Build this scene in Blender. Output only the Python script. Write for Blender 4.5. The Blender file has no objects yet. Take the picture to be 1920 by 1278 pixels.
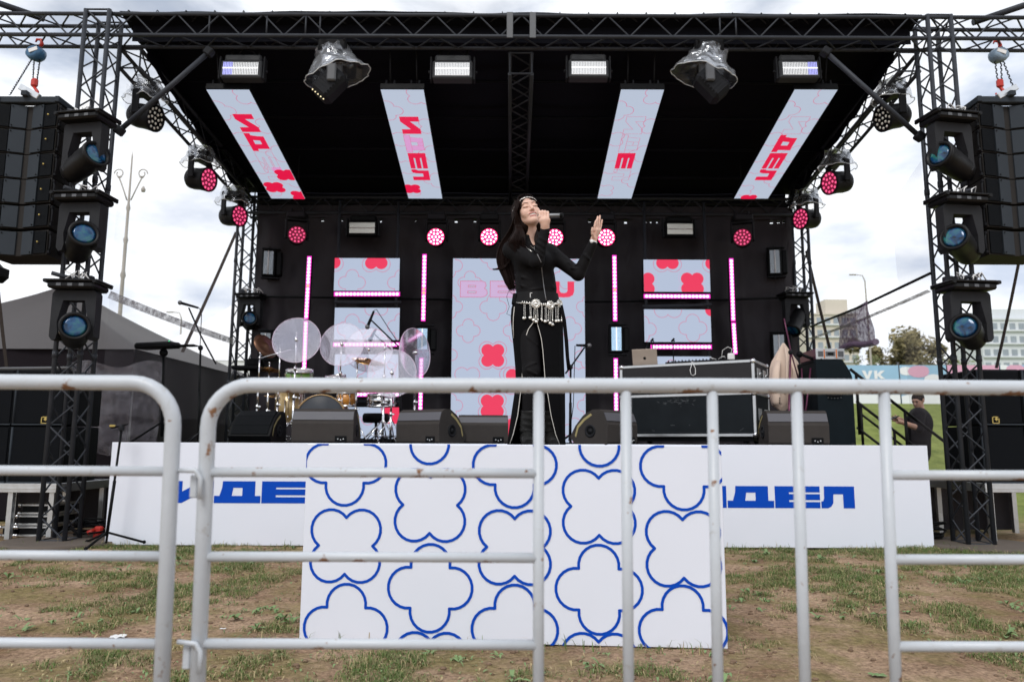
import bpy, bmesh, math, random
import numpy as np
from mathutils import Vector, Matrix, noise

PI = math.pi
R = math.radians
rnd = random.Random(11)
scn = bpy.context.scene
COL = scn.collection

# ------------------------------------------------------------------ camera
F = 1393.0                      # focal length in photo pixels (1920 wide)
EYE = 1.08
TILT = R(7.93)
camM = Matrix.Translation((0, 0, EYE)) @ Matrix.Rotation(PI/2 + TILT, 4, 'X') @ Matrix.Rotation(R(0.24), 4, 'Z')
cd = bpy.data.cameras.new('camera')
cam = bpy.data.objects.new('camera', cd)
COL.objects.link(cam)
cam.matrix_world = camM
cd.sensor_width = 36.0
cd.lens = F/1920*36
cd.clip_end = 3000
cd.clip_start = 0.05
cd.dof.use_dof = True
cd.dof.focus_distance = 5.1
cd.dof.aperture_fstop = 2.5
scn.camera = cam
_c3 = camM.to_3x3()

def ray(px, py):
    return _c3 @ Vector(((px-960)/F, -(py-639)/F, -1))

def P(px, py, Y):
    """world point seen at photo pixel (px,py) at ground distance Y"""
    d = ray(px, py)
    t = Y/d.y
    return Vector((d.x*t, Y, EYE + d.z*t))

def hit(px, py, o, n):
    d = ray(px, py)
    c = Vector((0, 0, EYE))
    t = (Vector(o)-c).dot(n)/d.dot(n)
    return c + d*t

def V(*a):
    return Vector(a)

# ------------------------------------------------------------------ mesh builder
class MB:
    def __init__(s):
        s.v = []; s.f = []; s.m = []; s.s = []

    def add(s, vs, fs, mat=0, smooth=False):
        b = len(s.v)
        s.v.extend([tuple(p) for p in vs])
        for f in fs:
            s.f.append([i+b for i in f]); s.m.append(mat); s.s.append(smooth)

    def box(s, c, d, rot=None, bev=0.0, mat=0):
        hx, hy, hz = d[0]/2, d[1]/2, d[2]/2
        c = Vector(c)
        T = (lambda p: c + (rot @ Vector(p) if rot else Vector(p)))
        if bev <= 0:
            vs = [T((x*hx, y*hy, z*hz)) for x in (-1, 1) for y in (-1, 1) for z in (-1, 1)]
            s.add(vs, [(0, 1, 3, 2), (4, 6, 7, 5), (0, 4, 5, 1), (2, 3, 7, 6), (0, 2, 6, 4), (1, 5, 7, 3)], mat)
            return
        b = min(bev, hx*.9, hy*.9, hz*.9)
        vs = []; ix = {}
        for x in (-1, 1):
            for y in (-1, 1):
                for z in (-1, 1):
                    for k in range(3):
                        ix[x, y, z, k] = len(vs)
                        vs.append(T((x*(hx - (0 if k == 0 else b)), y*(hy - (0 if k == 1 else b)), z*(hz - (0 if k == 2 else b)))))
        fs = []
        cyc = [(-1, -1), (1, -1), (1, 1), (-1, 1)]
        for q in (-1, 1):
            fs.append([ix[q, a, c2, 0] for a, c2 in cyc])
            fs.append([ix[a, q, c2, 1] for a, c2 in cyc])
            fs.append([ix[a, c2, q, 2] for a, c2 in cyc])
        for a in (-1, 1):
            for d2 in (-1, 1):
                fs.append([ix[-1, a, d2, 1], ix[1, a, d2, 1], ix[1, a, d2, 2], ix[-1, a, d2, 2]])
                fs.append([ix[a, -1, d2, 0], ix[a, 1, d2, 0], ix[a, 1, d2, 2], ix[a, -1, d2, 2]])
                fs.append([ix[a, d2, -1, 0], ix[a, d2, 1, 0], ix[a, d2, 1, 1], ix[a, d2, -1, 1]])
        for x in (-1, 1):
            for y in (-1, 1):
                for z in (-1, 1):
                    fs.append([ix[x, y, z, 0], ix[x, y, z, 1], ix[x, y, z, 2]])
        s.add(vs, fs, mat)

    def tube(s, pts, r, n=8, mat=0, cap=True, closed=False, flat=1.0):
        pts = [Vector(p) for p in pts]
        k = len(pts)
        rs = r if isinstance(r, (list, tuple)) else [r]*k
        t0 = (pts[1]-pts[0]).normalized()
        a = Vector((0, 0, 1)) if abs(t0.z) < .9 else Vector((0, 1, 0))
        u = t0.cross(a).normalized()
        vs = []
        for i, p in enumerate(pts):
            if closed:
                t = pts[(i+1) % k]-pts[i-1]
            else:
                t = pts[min(i+1, k-1)]-pts[max(i-1, 0)]
            t = t.normalized() if t.length > 1e-9 else t0
            u = (u - t*u.dot(t))
            u = u.normalized() if u.length > 1e-6 else t.orthogonal().normalized()
            w = t.cross(u)
            for j in range(n):
                an = 2*PI*j/n
                vs.append(p + (u*math.cos(an) + w*math.sin(an)*flat)*rs[i])
        fs = []
        for i in range(k if closed else k-1):
            i2 = (i+1) % k
            for j in range(n):
                j2 = (j+1) % n
                fs.append((i*n+j, i*n+j2, i2*n+j2, i2*n+j))
        s.add(vs, fs, mat, n > 4)
        if cap and not closed:
            b = len(s.v)-len(vs)
            for off in (0, (k-1)*n):
                s.f.append([b+off+j for j in range(n)]); s.m.append(mat); s.s.append(False)

    def lathe(s, prof, M=None, n=20, mat=0, smooth=True, mats=None):
        """prof: list of (r,z); axis local z"""
        M = M or Matrix()
        vs = []; fs = []; ms = []
        for r, z in prof:
            for j in range(n):
                a = 2*PI*j/n
                vs.append(M @ Vector((r*math.cos(a), r*math.sin(a), z)))
        for i in range(len(prof)-1):
            for j in range(n):
                j2 = (j+1) % n
                fs.append((i*n+j, i*n+j2, (i+1)*n+j2, (i+1)*n+j)); ms.append(mats[i] if mats else mat)
        b = len(s.v)
        s.v.extend([tuple(p) for p in vs])
        for f, m_ in zip(fs, ms):
            s.f.append([i+b for i in f]); s.m.append(m_); s.s.append(smooth)
        for row, m_ in ((0, ms[0]), (len(prof)-1, ms[-1])):
            if prof[row][0] > 1e-4:
                s.f.append([b+row*n+j for j in range(n)]); s.m.append(m_); s.s.append(False)

    def prism(s, pts, M, t, mat=0):
        """2-D outline in local xy, extruded along local z from 0 to t"""
        k = len(pts)
        vs = [M @ Vector((x, y, 0)) for x, y in pts] + [M @ Vector((x, y, t)) for x, y in pts]
        fs = [list(range(k))[::-1], list(range(k, 2*k))] + [(i, (i+1) % k, k+(i+1) % k, k+i) for i in range(k)]
        s.add(vs, fs, mat)

    def ball(s, c, r, n=12, m=8, mat=0, rot=None):
        c = Vector(c)
        rr = (r, r, r) if not isinstance(r, (tuple, list)) else r
        vs = []; fs = []
        for i in range(m+1):
            th = PI*i/m
            for j in range(n):
                ph = 2*PI*j/n
                p = Vector((rr[0]*math.sin(th)*math.cos(ph), rr[1]*math.sin(th)*math.sin(ph), rr[2]*math.cos(th)))
                vs.append(c + (rot @ p if rot else p))
        for i in range(m):
            for j in range(n):
                j2 = (j+1) % n
                fs.append((i*n+j, (i+1)*n+j, (i+1)*n+j2, i*n+j2))
        s.add(vs, fs, mat, True)

    def quad(s, a, b, c, d, mat=0):
        s.add([a, b, c, d], [(0, 1, 2, 3)], mat)

    def grid(s, fn, nu, nv, mat=0, smooth=True):
        vs = [fn(i/nu, j/nv) for i in range(nu+1) for j in range(nv+1)]
        fs = [(i*(nv+1)+j, (i+1)*(nv+1)+j, (i+1)*(nv+1)+j+1, i*(nv+1)+j+1) for i in range(nu) for j in range(nv)]
        s.add(vs, fs, mat, smooth)

def mesh_of(name, mb, mats, inv, recalc=True):
    me = bpy.data.meshes.new(name)
    vs = [inv @ Vector(p) for p in mb.v] if inv is not None else mb.v
    me.from_pydata([tuple(p) for p in vs], [], mb.f)
    for m in (mats if isinstance(mats, (list, tuple)) else [mats]):
        me.materials.append(m)
    me.polygons.foreach_set('material_index', mb.m)
    me.polygons.foreach_set('use_smooth', mb.s)
    if recalc:
        bm = bmesh.new(); bm.from_mesh(me)
        bmesh.ops.remove_doubles(bm, verts=bm.verts, dist=1e-5)
        bmesh.ops.recalc_face_normals(bm, faces=bm.faces)
        bm.to_mesh(me); bm.free()
    me.update()
    return me

INV = {}
def tag(o, label=None, cat=None, group=None, kind=None):
    if label: o['label'] = label
    if cat: o['category'] = cat
    if group: o['group'] = group
    if kind: o['kind'] = kind
    return o

def thing(name, label, cat, loc=(0, 0, 0), rz=0, group=None):
    o = bpy.data.objects.new(name, None)
    o.empty_display_size = .1
    o.location = loc; o.rotation_euler = (0, 0, rz)
    COL.objects.link(o)
    tag(o, label, cat, group)
    INV[o.name] = o.matrix_basis.inverted()
    return o

def part(name, mb, mats, parent, label=None, local=False, recalc=True):
    inv = INV[parent.name]
    o = bpy.data.objects.new(name, mesh_of(name, mb, mats, None if local else inv, recalc))
    COL.objects.link(o)
    o.parent = parent
    INV[o.name] = inv
    if label: o['label'] = label
    return o

def solo(name, mb, mats, label=None, cat=None, group=None, kind=None, recalc=True, origin=None):
    if origin is None:
        a = np.array(mb.v)
        lo, hi = a.min(0), a.max(0)
        origin = Vector(((lo[0]+hi[0])/2, (lo[1]+hi[1])/2, lo[2]))
    if kind == 'structure': origin = Vector((0, 0, 0))
    o = bpy.data.objects.new(name, mesh_of(name, mb, mats, Matrix.Translation(-Vector(origin)), recalc))
    o.location = origin
    COL.objects.link(o)
    tag(o, label, cat, group, kind)
    INV[o.name] = Matrix.Translation(-Vector(origin))
    return o

def frame(loc, aim, up=(0, 0, 1)):
    """matrix whose local +z points along aim, local y close to up"""
    z = Vector(aim).normalized()
    x = Vector(up).cross(z)
    if x.length < 1e-4: x = Vector((1, 0, 0))
    x.normalize()
    y = z.cross(x)
    M = Matrix((x, y, z)).transposed().to_4x4()
    M.translation = Vector(loc)
    return M

# ------------------------------------------------------------------ flat artwork (screens, printed panels)
def clip_rect(poly, w, h):
    def cut(ps, inside, inter):
        out = []
        for i in range(len(ps)):
            a, b = ps[i-1], ps[i]
            ia, ib = inside(a), inside(b)
            if ia != ib: out.append(inter(a, b))
            if ib: out.append(b)
        return out
    def ix(val):
        return lambda a, b: (val, a[1]+(b[1]-a[1])*(val-a[0])/(b[0]-a[0]))
    def iy(val):
        return lambda a, b: (a[0]+(b[0]-a[0])*(val-a[1])/(b[1]-a[1]), val)
    for ins, it in ((lambda p: p[0] >= 0, ix(0)), (lambda p: p[0] <= w, ix(w)), (lambda p: p[1] >= 0, iy(0)), (lambda p: p[1] <= h, iy(h))):
        if len(poly) < 3: return []
        poly = cut(poly, ins, it)
    return poly

class Art:
    """2-D drawing on a w x h sheet, laid as thin sheets on the face (o,u,v)"""
    def __init__(s, o, u, v, w, h, off=0.002):
        s.o, s.u, s.v = Vector(o), Vector(u).normalized(), Vector(v).normalized()
        s.n = s.u.cross(s.v).normalized()
        s.w, s.h, s.off = w, h, off
        s.polys = []; s.k = 0
    def fill(s, poly, mat, layer=1):
        s.k += 1
        p = clip_rect(list(poly), s.w, s.h)
        if len(p) >= 3: s.polys.append((p, mat, layer + (s.k % 900)*.001))
    def fan(s, poly, c, mat, layer=1):
        for i in range(len(poly)):
            s.fill([c, poly[i-1], poly[i]], mat, layer)
    def stroke(s, pts, wd, mat, layer=1, closed=True):
        k = len(pts)
        nrm = []
        for i in range(k):
            a = Vector(pts[i-1] if (closed or i > 0) else pts[i]); b = Vector(pts[(i+1) % k] if (closed or i < k-1) else pts[i])
            c = Vector(pts[i])
            d1 = (c-a); d2 = (b-c)
            d1 = d1.normalized() if d1.length > 1e-9 else d2.normalized()
            d2 = d2.normalized() if d2.length > 1e-9 else d1
            n1 = Vector((-d1.y, d1.x)); n2 = Vector((-d2.y, d2.x))
            m = n1+n2
            m = m.normalized() if m.length > 1e-6 else n1
            nrm.append(m / max(.4, m.dot(n1)))
        for i in range(k if closed else k-1):
            j = (i+1) % k
            a, b = Vector(pts[i]), Vector(pts[j])
            s.fill([tuple(a+nrm[i]*wd/2), tuple(b+nrm[j]*wd/2), tuple(b-nrm[j]*wd/2), tuple(a-nrm[i]*wd/2)], mat, layer)
    def put(s, mb):
        for p, m, l in s.polys:
            vs = [s.o + s.u*x + s.v*y + s.n*(s.off*l) for x, y in p]
            mb.add(vs, [list(range(len(vs)))], m)

def flower(cx, cy, Rr, diag=False, n=14):
    out = []
    for q in range(4):
        a0 = q*PI/2 + (PI/4 if diag else 0)
        ox, oy = cx+.531*Rr*math.cos(a0), cy+.531*Rr*math.sin(a0)
        for i in range(n):
            a = a0 - R(98) + R(196)*i/(n-1)
            out.append((ox+.469*Rr*math.cos(a), oy+.469*Rr*math.sin(a)))
    return out

GLYPH = {   # block capitals: (advance, polygons, outline)
 'И': (2.0, [[(0,0),(0,1),(.55,1),(.55,.52),(1.45,1),(2,1),(2,0),(1.45,0),(1.45,.48),(.55,0)]]),
 'Д': (2.16, [[(0,0),(0,.33),(2.16,.33),(2.16,0)], [(.25,.33),(.36,.7),(.38,1),(.88,1),(.88,.7),(.82,.33)], [(.88,.7),(.88,1),(1.31,1),(1.31,.7)], [(1.31,.33),(1.31,1),(1.9,1),(1.9,.33)]]),
 'Е': (2.1, [[(0,0),(0,1),(2.1,1),(2.1,.72),(.66,.72),(.66,.64),(2.1,.64),(2.1,.37),(.66,.37),(.66,.28),(2.1,.28),(2.1,0)]]),
 'Л': (1.56, [[(0,0),(.3,0),(.46,.08),(.56,.24),(.58,.64),(1.03,.64),(1.03,0),(1.56,0),(1.56,1),(.15,1),(.14,.46),(.1,.33),(0,.3)]]),
 'B': (1.62, [[(0,0),(0,1),(1.3,1),(1.5,.92),(1.55,.72),(1.45,.55),(1.6,.42),(1.62,.2),(1.5,.06),(1.3,0)]]),
 'U': (1.3, [[(0,1),(.42,1),(.42,.42),(.5,.3),(.65,.27),(.82,.3),(.9,.42),(.9,1),(1.3,1),(1.3,.38),(1.22,.15),(1.0,.03),(.65,0),(.3,.03),(.08,.15),(0,.38)]]),
 'V': (1.1, [[(0,1),(.35,1),(.55,.4),(.75,1),(1.1,1),(.7,0),(.4,0)]]),
 'K': (1.1, [[(0,0),(0,1),(.32,1),(.32,.62),(.68,1),(1.1,1),(.62,.52),(1.1,0),(.68,0),(.32,.4),(.32,0)]]),
}
GLYPH['E'] = (1.5, [[(x*.714, y) for x, y in GLYPH['Е'][1][0]]])

def text_polys(txt, x, y, hgt, sx=1.0, gap=.1):
    out = []
    for ch in txt:
        adv, polys = GLYPH[ch]
        out.append([[(x+px*hgt*sx, y+py*hgt) for px, py in p] for p in polys])
        x += (adv+gap)*hgt*sx
    return out

# ------------------------------------------------------------------ materials
MATS = {}
def _new(name):
    m = bpy.data.materials.new(name); m.use_nodes = True
    nt = m.node_tree
    return m, nt, nt.nodes['Principled BSDF']

def mat(name, col, rough=.5, metal=0.0, var=.18, scale=9.0, bump=0.0, bscale=120.0, coat=0.0, spec=None, sheen=0.0):
    if name in MATS: return MATS[name]
    m, nt, b = _new(name)
    if spec is None and max(col) < .08: spec = .07
    N = nt.nodes.new; L = nt.links.new
    tc = N('ShaderNodeTexCoord')
    nz = N('ShaderNodeTexNoise'); nz.inputs['Scale'].default_value = scale; nz.inputs['Detail'].default_value = 5
    L(tc.outputs['Object'], nz.inputs['Vector'])
    mx = N('ShaderNodeMix'); mx.data_type = 'RGBA'
    mx.inputs[6].default_value = (*[max(0, c*(1-var)) for c in col], 1)
    mx.inputs[7].default_value = (*[min(1, c*(1+var)) for c in col], 1)
    L(nz.outputs['Fac'], mx.inputs[0]); L(mx.outputs[2], b.inputs['Base Color'])
    mr = N('ShaderNodeMapRange'); mr.inputs[3].default_value = max(.02, rough-.1); mr.inputs[4].default_value = min(1, rough+.1)
    L(nz.outputs['Fac'], mr.inputs[0]); L(mr.outputs[0], b.inputs['Roughness'])
    b.inputs['Metallic'].default_value = metal
    b.inputs['Coat Weight'].default_value = coat
    if sheen: b.inputs['Sheen Weight'].default_value = sheen
    if spec is not None: b.inputs['Specular IOR Level'].default_value = spec
    if bump:
        n2 = N('ShaderNodeTexNoise'); n2.inputs['Scale'].default_value = bscale; n2.inputs['Detail'].default_value = 4
        L(tc.outputs['Object'], n2.inputs['Vector'])
        bp = N('ShaderNodeBump'); bp.inputs['Strength'].default_value = bump; bp.inputs['Distance'].default_value = .01
        L(n2.outputs['Fac'], bp.inputs['Height']); L(bp.outputs[0], b.inputs['Normal'])
    MATS[name] = m
    return m

def glow(name, col, strength=1.0, base=(.02, .02, .02)):
    if name in MATS: return MATS[name]
    m, nt, b = _new(name)
    b.inputs['Base Color'].default_value = (*base, 1)
    b.inputs['Roughness'].default_value = .45
    b.inputs['Emission Color'].default_value = (*col, 1)
    b.inputs['Emission Strength'].default_value = strength
    MATS[name] = m
    return m

def see_through(name, col, alpha, rough=.15, bump=0.0, bscale=30.0, spec=.5, edge=0.0, metal=0.0):
    """thin film: part transparent, part glossy"""
    if name in MATS: return MATS[name]
    m, nt, b = _new(name)
    N = nt.nodes.new; L = nt.links.new
    b.inputs['Base Color'].default_value = (*col, 1)
    b.inputs['Roughness'].default_value = rough
    b.inputs['Specular IOR Level'].default_value = spec; b.inputs['Metallic'].default_value = metal
    tr = N('ShaderNodeBsdfTransparent')
    mx = N('ShaderNodeMixShader')
    tc = N('ShaderNodeTexCoord')
    nz = N('ShaderNodeTexNoise'); nz.inputs['Scale'].default_value = bscale; nz.inputs['Detail'].default_value = 3
    L(tc.outputs['Object'], nz.inputs['Vector'])
    mr = N('ShaderNodeMapRange'); mr.inputs[1].default_value = .3; mr.inputs[2].default_value = .7
    mr.inputs[3].default_value = alpha*.5; mr.inputs[4].default_value = min(1, alpha*1.5)
    L(nz.outputs['Fac'], mr.inputs[0])
    if edge:
        fr = N('ShaderNodeFresnel'); fr.inputs[0].default_value = 1.45
        ad = N('ShaderNodeMath'); ad.operation = 'MULTIPLY_ADD'; ad.use_clamp = True
        L(fr.outputs[0], ad.inputs[0]); ad.inputs[1].default_value = edge; L(mr.outputs[0], ad.inputs[2]); L(ad.outputs[0], mx.inputs[0])
    else: L(mr.outputs[0], mx.inputs[0])
    L(tr.outputs[0], mx.inputs[1]); L(b.outputs[0], mx.inputs[2])
    L(mx.outputs[0], nt.nodes['Material Output'].inputs['Surface'])
    if bump:
        bp = N('ShaderNodeBump'); bp.inputs['Strength'].default_value = bump; bp.inputs['Distance'].default_value = .02
        L(nz.outputs['Fac'], bp.inputs['Height']); L(bp.outputs[0], b.inputs['Normal'])
    MATS[name] = m
    return m

m_truss = mat('truss black', (.040, .044, .053), .45, .1, var=.3, spec=.15)
m_black = mat('black plastic', (.007, .0075, .0085), .45)
m_dark = mat('dark grey plastic', (.019, .020, .023), .5)
m_grey = mat('grey plastic', (.09, .095, .105), .5)
m_grille = mat('speaker grille', (.004, .005, .0065), .6, bump=.4, bscale=260)
m_cabx = mat('textured speaker paint', (.05, .047, .046), .7, bump=.5, bscale=300)
m_alu = mat('aluminium', (.62, .64, .66), .35, .85, var=.15, scale=14)
m_chrome = mat('chrome', (.75, .76, .78), .16, 1.0, var=.08)
m_drape = mat('black drape', (.030, .026, .031), .6, bump=.8, bscale=7, scale=3, spec=.22)
m_canopy = mat('black tarpaulin', (.0075, .008, .0125), .6, bump=.3, bscale=5, scale=2)
m_vinyl = mat('white vinyl', (.74, .77, .86), .45, var=.03, scale=1.5, bump=.12, bscale=3.5)
m_blue = mat('blue print', (.001, .062, .46), .55, var=.06, spec=.12)
m_white = mat('white plastic', (.75, .75, .75), .45)
m_red = mat('red paint', (.5, .03, .02), .45)
m_film = see_through('rain film', (.60, .63, .68), .10, .08, bump=.9, bscale=17, spec=1.0, edge=.55, metal=.6)
m_wood = mat('varnished wood', (.45, .28, .12), .3, coat=.4, scale=4)
# ================================================================== sky and light
w = bpy.data.worlds.new('World'); scn.world = w; w.use_nodes = True
nt = w.node_tree; N = nt.nodes.new; L = nt.links.new
bg = nt.nodes['Background']; bg.inputs['Strength'].default_value = .1
SUN_EL, SUN_AZ = R(48), R(200)          # behind the photographer, to the left
sky = N('ShaderNodeTexSky'); sky.sky_type = 'NISHITA'; sky.sun_disc = False
sky.sun_elevation = SUN_EL; sky.sun_rotation = SUN_AZ
tc = N('ShaderNodeTexCoord')
mp = N('ShaderNodeMapping'); mp.inputs['Scale'].default_value = (1, 1, 2.6); mp.inputs['Location'].default_value = (.35, 0, .2)
L(tc.outputs['Generated'], mp.inputs['Vector'])
n1 = N('ShaderNodeTexNoise'); n1.inputs['Scale'].default_value = 2.6; n1.inputs['Detail'].default_value = 8; n1.inputs['Roughness'].default_value = .55; n1.inputs['Distortion'].default_value = .3
L(mp.outputs[0], n1.inputs['Vector'])
n2 = N('ShaderNodeTexNoise'); n2.inputs['Scale'].default_value = 6.0; n2.inputs['Detail'].default_value = 7
L(mp.outputs[0], n2.inputs['Vector'])
cr = N('ShaderNodeValToRGB')                 # cloud cover: lit tops against grey undersides
cr.color_ramp.elements[0].position = .30; cr.color_ramp.elements[0].color = (.56, .62, .73, 1)
cr.color_ramp.elements[1].position = .66; cr.color_ramp.elements[1].color = (1.0, 1.0, 1.0, 1)
e = cr.color_ramp.elements.new(.48); e.color = (.92, .94, .97, 1)
L(n2.outputs['Fac'], cr.inputs[0])
sc_ = N('ShaderNodeMix'); sc_.data_type = 'RGBA'; sc_.blend_type = 'MULTIPLY'; sc_.inputs[0].default_value = 1
L(cr.outputs[0], sc_.inputs[6]); sc_.inputs[7].default_value = (11.2, 11.3, 11.5, 1)
cov = N('ShaderNodeMapRange'); cov.inputs[1].default_value = .36; cov.inputs[2].default_value = .50; cov.inputs[3].default_value = .42; cov.inputs[4].default_value = 1.0
L(n1.outputs['Fac'], cov.inputs[0])
# towards the right of the view the cloud deck is thinner and glares
mix = N('ShaderNodeMix'); mix.data_type = 'RGBA'
L(cov.outputs[0], mix.inputs[0]); L(sky.outputs[0], mix.inputs[6]); L(sc_.outputs[2], mix.inputs[7])
L(mix.outputs[2], bg.inputs['Color'])

sd = bpy.data.lights.new('sun', 'SUN'); sd.energy = 1.5; sd.angle = R(22); sd.color = (1, .965, .91)
so = bpy.data.objects.new('sun', sd); COL.objects.link(so)
# light travels away from the sun; azimuth measured like the sky's sun_rotation
sv = Vector((math.sin(SUN_AZ)*math.cos(SUN_EL), math.cos(SUN_AZ)*math.cos(SUN_EL), math.sin(SUN_EL)))
so.rotation_euler = sv.to_track_quat('Z', 'Y').to_euler()
scn.view_settings.view_transform = 'Standard'; scn.view_settings.look = 'None'
scn.view_settings.exposure = 0.13; scn.view_settings.gamma = 1.0; scn.view_settings.use_curve_mapping = False

# ================================================================== ground
def sstep(a, b, x):
    t = min(1, max(0, (x-a)/(b-a))); return t*t*(3-2*t)

def gz(x, y):
    z = 0.045*noise.noise(Vector((x*.5, y*.5, 3.1)))*sstep(2, 4, y)*(1-sstep(9, 12, y))
    z += 0.02*noise.noise(Vector((x*2.1, y*2.1, 7.7)))*(1-sstep(9, 12, y))
    z += 0.007*noise.noise(Vector((x*9, y*9, 1.7)))*(1-sstep(9, 12, y))
    z -= .02
    z += 2.5*sstep(13.5, 25, y)
    return z

def axis(segs):
    out = []
    for a, b, st in segs:
        n = max(1, round((b-a)/st)); out += [a+(b-a)*i/n for i in range(n)]
    return out + [segs[-1][1]]
xs = axis([(-1500, -200, 260), (-200, -30, 34), (-30, -8, 2), (-8, 8, .075), (8, 30, 2), (30, 200, 34), (200, 1500, 260)])
ys = axis([(-60, -4, 8), (-4, 2, .6), (2, 9.2, .075), (9.2, 28, .7), (28, 100, 12), (100, 1500, 200)])
mb = MB()
vs = [(x, y, gz(x, y)) for y in ys for x in xs]
nx = len(xs)
mb.add(vs, [(j*nx+i, j*nx+i+1, (j+1)*nx+i+1, (j+1)*nx+i) for j in range(len(ys)-1) for i in range(nx-1)], 0, True)
def soil_mat():
    m, nt, b = _new('trampled soil')
    N = nt.nodes.new; L = nt.links.new
    g = N('ShaderNodeNewGeometry')
    def nz(s, d=6, ro=.6):
        n = N('ShaderNodeTexNoise'); n.inputs['Scale'].default_value = s; n.inputs['Detail'].default_value = d; n.inputs['Roughness'].default_value = ro
        L(g.outputs['Position'], n.inputs['Vector']); return n
    def ramp(src, p0, c0, p1, c1):
        r = N('ShaderNodeValToRGB'); r.color_ramp.elements[0].position = p0; r.color_ramp.elements[0].color = (*c0, 1)
        r.color_ramp.elements[1].position = p1; r.color_ramp.elements[1].color = (*c1, 1); L(src, r.inputs[0]); return r
    def mixc(f, a, bb):
        x = N('ShaderNodeMix'); x.data_type = 'RGBA'; L(f, x.inputs[0]); L(a, x.inputs[6])
        if isinstance(bb, tuple): x.inputs[7].default_value = (*bb, 1)
        else: L(bb, x.inputs[7])
        return x
    a = ramp(nz(1.3).outputs['Fac'], .33, (.26, .16, .095), .64, (.62, .44, .31))
    fine = ramp(nz(38, 8, .7).outputs['Fac'], .36, (.30, .27, .24), .64, (1.2, 1.18, 1.16))
    mul = N('ShaderNodeMix'); mul.data_type = 'RGBA'; mul.blend_type = 'MULTIPLY'; mul.inputs[0].default_value = .8
    L(a.outputs[0], mul.inputs[6]); L(fine.outputs[0], mul.inputs[7])
    # mossy trodden turf stain
    f2 = N('ShaderNodeMapRange'); f2.inputs[1].default_value = .46; f2.inputs[2].default_value = .60; f2.inputs[4].default_value = .8
    L(nz(1.7, 7, .68).outputs['Fac'], f2.inputs[0])
    t = mixc(f2.outputs[0], mul.outputs[2], ramp(nz(25).outputs['Fac'], .32, (.12, .105, .032), .68, (.37, .30, .135)).outputs[0])
    sp = N('ShaderNodeSeparateXYZ'); L(g.outputs['Position'], sp.inputs[0])
    hf = N('ShaderNodeMapRange'); hf.inputs[1].default_value = 9.5; hf.inputs[2].default_value = 12.5; L(sp.outputs[1], hf.inputs[0])
    t2 = mixc(hf.outputs[0], t.outputs[2], ramp(nz(2.2, 8, .7).outputs['Fac'], .3, (.10, .13, .03), .7, (.26, .30, .085)).outputs[0])
    L(t2.outputs[2], b.inputs['Base Color'])
    b.inputs['Roughness'].default_value = .95; b.inputs['Specular IOR Level'].default_value = .15
    bp = N('ShaderNodeBump'); bp.inputs['Strength'].default_value = 1.0; bp.inputs['Distance'].default_value = .035
    L(nz(21, 10, .72).outputs['Fac'], bp.inputs['Height']); L(bp.outputs[0], b.inputs['Normal'])
    return m
solo('ground', mb, soil_mat(), kind='structure', recalc=False)

# ---- grass, straw and weeds
m_g1 = mat('grass green', (.095, .155, .030), .7, var=.45, scale=6)
m_g2 = mat('grass olive', (.165, .18, .062), .75, var=.4, scale=6)
m_g3 = mat('dry straw', (.38, .30, .16), .8, var=.3, scale=6)
m_leaf = mat('weed leaf', (.17, .26, .10), .6, var=.35, scale=14)
mb = MB()
def blade(x, y, h, lean, az, wd, m):
    z = gz(x, y)
    dx, dy = math.cos(az), math.sin(az)
    px, py = -dy*wd/2, dx*wd/2
    a = (x-px, y-py, z-.004); b = (x+px, y+py, z-.004)
    l1 = lean*h*.35; l2 = lean*h
    c = (x+dx*l1+px*.8, y+dy*l1+py*.8, z+h*.6*(1-lean*.25)); d = (x+dx*l1-px*.8, y+dy*l1-py*.8, z+h*.6*(1-lean*.25))
    e = (x+dx*l2, y+dy*l2, z+h*(1-lean*.55))
    mb.add([a, b, c, d, e], [(0, 1, 2, 3), (3, 2, 4)], m, False)
cnt = 0
while cnt < 150000:
    y = 2.9 + 5.6*rnd.random()**.8; x = (rnd.random()*2-1)*(y*.78+.4)
    d = noise.noise(Vector((x*.9, y*1.1, 5.5)))*.55 + noise.noise(Vector((x*2.6, y*2.6, 9.1)))*.55 + noise.noise(Vector((x*6, y*6, 2.1)))*.5
    d += .28*sstep(7.2, 8.2, y) + (.12 if x > 1.3 else 0)
    if d < .02 + rnd.random()*.22: continue
    if -1.25 < x < 1.22 and y > 4.2: continue
    k = rnd.random()
    nb = 1 + int(rnd.random()*(3+6*max(0, min(1, d*1.6))))
    for q in range(nb):
        m = 0 if rnd.random() < .30+.3*sstep(.15, .5, d) else (1 if rnd.random() < .55 else 2)
        h = (.014 + .042*rnd.random()**2)*(1.0 + .9*max(0, d))
        blade(x+rnd.gauss(0, .010), y+rnd.gauss(0, .010), h, .5+1.2*rnd.random(), rnd.random()*2*PI, .0025+.003*rnd.random(), m)
        cnt += 1
for i in range(1500):        # taller wisps at the foot of the panels
    if rnd.random() < .72:
        x = rnd.uniform(-5.2, 5.2); y = 8.05+rnd.random()*.2
        if -1.2 < x < 1.2: continue
        dd = noise.noise(Vector((x*1.7, 0, 4)))
        if dd < -.05 and rnd.random() < .8: continue
    else:
        x = rnd.uniform(-1.25, 1.25); y = 4.25-.07*x+rnd.random()*-.12
        if rnd.random() < .6: continue
    blade(x, y, .04+.09*rnd.random()**2.2, .2+.8*rnd.random(), rnd.random()*2*PI, .003+.003*rnd.random(), 0 if rnd.random() < .7 else 2)
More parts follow.
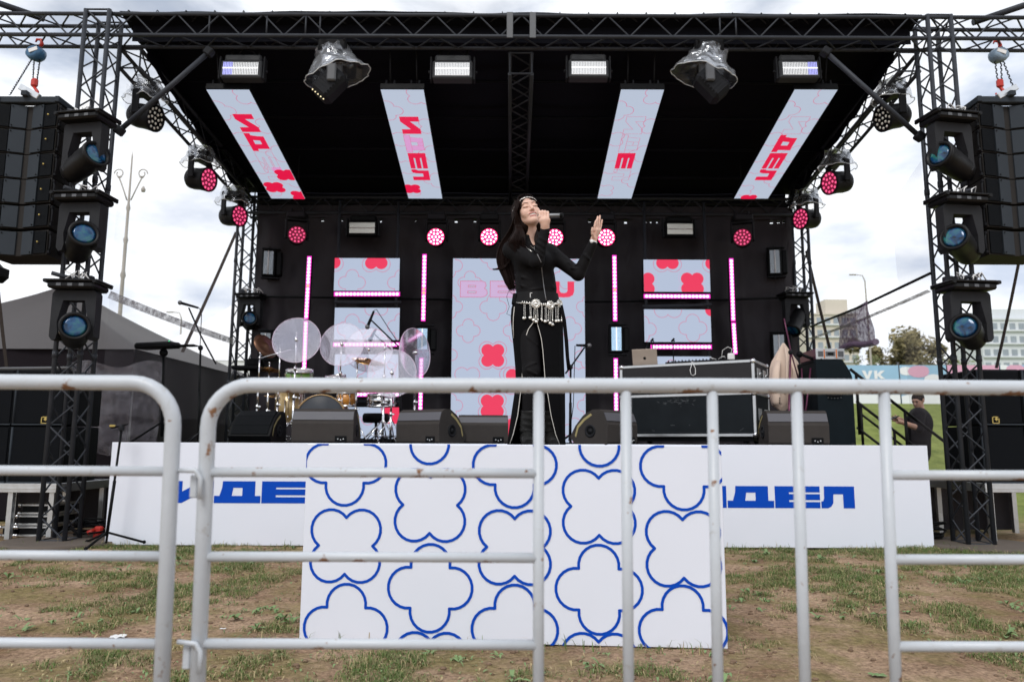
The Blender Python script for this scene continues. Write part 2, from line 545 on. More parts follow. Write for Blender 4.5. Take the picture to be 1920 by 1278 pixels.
for i in range(20000):        # dry trampled stems lying on the soil
    y = 2.9+5.2*rnd.random(); x = (rnd.random()*2-1)*(y*.78+.4)
    z = gz(x, y)+.004; a = rnd.random()*2*PI; l = .012+.045*rnd.random()**2
    dx, dy = math.cos(a)*l, math.sin(a)*l
    mb.add([(x, y, z), (x+dy*.06, y-dx*.06, z), (x+dx, y+dy, gz(x+dx, y+dy)+.006)], [(0, 1, 2)], 2)
solo('grass', mb, [m_g1, m_g2, m_g3], kind='stuff', recalc=False)
mb = MB()
def leafshape(x, y, az, l, wd, lift, m=0):
    z = gz(x, y)+.004
    d = Vector((math.cos(az), math.sin(az), 0)); s_ = Vector((-d.y, d.x, 0))
    b = Vector((x, y, z))
    rows = []
    for t, ww in ((0, .12), (.25, .8), (.55, 1), (.85, .55), (1, .05)):
        c = b + d*l*t + Vector((0, 0, lift*math.sin(t*2.4)*l))
        rows.append((c - s_*wd*ww/2 + Vector((0, 0, .15*wd*ww)), c, c + s_*wd*ww/2 + Vector((0, 0, .15*wd*ww))))
    vs = [p for r_ in rows for p in r_]
    mb.add(vs, [(i*3+j, i*3+j+1, (i+1)*3+j+1, (i+1)*3+j) for i in range(4) for j in range(2)], m, True)
k = 0
while k < 260:
    y = 3.0+5.1*rnd.random(); x = (rnd.random()*2-1)*(y*.75+.3)
    if -1.28 < x < 1.26 and y > 4.1: continue
    if noise.noise(Vector((x*.8, y*.9, 21))) < -.1: continue
    n_ = 3+int(rnd.random()*5); big = .025+.05*rnd.random()**2
    for q in range(n_):
        leafshape(x+rnd.gauss(0, .015), y+rnd.gauss(0, .015), rnd.random()*6.28, big*(.7+.6*rnd.random()), big*.45, .15+.5*rnd.random())
    k += 1
for k in range(10500):      # torn leaf and clod litter
    y = 2.9+5.3*rnd.random(); x = (rnd.random()*2-1)*(y*.76+.3)
    if -1.24 < x < 1.2 and y > 4.15: continue
    q = noise.noise(Vector((x*.9, y*1.1, 5.5)))+.4*noise.noise(Vector((x*3, y*3, 1)))
    if q < -.25+.4*rnd.random()-.1: continue
    leafshape(x, y, rnd.random()*6.28, .008+.026*rnd.random()**2, .005+.011*rnd.random(), .1+.9*rnd.random(), 0 if rnd.random() < .45 else (1 if rnd.random() < .6 else 2))
m_clod = mat('soil clod', (.17, .11, .07), .95, var=.4, scale=30)
for k in range(1500):
    y = 2.9+5.2*rnd.random(); x = (rnd.random()*2-1)*(y*.76+.3)
    if -1.24 < x < 1.2 and y > 4.15: continue
    s_ = .004+.011*rnd.random()**2
    mb.ball((x, y, gz(x, y)+s_*.3), (s_*1.3, s_, s_*.7), 6, 4, 3)
solo('weeds', mb, [m_leaf, m_g3, m_g2, m_clod], kind='stuff', recalc=False)

# ---- litter
def scrap(name, label, px, py, sz, m, cat='litter'):
    mb = MB()
    Y = EYE*1.0/ max(.01, -(ray(px, py).z/ray(px, py).y))
    p = P(px, py, Y); z0 = gz(p.x, p.y)
    mb.grid(lambda u, v: Vector((p.x+(u-.5)*sz*1.5, p.y+(v-.5)*sz, z0+.012+.25*sz*noise.noise(Vector((u*3+px, v*3, py))))), 6, 5)
    solo(name, mb, m, label, cat)
scrap('paper_scrap', 'crumpled pale paper scrap on the trampled grass left of the barrier gap', 222, 1190, .055, m_white)
scrap('cigarette_end', 'tiny white cigarette end on bare soil just right of the barrier gap', 418, 1175, .022, m_white)
scrap('dry_leaf', 'single curled green leaf lying on sandy soil at lower right', 1645, 1257, .05, m_leaf, 'leaf')

# ================================================================== far background
m_bgA = mat('beige facade', (.58, .53, .46), .8, var=.1, scale=.3)
m_bgB = mat('pale facade', (.62, .65, .68), .8, var=.1, scale=.3)
m_pane = mat('distant window', (.28, .32, .36), .25, var=.3, scale=.5)  # panes and facades lightened: distance haze is put into their colours
def building(name, label, px0, px1, pyt, Y, m, floors, cols, steps=()):
    a, b = P(px0, pyt, Y), P(px1, pyt, Y)
    t = thing(name, label, 'building', ((a.x+b.x)/2, Y, 2.5))
    mb = MB(); zt = a.z
    mb.box(((a.x+b.x)/2, Y+6, (zt+2.5)/2), (b.x-a.x, 12, zt-2.5))
    part('wall', mb, m, t)
    r = MB()
    for f0, f1, hh in steps:
        r.box((a.x+(b.x-a.x)*(f0+f1)/2, Y+5, zt+hh/2), ((b.x-a.x)*(f1-f0), 6, hh))
    r.box(((a.x+b.x)/2, Y+6, zt+.2), (b.x-a.x+.5, 12.5, .4))
    part('roof', r, m, t)
    fh = (zt-2.5)/floors
    for i in range(floors):
        for j in range(cols):
            cx = a.x+(b.x-a.x)*(j+.5)/cols; mbw = MB()
            mbw.box((cx, Y-.02, 2.5+fh*(i+.55)), ((b.x-a.x)/cols*.62, .12, fh*.46)); part('window', mbw, m_pane, t)
        s_ = MB(); s_.box(((a.x+b.x)/2, Y-.25, 2.5+fh*(i+.2)), (b.x-a.x, .5, fh*.12)); part('balcony_band', s_, m_bgB, t)
building('apartment_block', 'beige apartment block with stepped roof behind the rear right tower', 1512, 1606, 590, 190, m_bgA, 10, 6, ((.45, .9, 4.5),))
building('office_block', 'pale grey tiered block rising behind the right speaker stack', 1838, 1990, 600, 170, m_bgB, 9, 9, ((.12, .8, 3),))
building('low_house', 'low pale house beyond the fence, left of the olive tree', 1500, 1570, 668, 120, m_bgA, 3, 6)

m_bark = mat('bark', (.07, .05, .035), .9)
def tree(name, label, px, pyt, pyb, Y, wpx, cols, seed, n=2600):
    r_ = random.Random(seed)
    b = P(px, pyb, Y); tp = P(px, pyt, Y); base = 2.5
    s = Y/F
    t = thing(name, label, 'tree', (b.x, Y, base))
    H = tp.z-base; Wd = wpx*s
    tr = MB()
    tr.tube([(b.x, Y, base-.2), (b.x+.05*H, Y, base+.35*H), (b.x, Y, base+.75*H)], [.05*H, .035*H, .012*H], 8)
    for i in range(7):
        a = r_.random()*6.28; q = r_.uniform(.3, .6)
        tr.tube([(b.x, Y, base+q*H), (b.x+math.cos(a)*Wd*.3, Y+math.sin(a)*Wd*.3, base+(q+.25)*H)], [.022*H, .006*H], 6)
    part('trunk', tr, m_bark, t)
    cl = [(b.x+r_.gauss(0, .24)*Wd, Y+r_.gauss(0, .2)*Wd, base+H*r_.uniform(.42, .93), r_.uniform(.08, .17)*Wd) for i in range(20)]
    mb = MB(); ls = .032*Wd
    for i in range(n):
        c = cl[int(r_.random()*len(cl))]
        d = Vector((r_.gauss(0, 1), r_.gauss(0, 1), r_.gauss(0, .8))).normalized()*c[3]*r_.random()**.4
        p = Vector(c[:3])+d
        u = Vector((r_.gauss(0, 1), r_.gauss(0, 1), r_.gauss(0, 1))).normalized(); v = u.orthogonal().normalized()
        k = ls*(.5+r_.random())
        mb.add([p-u*k, p+v*k*.45, p+u*k, p-v*k*.45], [(0, 1, 2, 3)], 0 if r_.random() < .6 else 1)
    part('crown', mb, cols, t, recalc=False)
m_t1 = mat('olive foliage', (.22, .185, .085), .8, var=.4, scale=.8); m_t2 = mat('dark olive foliage', (.13, .115, .05), .8, var=.4, scale=.8)
m_t3 = mat('green foliage', (.14, .18, .06), .8, var=.4, scale=.8)
tree('broadleaf_tree', 'round olive-brown tree rising above the printed fence on the right', 1703, 622, 700, 60, 165, [m_t1, m_t2], 3, 5200)
tree('broadleaf_tree', 'low green bush-like tree between the beige block and hanging mesh', 1552, 645, 700, 70, 90, [m_t3, m_t1], 5, 1400)
tree('broadleaf_tree', 'small green tree just behind the hanging mesh above the printed fence', 1638, 658, 700, 55, 80, [m_t3, m_t2], 8, 1400)
tree('broadleaf_tree', 'dark green tree behind the right line array and tower foot', 1790, 652, 700, 80, 130, [m_t3, m_t2], 9, 1600)

# printed fence
m_fp = mat('printed sky blue', (.30, .50, .68), .6, var=.25, scale=.9); m_fp2 = mat('printed pink', (.70, .38, .52), .6, var=.2, scale=.9); m_fp3 = mat('printed white', (.8, .82, .85), .6, var=.08, scale=1)
YF = 25.5
def fence_panel(px0, px1, body, lab, mark=None):
    a, b = P(px0, 757, YF), P(px1, 757, YF); zt = P(px0, 684, YF).z
    t = thing('fence_banner', lab, 'banner fence', ((a.x+b.x)/2, YF, a.z), group='printed fence panels on the green slope')
    w_ = b.x-a.x; h_ = zt-a.z
    mb = MB(); mb.box(((a.x+b.x)/2, YF+.03, a.z+h_/2), (w_-.03, .04, h_))
    A = Art((a.x+.015, YF+.008, a.z), (1, 0, 0), (0, 0, 1), w_-.03, h_, .003)
    rr = random.Random(px0)
    A.fill([(0, 0), (w_, 0), (w_, h_*rr.uniform(.2, .5)), (w_*.5, h_*rr.uniform(.2, .6)), (0, h_*rr.uniform(.1, .35))], 1 + (px0 % 2), 1)
    for i in range(0 if mark else 5):
        cx, cy, r_ = rr.random()*w_, h_*(.3+.6*rr.random()), .25*rr.random()+.1
        A.fan([(cx+r_*1.8*math.cos(q*PI/6), cy+r_*math.sin(q*PI/6)) for q in range(12)], (cx, cy), 2 if i % 2 else 1, 2)
    if mark:
        for L_ in text_polys(mark, w_*.40, h_*.64, h_*.22, 1.15, .15):
            for p in L_: A.fill(p, 2, 4)
    A.put(mb)
    part('banner_sheet', mb, [body, m_fp2, m_fp3], t)
    for x in (a.x, b.x):
        q = MB(); q.tube([(x, YF+.06, a.z-.3), (x, YF+.06, zt+.1)], .03, 6); part('post', q, m_grey, t)
fence_panel(1480, 1570, m_fp, 'sky blue printed fence panel partly behind the black amplifier stack')
fence_panel(1571, 1690, m_fp, 'sky blue printed fence panel with white VK letters and clouds', 'VK')
fence_panel(1691, 1780, m_fp, 'printed fence panel with pink patches behind the man in black')
fence_panel(1781, 1880, m_fp2, 'mostly pink printed fence panel behind the right tower')
fence_panel(1881, 1990, m_fp, 'blue printed fence panel at the far right behind the subwoofers')

# lamp posts
m_iron = mat('old pale iron', (.40, .37, .34), .6)
p = P(226, 575, 22); tp = P(230, 282, 22)
t = thing('ornate_lamp_post', 'tall ornate pale iron lamp post with scroll arms left of stage', 'lamp post', (p.x, 22, 1.5))
mb = MB(); mb.lathe([(.10, -1.5), (.10, 2), (.065, 2.2), (.055, 4.5), (.085, 4.6), (.05, 4.75), (.05, 5.6), (.075, 5.7), (.045, 5.8), (.04, 6.6), (.065, 6.7), (.035, 6.85), (.022, tp.z-1.5-.2), (.0, tp.z-1.5)], Matrix.Translation((p.x, 22, 1.5)), 10)
part('post', mb, m_iron, t)
for s_ in (-1, 1):
    mb = MB()
    mb.tube([(p.x+s_*(.06+.38*math.sin(a*.3)*(1-a*.02)), 22, tp.z-1.6+.13*a+.3*math.sin(a*.55)) for a in range(9)], .022, 6)
    mb.tube([(p.x+s_*(.36+.16*math.cos(a*.6)*(1-a*.05)), 22, tp.z-.75+.16*math.sin(a*.6)*(1-a*.05)) for a in range(13)], .018, 6)
    part('scroll_arm', mb, m_iron, t)
    if s_ < 0: continue
    mb = MB(); mb.lathe([(.02, .1), (.07, 0), (.055, -.08), (.0, -.10)], Matrix.Translation((p.x+s_*.42, 22, tp.z-1.25)), 10); part('lamp', mb, m_iron, t)
for px, py, lab in ((1620, 515, 'thin grey street lamp post above the hanging mesh'), (340, 585, 'thin grey street lamp post between the black tent and stage')):
    p = P(px, py, 45)
    t = thing('street_lamp', lab, 'street lamp', (p.x, 45, 2.5))
    mb = MB(); mb.tube([(p.x+.1, 45, 2.3), (p.x+.1, 45, 5.5), (p.x+.03, 45, p.z-.4), (p.x-.1, 45, p.z-.05), (p.x-.5, 45, p.z)], [.10, .07, .045, .03, .03], 8); part('post', mb, m_iron, t)
    mb = MB(); mb.box((p.x-.7, 45, p.z), (.45, .12, .08), None, .03); part('lamp_head', mb, m_iron, t)

# black tent on the left, white one behind
m_tent = mat('dark tent cloth', (.046, .040, .041), .8, var=.15, scale=1.2, bump=.25, bscale=4, sheen=.2)
m_tentw = mat('dark tent wall', (.012, .0095, .0125), .7, var=.2, scale=1.5, bump=.4, bscale=5)
m_tentwhite = mat('white tent cloth', (.8, .8, .82), .6, var=.05)
def tent(name, lab, cx, cy, half, ze, zp, sag, roofm, wallm):
    t = thing(name, lab, 'tent', (cx, cy, 0))
    mb = MB()
    for q in range(4):
        a = q*PI/2
        def fn(u, v, a=a):
            x = (v*2-1)*half*(u); y = -half*u
            z = zp+(ze-zp)*(u**sag) - .10*half*.3*u*(1-u)*(1-abs(v*2-1))
            return Vector((cx+x*math.cos(a)-y*math.sin(a), cy+x*math.sin(a)+y*math.cos(a), z))
        mb.grid(fn, 16, 16)
    part('roof_cloth', mb, roofm, t)
    for q in range(4):
        a = q*PI/2
        w_ = MB()
        def fn(u, v, a=a):
            x = (u*2-1)*half*.985; y = -half*.985 + .05*math.sin(u*23+v*3)*(1-v*.5)
            return Vector((cx+x*math.cos(a)-y*math.sin(a), cy+x*math.sin(a)+y*math.cos(a), v*(ze)+.004))
        w_.grid(fn, 40, 8)
        part('side_wall', w_, wallm, t)
    for sx in (-1, 1):
        for sy in (-1, 1):
            l = MB(); l.box((cx+sx*half*.97, cy+sy*half*.97, ze/2), (.05, .05, ze)); part('leg', l, m_grey, t)
c = P(128, 528, 13.4)
tent('canopy_tent', 'large black canopy tent left of the stage behind the subwoofers', c.x, 13.4, 2.75, 2.42, c.z, .8, m_tent, m_tentw)
c = P(372, 620, 27)
tent('white_canopy_tent', 'white canopy tent far behind, between black tent and rear left tower', c.x+1, 28, 2.6, 3.9, 6.5, .9, m_tentwhite, m_tentwhite)
# clear film taped on the tent wall
mb = MB()
mb.grid(lambda u, v: Vector((-6.35+u*1.35, 10.58-.05*noise.noise(Vector((u*6, v*5, 2))), .95+v*1.25+.05*math.sin(u*9))), 26, 22)
solo('plastic_sheet', mb, see_through('wrapping film', (.35, .33, .38), .22, .1, bump=.9, bscale=9, spec=.9), 'crinkled clear plastic sheet hanging on the black tent wall', 'plastic sheet')
# ================================================================== stage
YS = 8.27
XL, XR = P(207, 900, YS).x, P(1741, 900, YS).x
SC = .12                      # stage centre line
ZD = 1.055                    # deck
st = thing('stage', 'wide black stage with white front panel lettered in blue', 'stage', (SC, YS, 0))
mb = MB(); mb.box(((XL+XR)/2, 10.35, ZD-.06), (XR-XL-.02, 4.1, .12)); part('deck', mb, mat('deck plywood', (.03, .028, .026), .7), st)
mb = MB()
for x in np.linspace(XL+.3, XR-.3, 8):
    for y in (8.6, 10.3, 12.2): mb.tube([(x, y, 0), (x, y, ZD-.12)], .024, 8)
part('scaffold_legs', mb, m_alu, st)
for s_, x in ((-1, XL), (1, XR)):
    mb = MB(); mb.box((x, 10.36, ZD/2-.03), (.012, 4.1, ZD-.13)); part('side_skirt', mb, m_drape, st)
FT = 1.098
mb = MB(); mb.box(((XL+XR)/2, YS-.012, FT/2-.01), (XR-XL, .024, FT), None, .004)
fas = part('front_panel', mb, m_vinyl, st)
art = Art((XL, YS-.024, 0), (1, 0, 0), (0, 0, 1), XR-XL, FT, .003)
def word(px, pyb, pyt, txt, only=None):
    o = P(px, pyb, YS-.024); t_ = P(px, pyt, YS-.024)
    for i, L_ in enumerate(text_polys(txt, o.x-XL, o.z, t_.z-o.z, 1.0, .05)):
        for p in L_: art.fill(p, 0, 1)
for a_ in ((318, 942, 901), (1282, 951, 910)):
    art.polys = []; word(*a_, 'ИДЕЛ'); mb = MB(); art.put(mb); part('lettering', mb, m_blue, fas)

# runway in front
FL, FR = P(573, 900, 4.34), P(1354, 900, 4.17)
FL.z = FR.z = 0
rw = thing('stage_runway', 'white boxed runway printed with blue flower outlines in front of stage', 'runway', ((FL.x+FR.x)/2, 4.25, 0))
u = (FR-FL).normalized(); wr = (FR-FL).length; nrm = Vector((u.y, -u.x, 0))
ang = math.atan2(u.y, u.x)
mb = MB(); mb.box((FL+FR)/2 + V(0, 0, .54) - nrm*.015, (wr, .03, 1.08), Matrix.Rotation(ang, 3, 'Z'), .004)
A = Art(FL+V(0, 0, 0)+nrm*.0, u, (0, 0, 1), wr, 1.08, .0025)
RF = .236
def toFL(px, py):
    q = hit(px, py, FL, nrm); return ((q-FL).dot(u), q.z)
for col, px in enumerate((648, 806.5, 965, 1123, 1281)):
    for row in range(5):
        if col % 2 == 0: py, dg = (871+154*row-154, row % 2 == 0)
        else: py, dg = (792.5+155*row, row % 2 == 1)
        cx, cy = toFL(px, py+ (col-2)*1.4)
        A.stroke(flower(cx, cy, RF, dg), .0155, 1, 1)
A.put(mb)
part('front_panel', mb, [m_vinyl, m_blue], rw)
for x0, y0 in ((FL.x, FL.y), (FR.x, FR.y)):
    mb = MB(); mb.box((x0+(.006 if x0 < 0 else -.006), (y0+YS-.03)/2, .54), (.012, YS-.03-y0-.03, 1.07)); part('side_panel', mb, m_vinyl, rw)
mb = MB(); mb.add([(FL.x+.02, FL.y+.04, 1.06), (FR.x-.02, FR.y+.04, 1.06), (FR.x-.02, YS-.03, 1.06), (FL.x+.02, YS-.03, 1.06), (FL.x+.02, FL.y+.04, 1.0), (FR.x-.02, FR.y+.04, 1.0), (FR.x-.02, YS-.03, 1.0), (FL.x+.02, YS-.03, 1.0)],
 [(0, 1, 2, 3), (4, 5, 6, 7), (0, 1, 5, 4), (1, 2, 6, 5), (2, 3, 7, 6), (3, 0, 4, 7)]); part('deck', mb, mat('deck plywood', (0, 0, 0)), rw)

# ================================================================== trusses
def lattice(mb, p0, p1, a, b, pitch, rb, faces='abcd', start=0, end=True):
    """zigzag between four chords offset by +-a, +-b"""
    p0, p1, a, b = Vector(p0), Vector(p1), Vector(a), Vector(b)
    L_ = (p1-p0).length; n = max(2, round(L_/pitch*2)); d = (p1-p0)/n
    ch = {'1': a+b, '2': a-b, '3': -a-b, '4': -a+b}
    for f in faces:
        c1, c2 = {'a': ('1', '2'), 'b': ('2', '3'), 'c': ('3', '4'), 'd': ('4', '1')}[f]
        for i in range(n):
            q = (c1, c2) if (i+start) % 2 == 0 else (c2, c1)
            mb.tube([p0+d*i+ch[q[0]], p0+d*(i+1)+ch[q[1]]], rb, 5, cap=False)
    if end:
        for e_ in (p0, p1):
            for k in ('12', '23', '34', '41'):
                mb.tube([e_+ch[k[0]], e_+ch[k[1]]], rb*1.1, 5, cap=False)

def truss(name, label, cat, p0, p1, a, b, pitch=.52, rc=.024, rb=.0105, group=None, chord='chord', m=None):
    p0, p1 = Vector(p0), Vector(p1)
    t = thing(name, label, cat, (p0+p1)/2 if abs((p1-p0).z) < 3 else p0, 0, group)
    for sa in (1, -1):
        for sb in (1, -1):
            mb = MB(); o = Vector(a)*sa+Vector(b)*sb
            mb.tube([p0+o, p1+o], rc, 10); part(chord, mb, m or m_truss, t)
    mb = MB(); lattice(mb, p0, p1, a, b, pitch, rb); part('lattice', mb, m or m_truss, t)
    return t

HT = .135
# front roof truss with its wings
zt = 6.035
rt = truss('roof_truss', 'long black lattice truss across the top of the stage front', 'truss', (-7.9, 8.42, zt), (8.1, 8.42, zt), (0, HT, 0), (0, 0, HT))
mb = MB()
for px in (392-.0, 500, 573, 600, 1350, 1380):
    x = P(px, 50, 8.28).x; mb.tube([(x, 8.283, zt-HT), (x, 8.283, zt+HT)], .011, 6)
part('upright', mb, m_truss, rt)
for px in (956, 999):
    mb = MB(); x = P(px, 48, 8.26).x; mb.box((x, 8.262, zt), (.075, .012, .33), None, .004); part('joint_plate', mb, m_grey, rt)
for s_, px in ((-1, 0), (1, 1905)):
    x = P(px, 20, 8.3).x
    mb = MB(); mb.tube([(x+s_*.9, 8.2, zt+.55), (x-s_*.45, 8.42, zt+.15)], .04, 8); part('stay', mb, m_truss, rt)
# cable ties looped over the upper chord
for px in range(240, 1720, 54):
    x = P(px, 27, 8.28).x; mb = MB()
    mb.tube([(x, 8.30+.03*math.cos(a*PI/5), zt+HT+.018+.03*math.sin(a*PI/5)*1.1) for a in range(6)]+[(x+.1, 8.31, zt+HT-.06)], .006, 5)
    part('tarpaulin_tie', mb, m_black, rt)

def tower(name, label, x, y, z1, plate=True, w=.14, rot=0.0, z0=0.03, grp='lattice towers carrying the stage roof'):
    t = thing(name, label, 'tower', (x, y, 0), 0, grp)
    a = V(w*math.cos(rot), w*math.sin(rot), 0); b = V(-w*math.sin(rot), w*math.cos(rot), 0)
    for sa in (1, -1):
        for sb in (1, -1):
            mb = MB(); o = a*sa+b*sb+V(x, y, 0); mb.tube([o+V(0, 0, z0), o+V(0, 0, z1)], .0255, 10)
            for zz in (2.02, 4.05): mb.tube([o+V(0, 0, zz), o+V(0, 0, zz+.07)], .031, 10)
            part('leg', mb, m_truss, t)
    mb = MB(); lattice(mb, (x, y, z0), (x, y, z1), a, b, .5, .0105)
    part('lattice', mb, m_truss, t)
    if plate:
        mb = MB(); mb.lathe([(.62, -.03), (.62, .025), (.56, .03), (0, .03)], Matrix.Translation((x+.05, y, 0)), 32); part('base_plate', mb, mat('plywood base', (.10, .08, .065), .85), t)
    return t
TLX, TRX = -4.96, 5.10
tower('roof_tower', 'black lattice tower at the left front corner of the stage', TLX, 8.38, 6.2)
tower('roof_tower', 'black lattice tower at the right front corner of the stage', TRX, 8.42, 6.2)
xrl, xrr = P(456, 600, 12.15).x, P(1503, 600, 12.15).x
tower('roof_tower', 'slender black lattice tower at the rear left stage corner', xrl, 12.15, 5.15, False, .13, 0, ZD)
tower('roof_tower', 'slender black lattice tower at the rear right stage corner', xrr, 12.15, 5.15, False, .13, 0, ZD)

truss('side_roof_truss', 'black lattice truss running back along the left roof edge', 'truss', (-4.70, 8.56, 5.75), (xrl-.02, 12.1, 5.25), (HT*.9, 0, 0), (0, 0, HT*.9), group='trusses running back under the roof')
truss('side_roof_truss', 'black lattice truss running back along the right roof edge', 'truss', (4.86, 8.56, 5.75), (xrr+.02, 12.1, 5.25), (HT*.9, 0, 0), (0, 0, HT*.9), group='trusses running back under the roof')
cx0 = P(977, 48, 8.5).x
truss('ridge_truss', 'dark lattice truss running back along the middle of the roof', 'truss', (cx0, 8.58, 5.72), (cx0, 12.05, 5.18), (HT, 0, 0), (0, 0, HT), group='trusses running back under the roof')
truss('rear_truss', 'dark lattice truss across the back of the stage above the lights', 'truss', (xrl, 12.1, 5.02), (xrr, 12.1, 5.02), (0, HT, 0), (0, 0, HT))

# diagonal braces from tower to roof
for s_, a, b in (('left', (224, 245), (392, 98)), ('right', (1724, 256), (1548, 98))):
    p, q = P(*a, 8.2), P(*b, 8.26)
    t = thing('diagonal_brace', 'black tube brace slanting from the %s tower to the roof truss' % s_, 'brace', p, 0, 'tube braces at the roof corners')
    mb = MB(); mb.tube([p, q], .03, 10); part('tube', mb, m_truss, t)
    for e_ in (p, q):
        mb = MB(); mb.box(e_, (.1, .1, .1), Matrix.Rotation(.6, 3, 'Y'), .015); part('clamp', mb, m_dark, t)

# roof canopy and back drape
cv = thing('roof_canopy', 'black tarpaulin roof stretched over the stage', 'canopy', (SC, 10.4, 5.5))
mb = MB()
def cf(u, v):
    x = -4.72+v*(4.90+4.72); y = 8.275+u*4.05
    z = 6.20-u*.84 - .04*abs(math.sin(v*PI*6))*math.sin(u*PI) + .02*noise.noise(Vector((x*1.5, y*1.5, 0)))
    return Vector((x, y, z))
mb.grid(cf, 24, 60)
part('roof_sheet', mb, m_canopy, cv, recalc=False)
mb = MB(); mb.grid(lambda u, v: Vector((-4.66+u*(4.86+4.66), 8.49+.01*math.sin(u*60), 5.935+v*.25)), 80, 3); part('front_valance', mb, m_canopy, cv, recalc=False)
mb = MB(); mb.grid(lambda u, v: Vector((-4.4+u*9.1, 12.33, 4.86+v*.52)), 60, 3); part('rear_valance', mb, m_canopy, cv, recalc=False)
for x, sx in ((-4.56, 1), (4.74, -1)):
    mb = MB(); mb.grid(lambda u, v: Vector((x+sx*.05*v, 8.6+u*3.7, 6.14-u*.8-v*(.38-.10*u)+.02*math.sin(u*40)*v)), 40, 3); part('side_valance', mb, m_canopy, cv, recalc=False)
# roof ribs
for i in range(4):
    mb = MB(); y = 9.3+i*.75; mb.tube([(-4.6, y, 6.0-(y-8.58)*.213), (4.75, y, 6.0-(y-8.58)*.213)], .024, 6); part('roof_tube', mb, m_canopy, cv)

xd0, xd1 = P(474, 600, 12.02).x, P(1492, 600, 12.02).x
gaps = [P(px, 412, 12.02).x for px in (605, 642, 712, 780, 855, 890, 1105, 1173, 1210, 1220, 1232, 1448, 1458, 1468)]
zg = P(900, 413, 12.02).z
mb = MB()
NU = 420
for i in range(NU+1):
    u = i/NU; x = xd0+(xd1-xd0)*u
    fold = .06*math.sin(x*5.1+math.sin(x*1.7))+.035*math.sin(x*13.3+1)+.03*noise.noise(Vector((x*5, 0, 0)))
    top = 4.95
    for g in gaps:
        if abs(x-g) < .03: top = zg-.035
    for j in range(41):
        v = j/40
        z = ZD+.005+(top-ZD)*v
        mb.v.append((x, 12.02+fold*(1-.55*v)+.09*noise.noise(Vector((x*1.6, z*1.6, 4)))+.03*noise.noise(Vector((x*4+z*2.5, z*4-x*2, 14))), z))
for i in range(NU):
    for j in range(40):
        mb.f.append([i*41+j, (i+1)*41+j, (i+1)*41+j+1, i*41+j+1]); mb.m.append(0); mb.s.append(True)
solo('back_drape', mb, m_drape, 'tall black drape hanging across the back of the stage', 'drape', recalc=False)
# narrow strip above the gaps closes the drape to the truss
mb = MB(); mb.grid(lambda u, v: Vector((xd0+(xd1-xd0)*u, 12.0+.02*math.sin(u*90), zg+.03+v*(5.0-zg))), 60, 2)
solo('drape_pelmet', mb, m_drape, 'narrow black pelmet strip along the top of the back drape', 'pelmet', recalc=False)

# straps, tape and hanging mesh at the sides
def strap(label, a, b, wd, m, name='guy_strap', cat='strap', grp='straps bracing the stage sides'):
    mb = MB(); a, b = Vector(a), Vector(b)
    d = (b-a).normalized(); s_ = d.cross(V(0, 1, 0)).normalized()*wd/2; nn = V(0, .004, 0)
    k = 10
    vs = []
    for i in range(k+1):
        c = a+(b-a)*i/k - V(0, 0, .02*math.sin(PI*i/k))
        vs += [c-s_-nn, c+s_-nn, c+s_+nn, c-s_+nn]
    fs = [(i*4+j, i*4+(j+1) % 4, i*4+4+(j+1) % 4, i*4+4+j) for i in range(k) for j in range(4)]
    mb.add(vs, fs); solo(name, mb, m, label, cat, grp)
m_strap = mat('dark strap', (.05, .042, .038), .8); m_tape = see_through('pale tape', (.55, .55, .57), .55, .4, bscale=14)
strap('dark strap slanting down left from the rear left tower', P(443, 435, 12.2), P(342, 660, 11.2), .05, m_strap)
strap('dark strap slanting down right from the rear right tower', P(1512, 470, 12.3), P(1556, 655, 12.6), .05, m_strap)
strap('black strap below the right line array running down to the subwoofers', P(1913, 478, 8.9), P(1868, 690, 9.2), .035, m_strap)
strap('black strap hanging at the left picture edge beside the tent', P(-6, 520, 9.0), P(14, 700, 9.2), .04, m_strap)
strap('translucent pale tape sagging from left tower to rear tower', P(205, 552, 8.6), P(438, 640, 11.9), .09, m_tape, 'barrier_tape', 'tape')
strap('translucent pale tape under the cable on the right', P(1520, 635, 12), P(1742, 545, 8.6), .05, m_tape, 'barrier_tape', 'tape')
mb = MB(); a, b = P(1520, 612, 12.0), P(1745, 512, 8.55); mb.tube([a, (a+b)/2-V(0, 0, .03), b], .017, 6)
solo('stretched_cable', mb, m_black, 'black cable stretched from rear right tower up to the front right tower', 'cable')
# purple shade mesh over that cable
m_mesh = see_through('purple shade mesh', (.20, .145, .215), 1.35, .5, bump=.5, bscale=18, spec=.2)
mb = MB()
def mf(u, v):
    q = a+(b-a)*(.27+.30*u)
    drop = (.56+.05*u)*(1-.04*math.sin(u*7))
    return q + V(.05*v+.03*math.sin(v*5+u*4), .05*math.sin(u*14)*v, -drop*v+.05*math.sin(u*3)*v)
mb.grid(mf, 30, 26)
mb.tube([mf(i/8, .97)+V(0, -.03, 0) for i in range(9)], .045, 10)
solo('shade_mesh', mb, m_mesh, 'purple shade mesh bundle hanging over the stretched cable on the right', 'mesh', recalc=False)
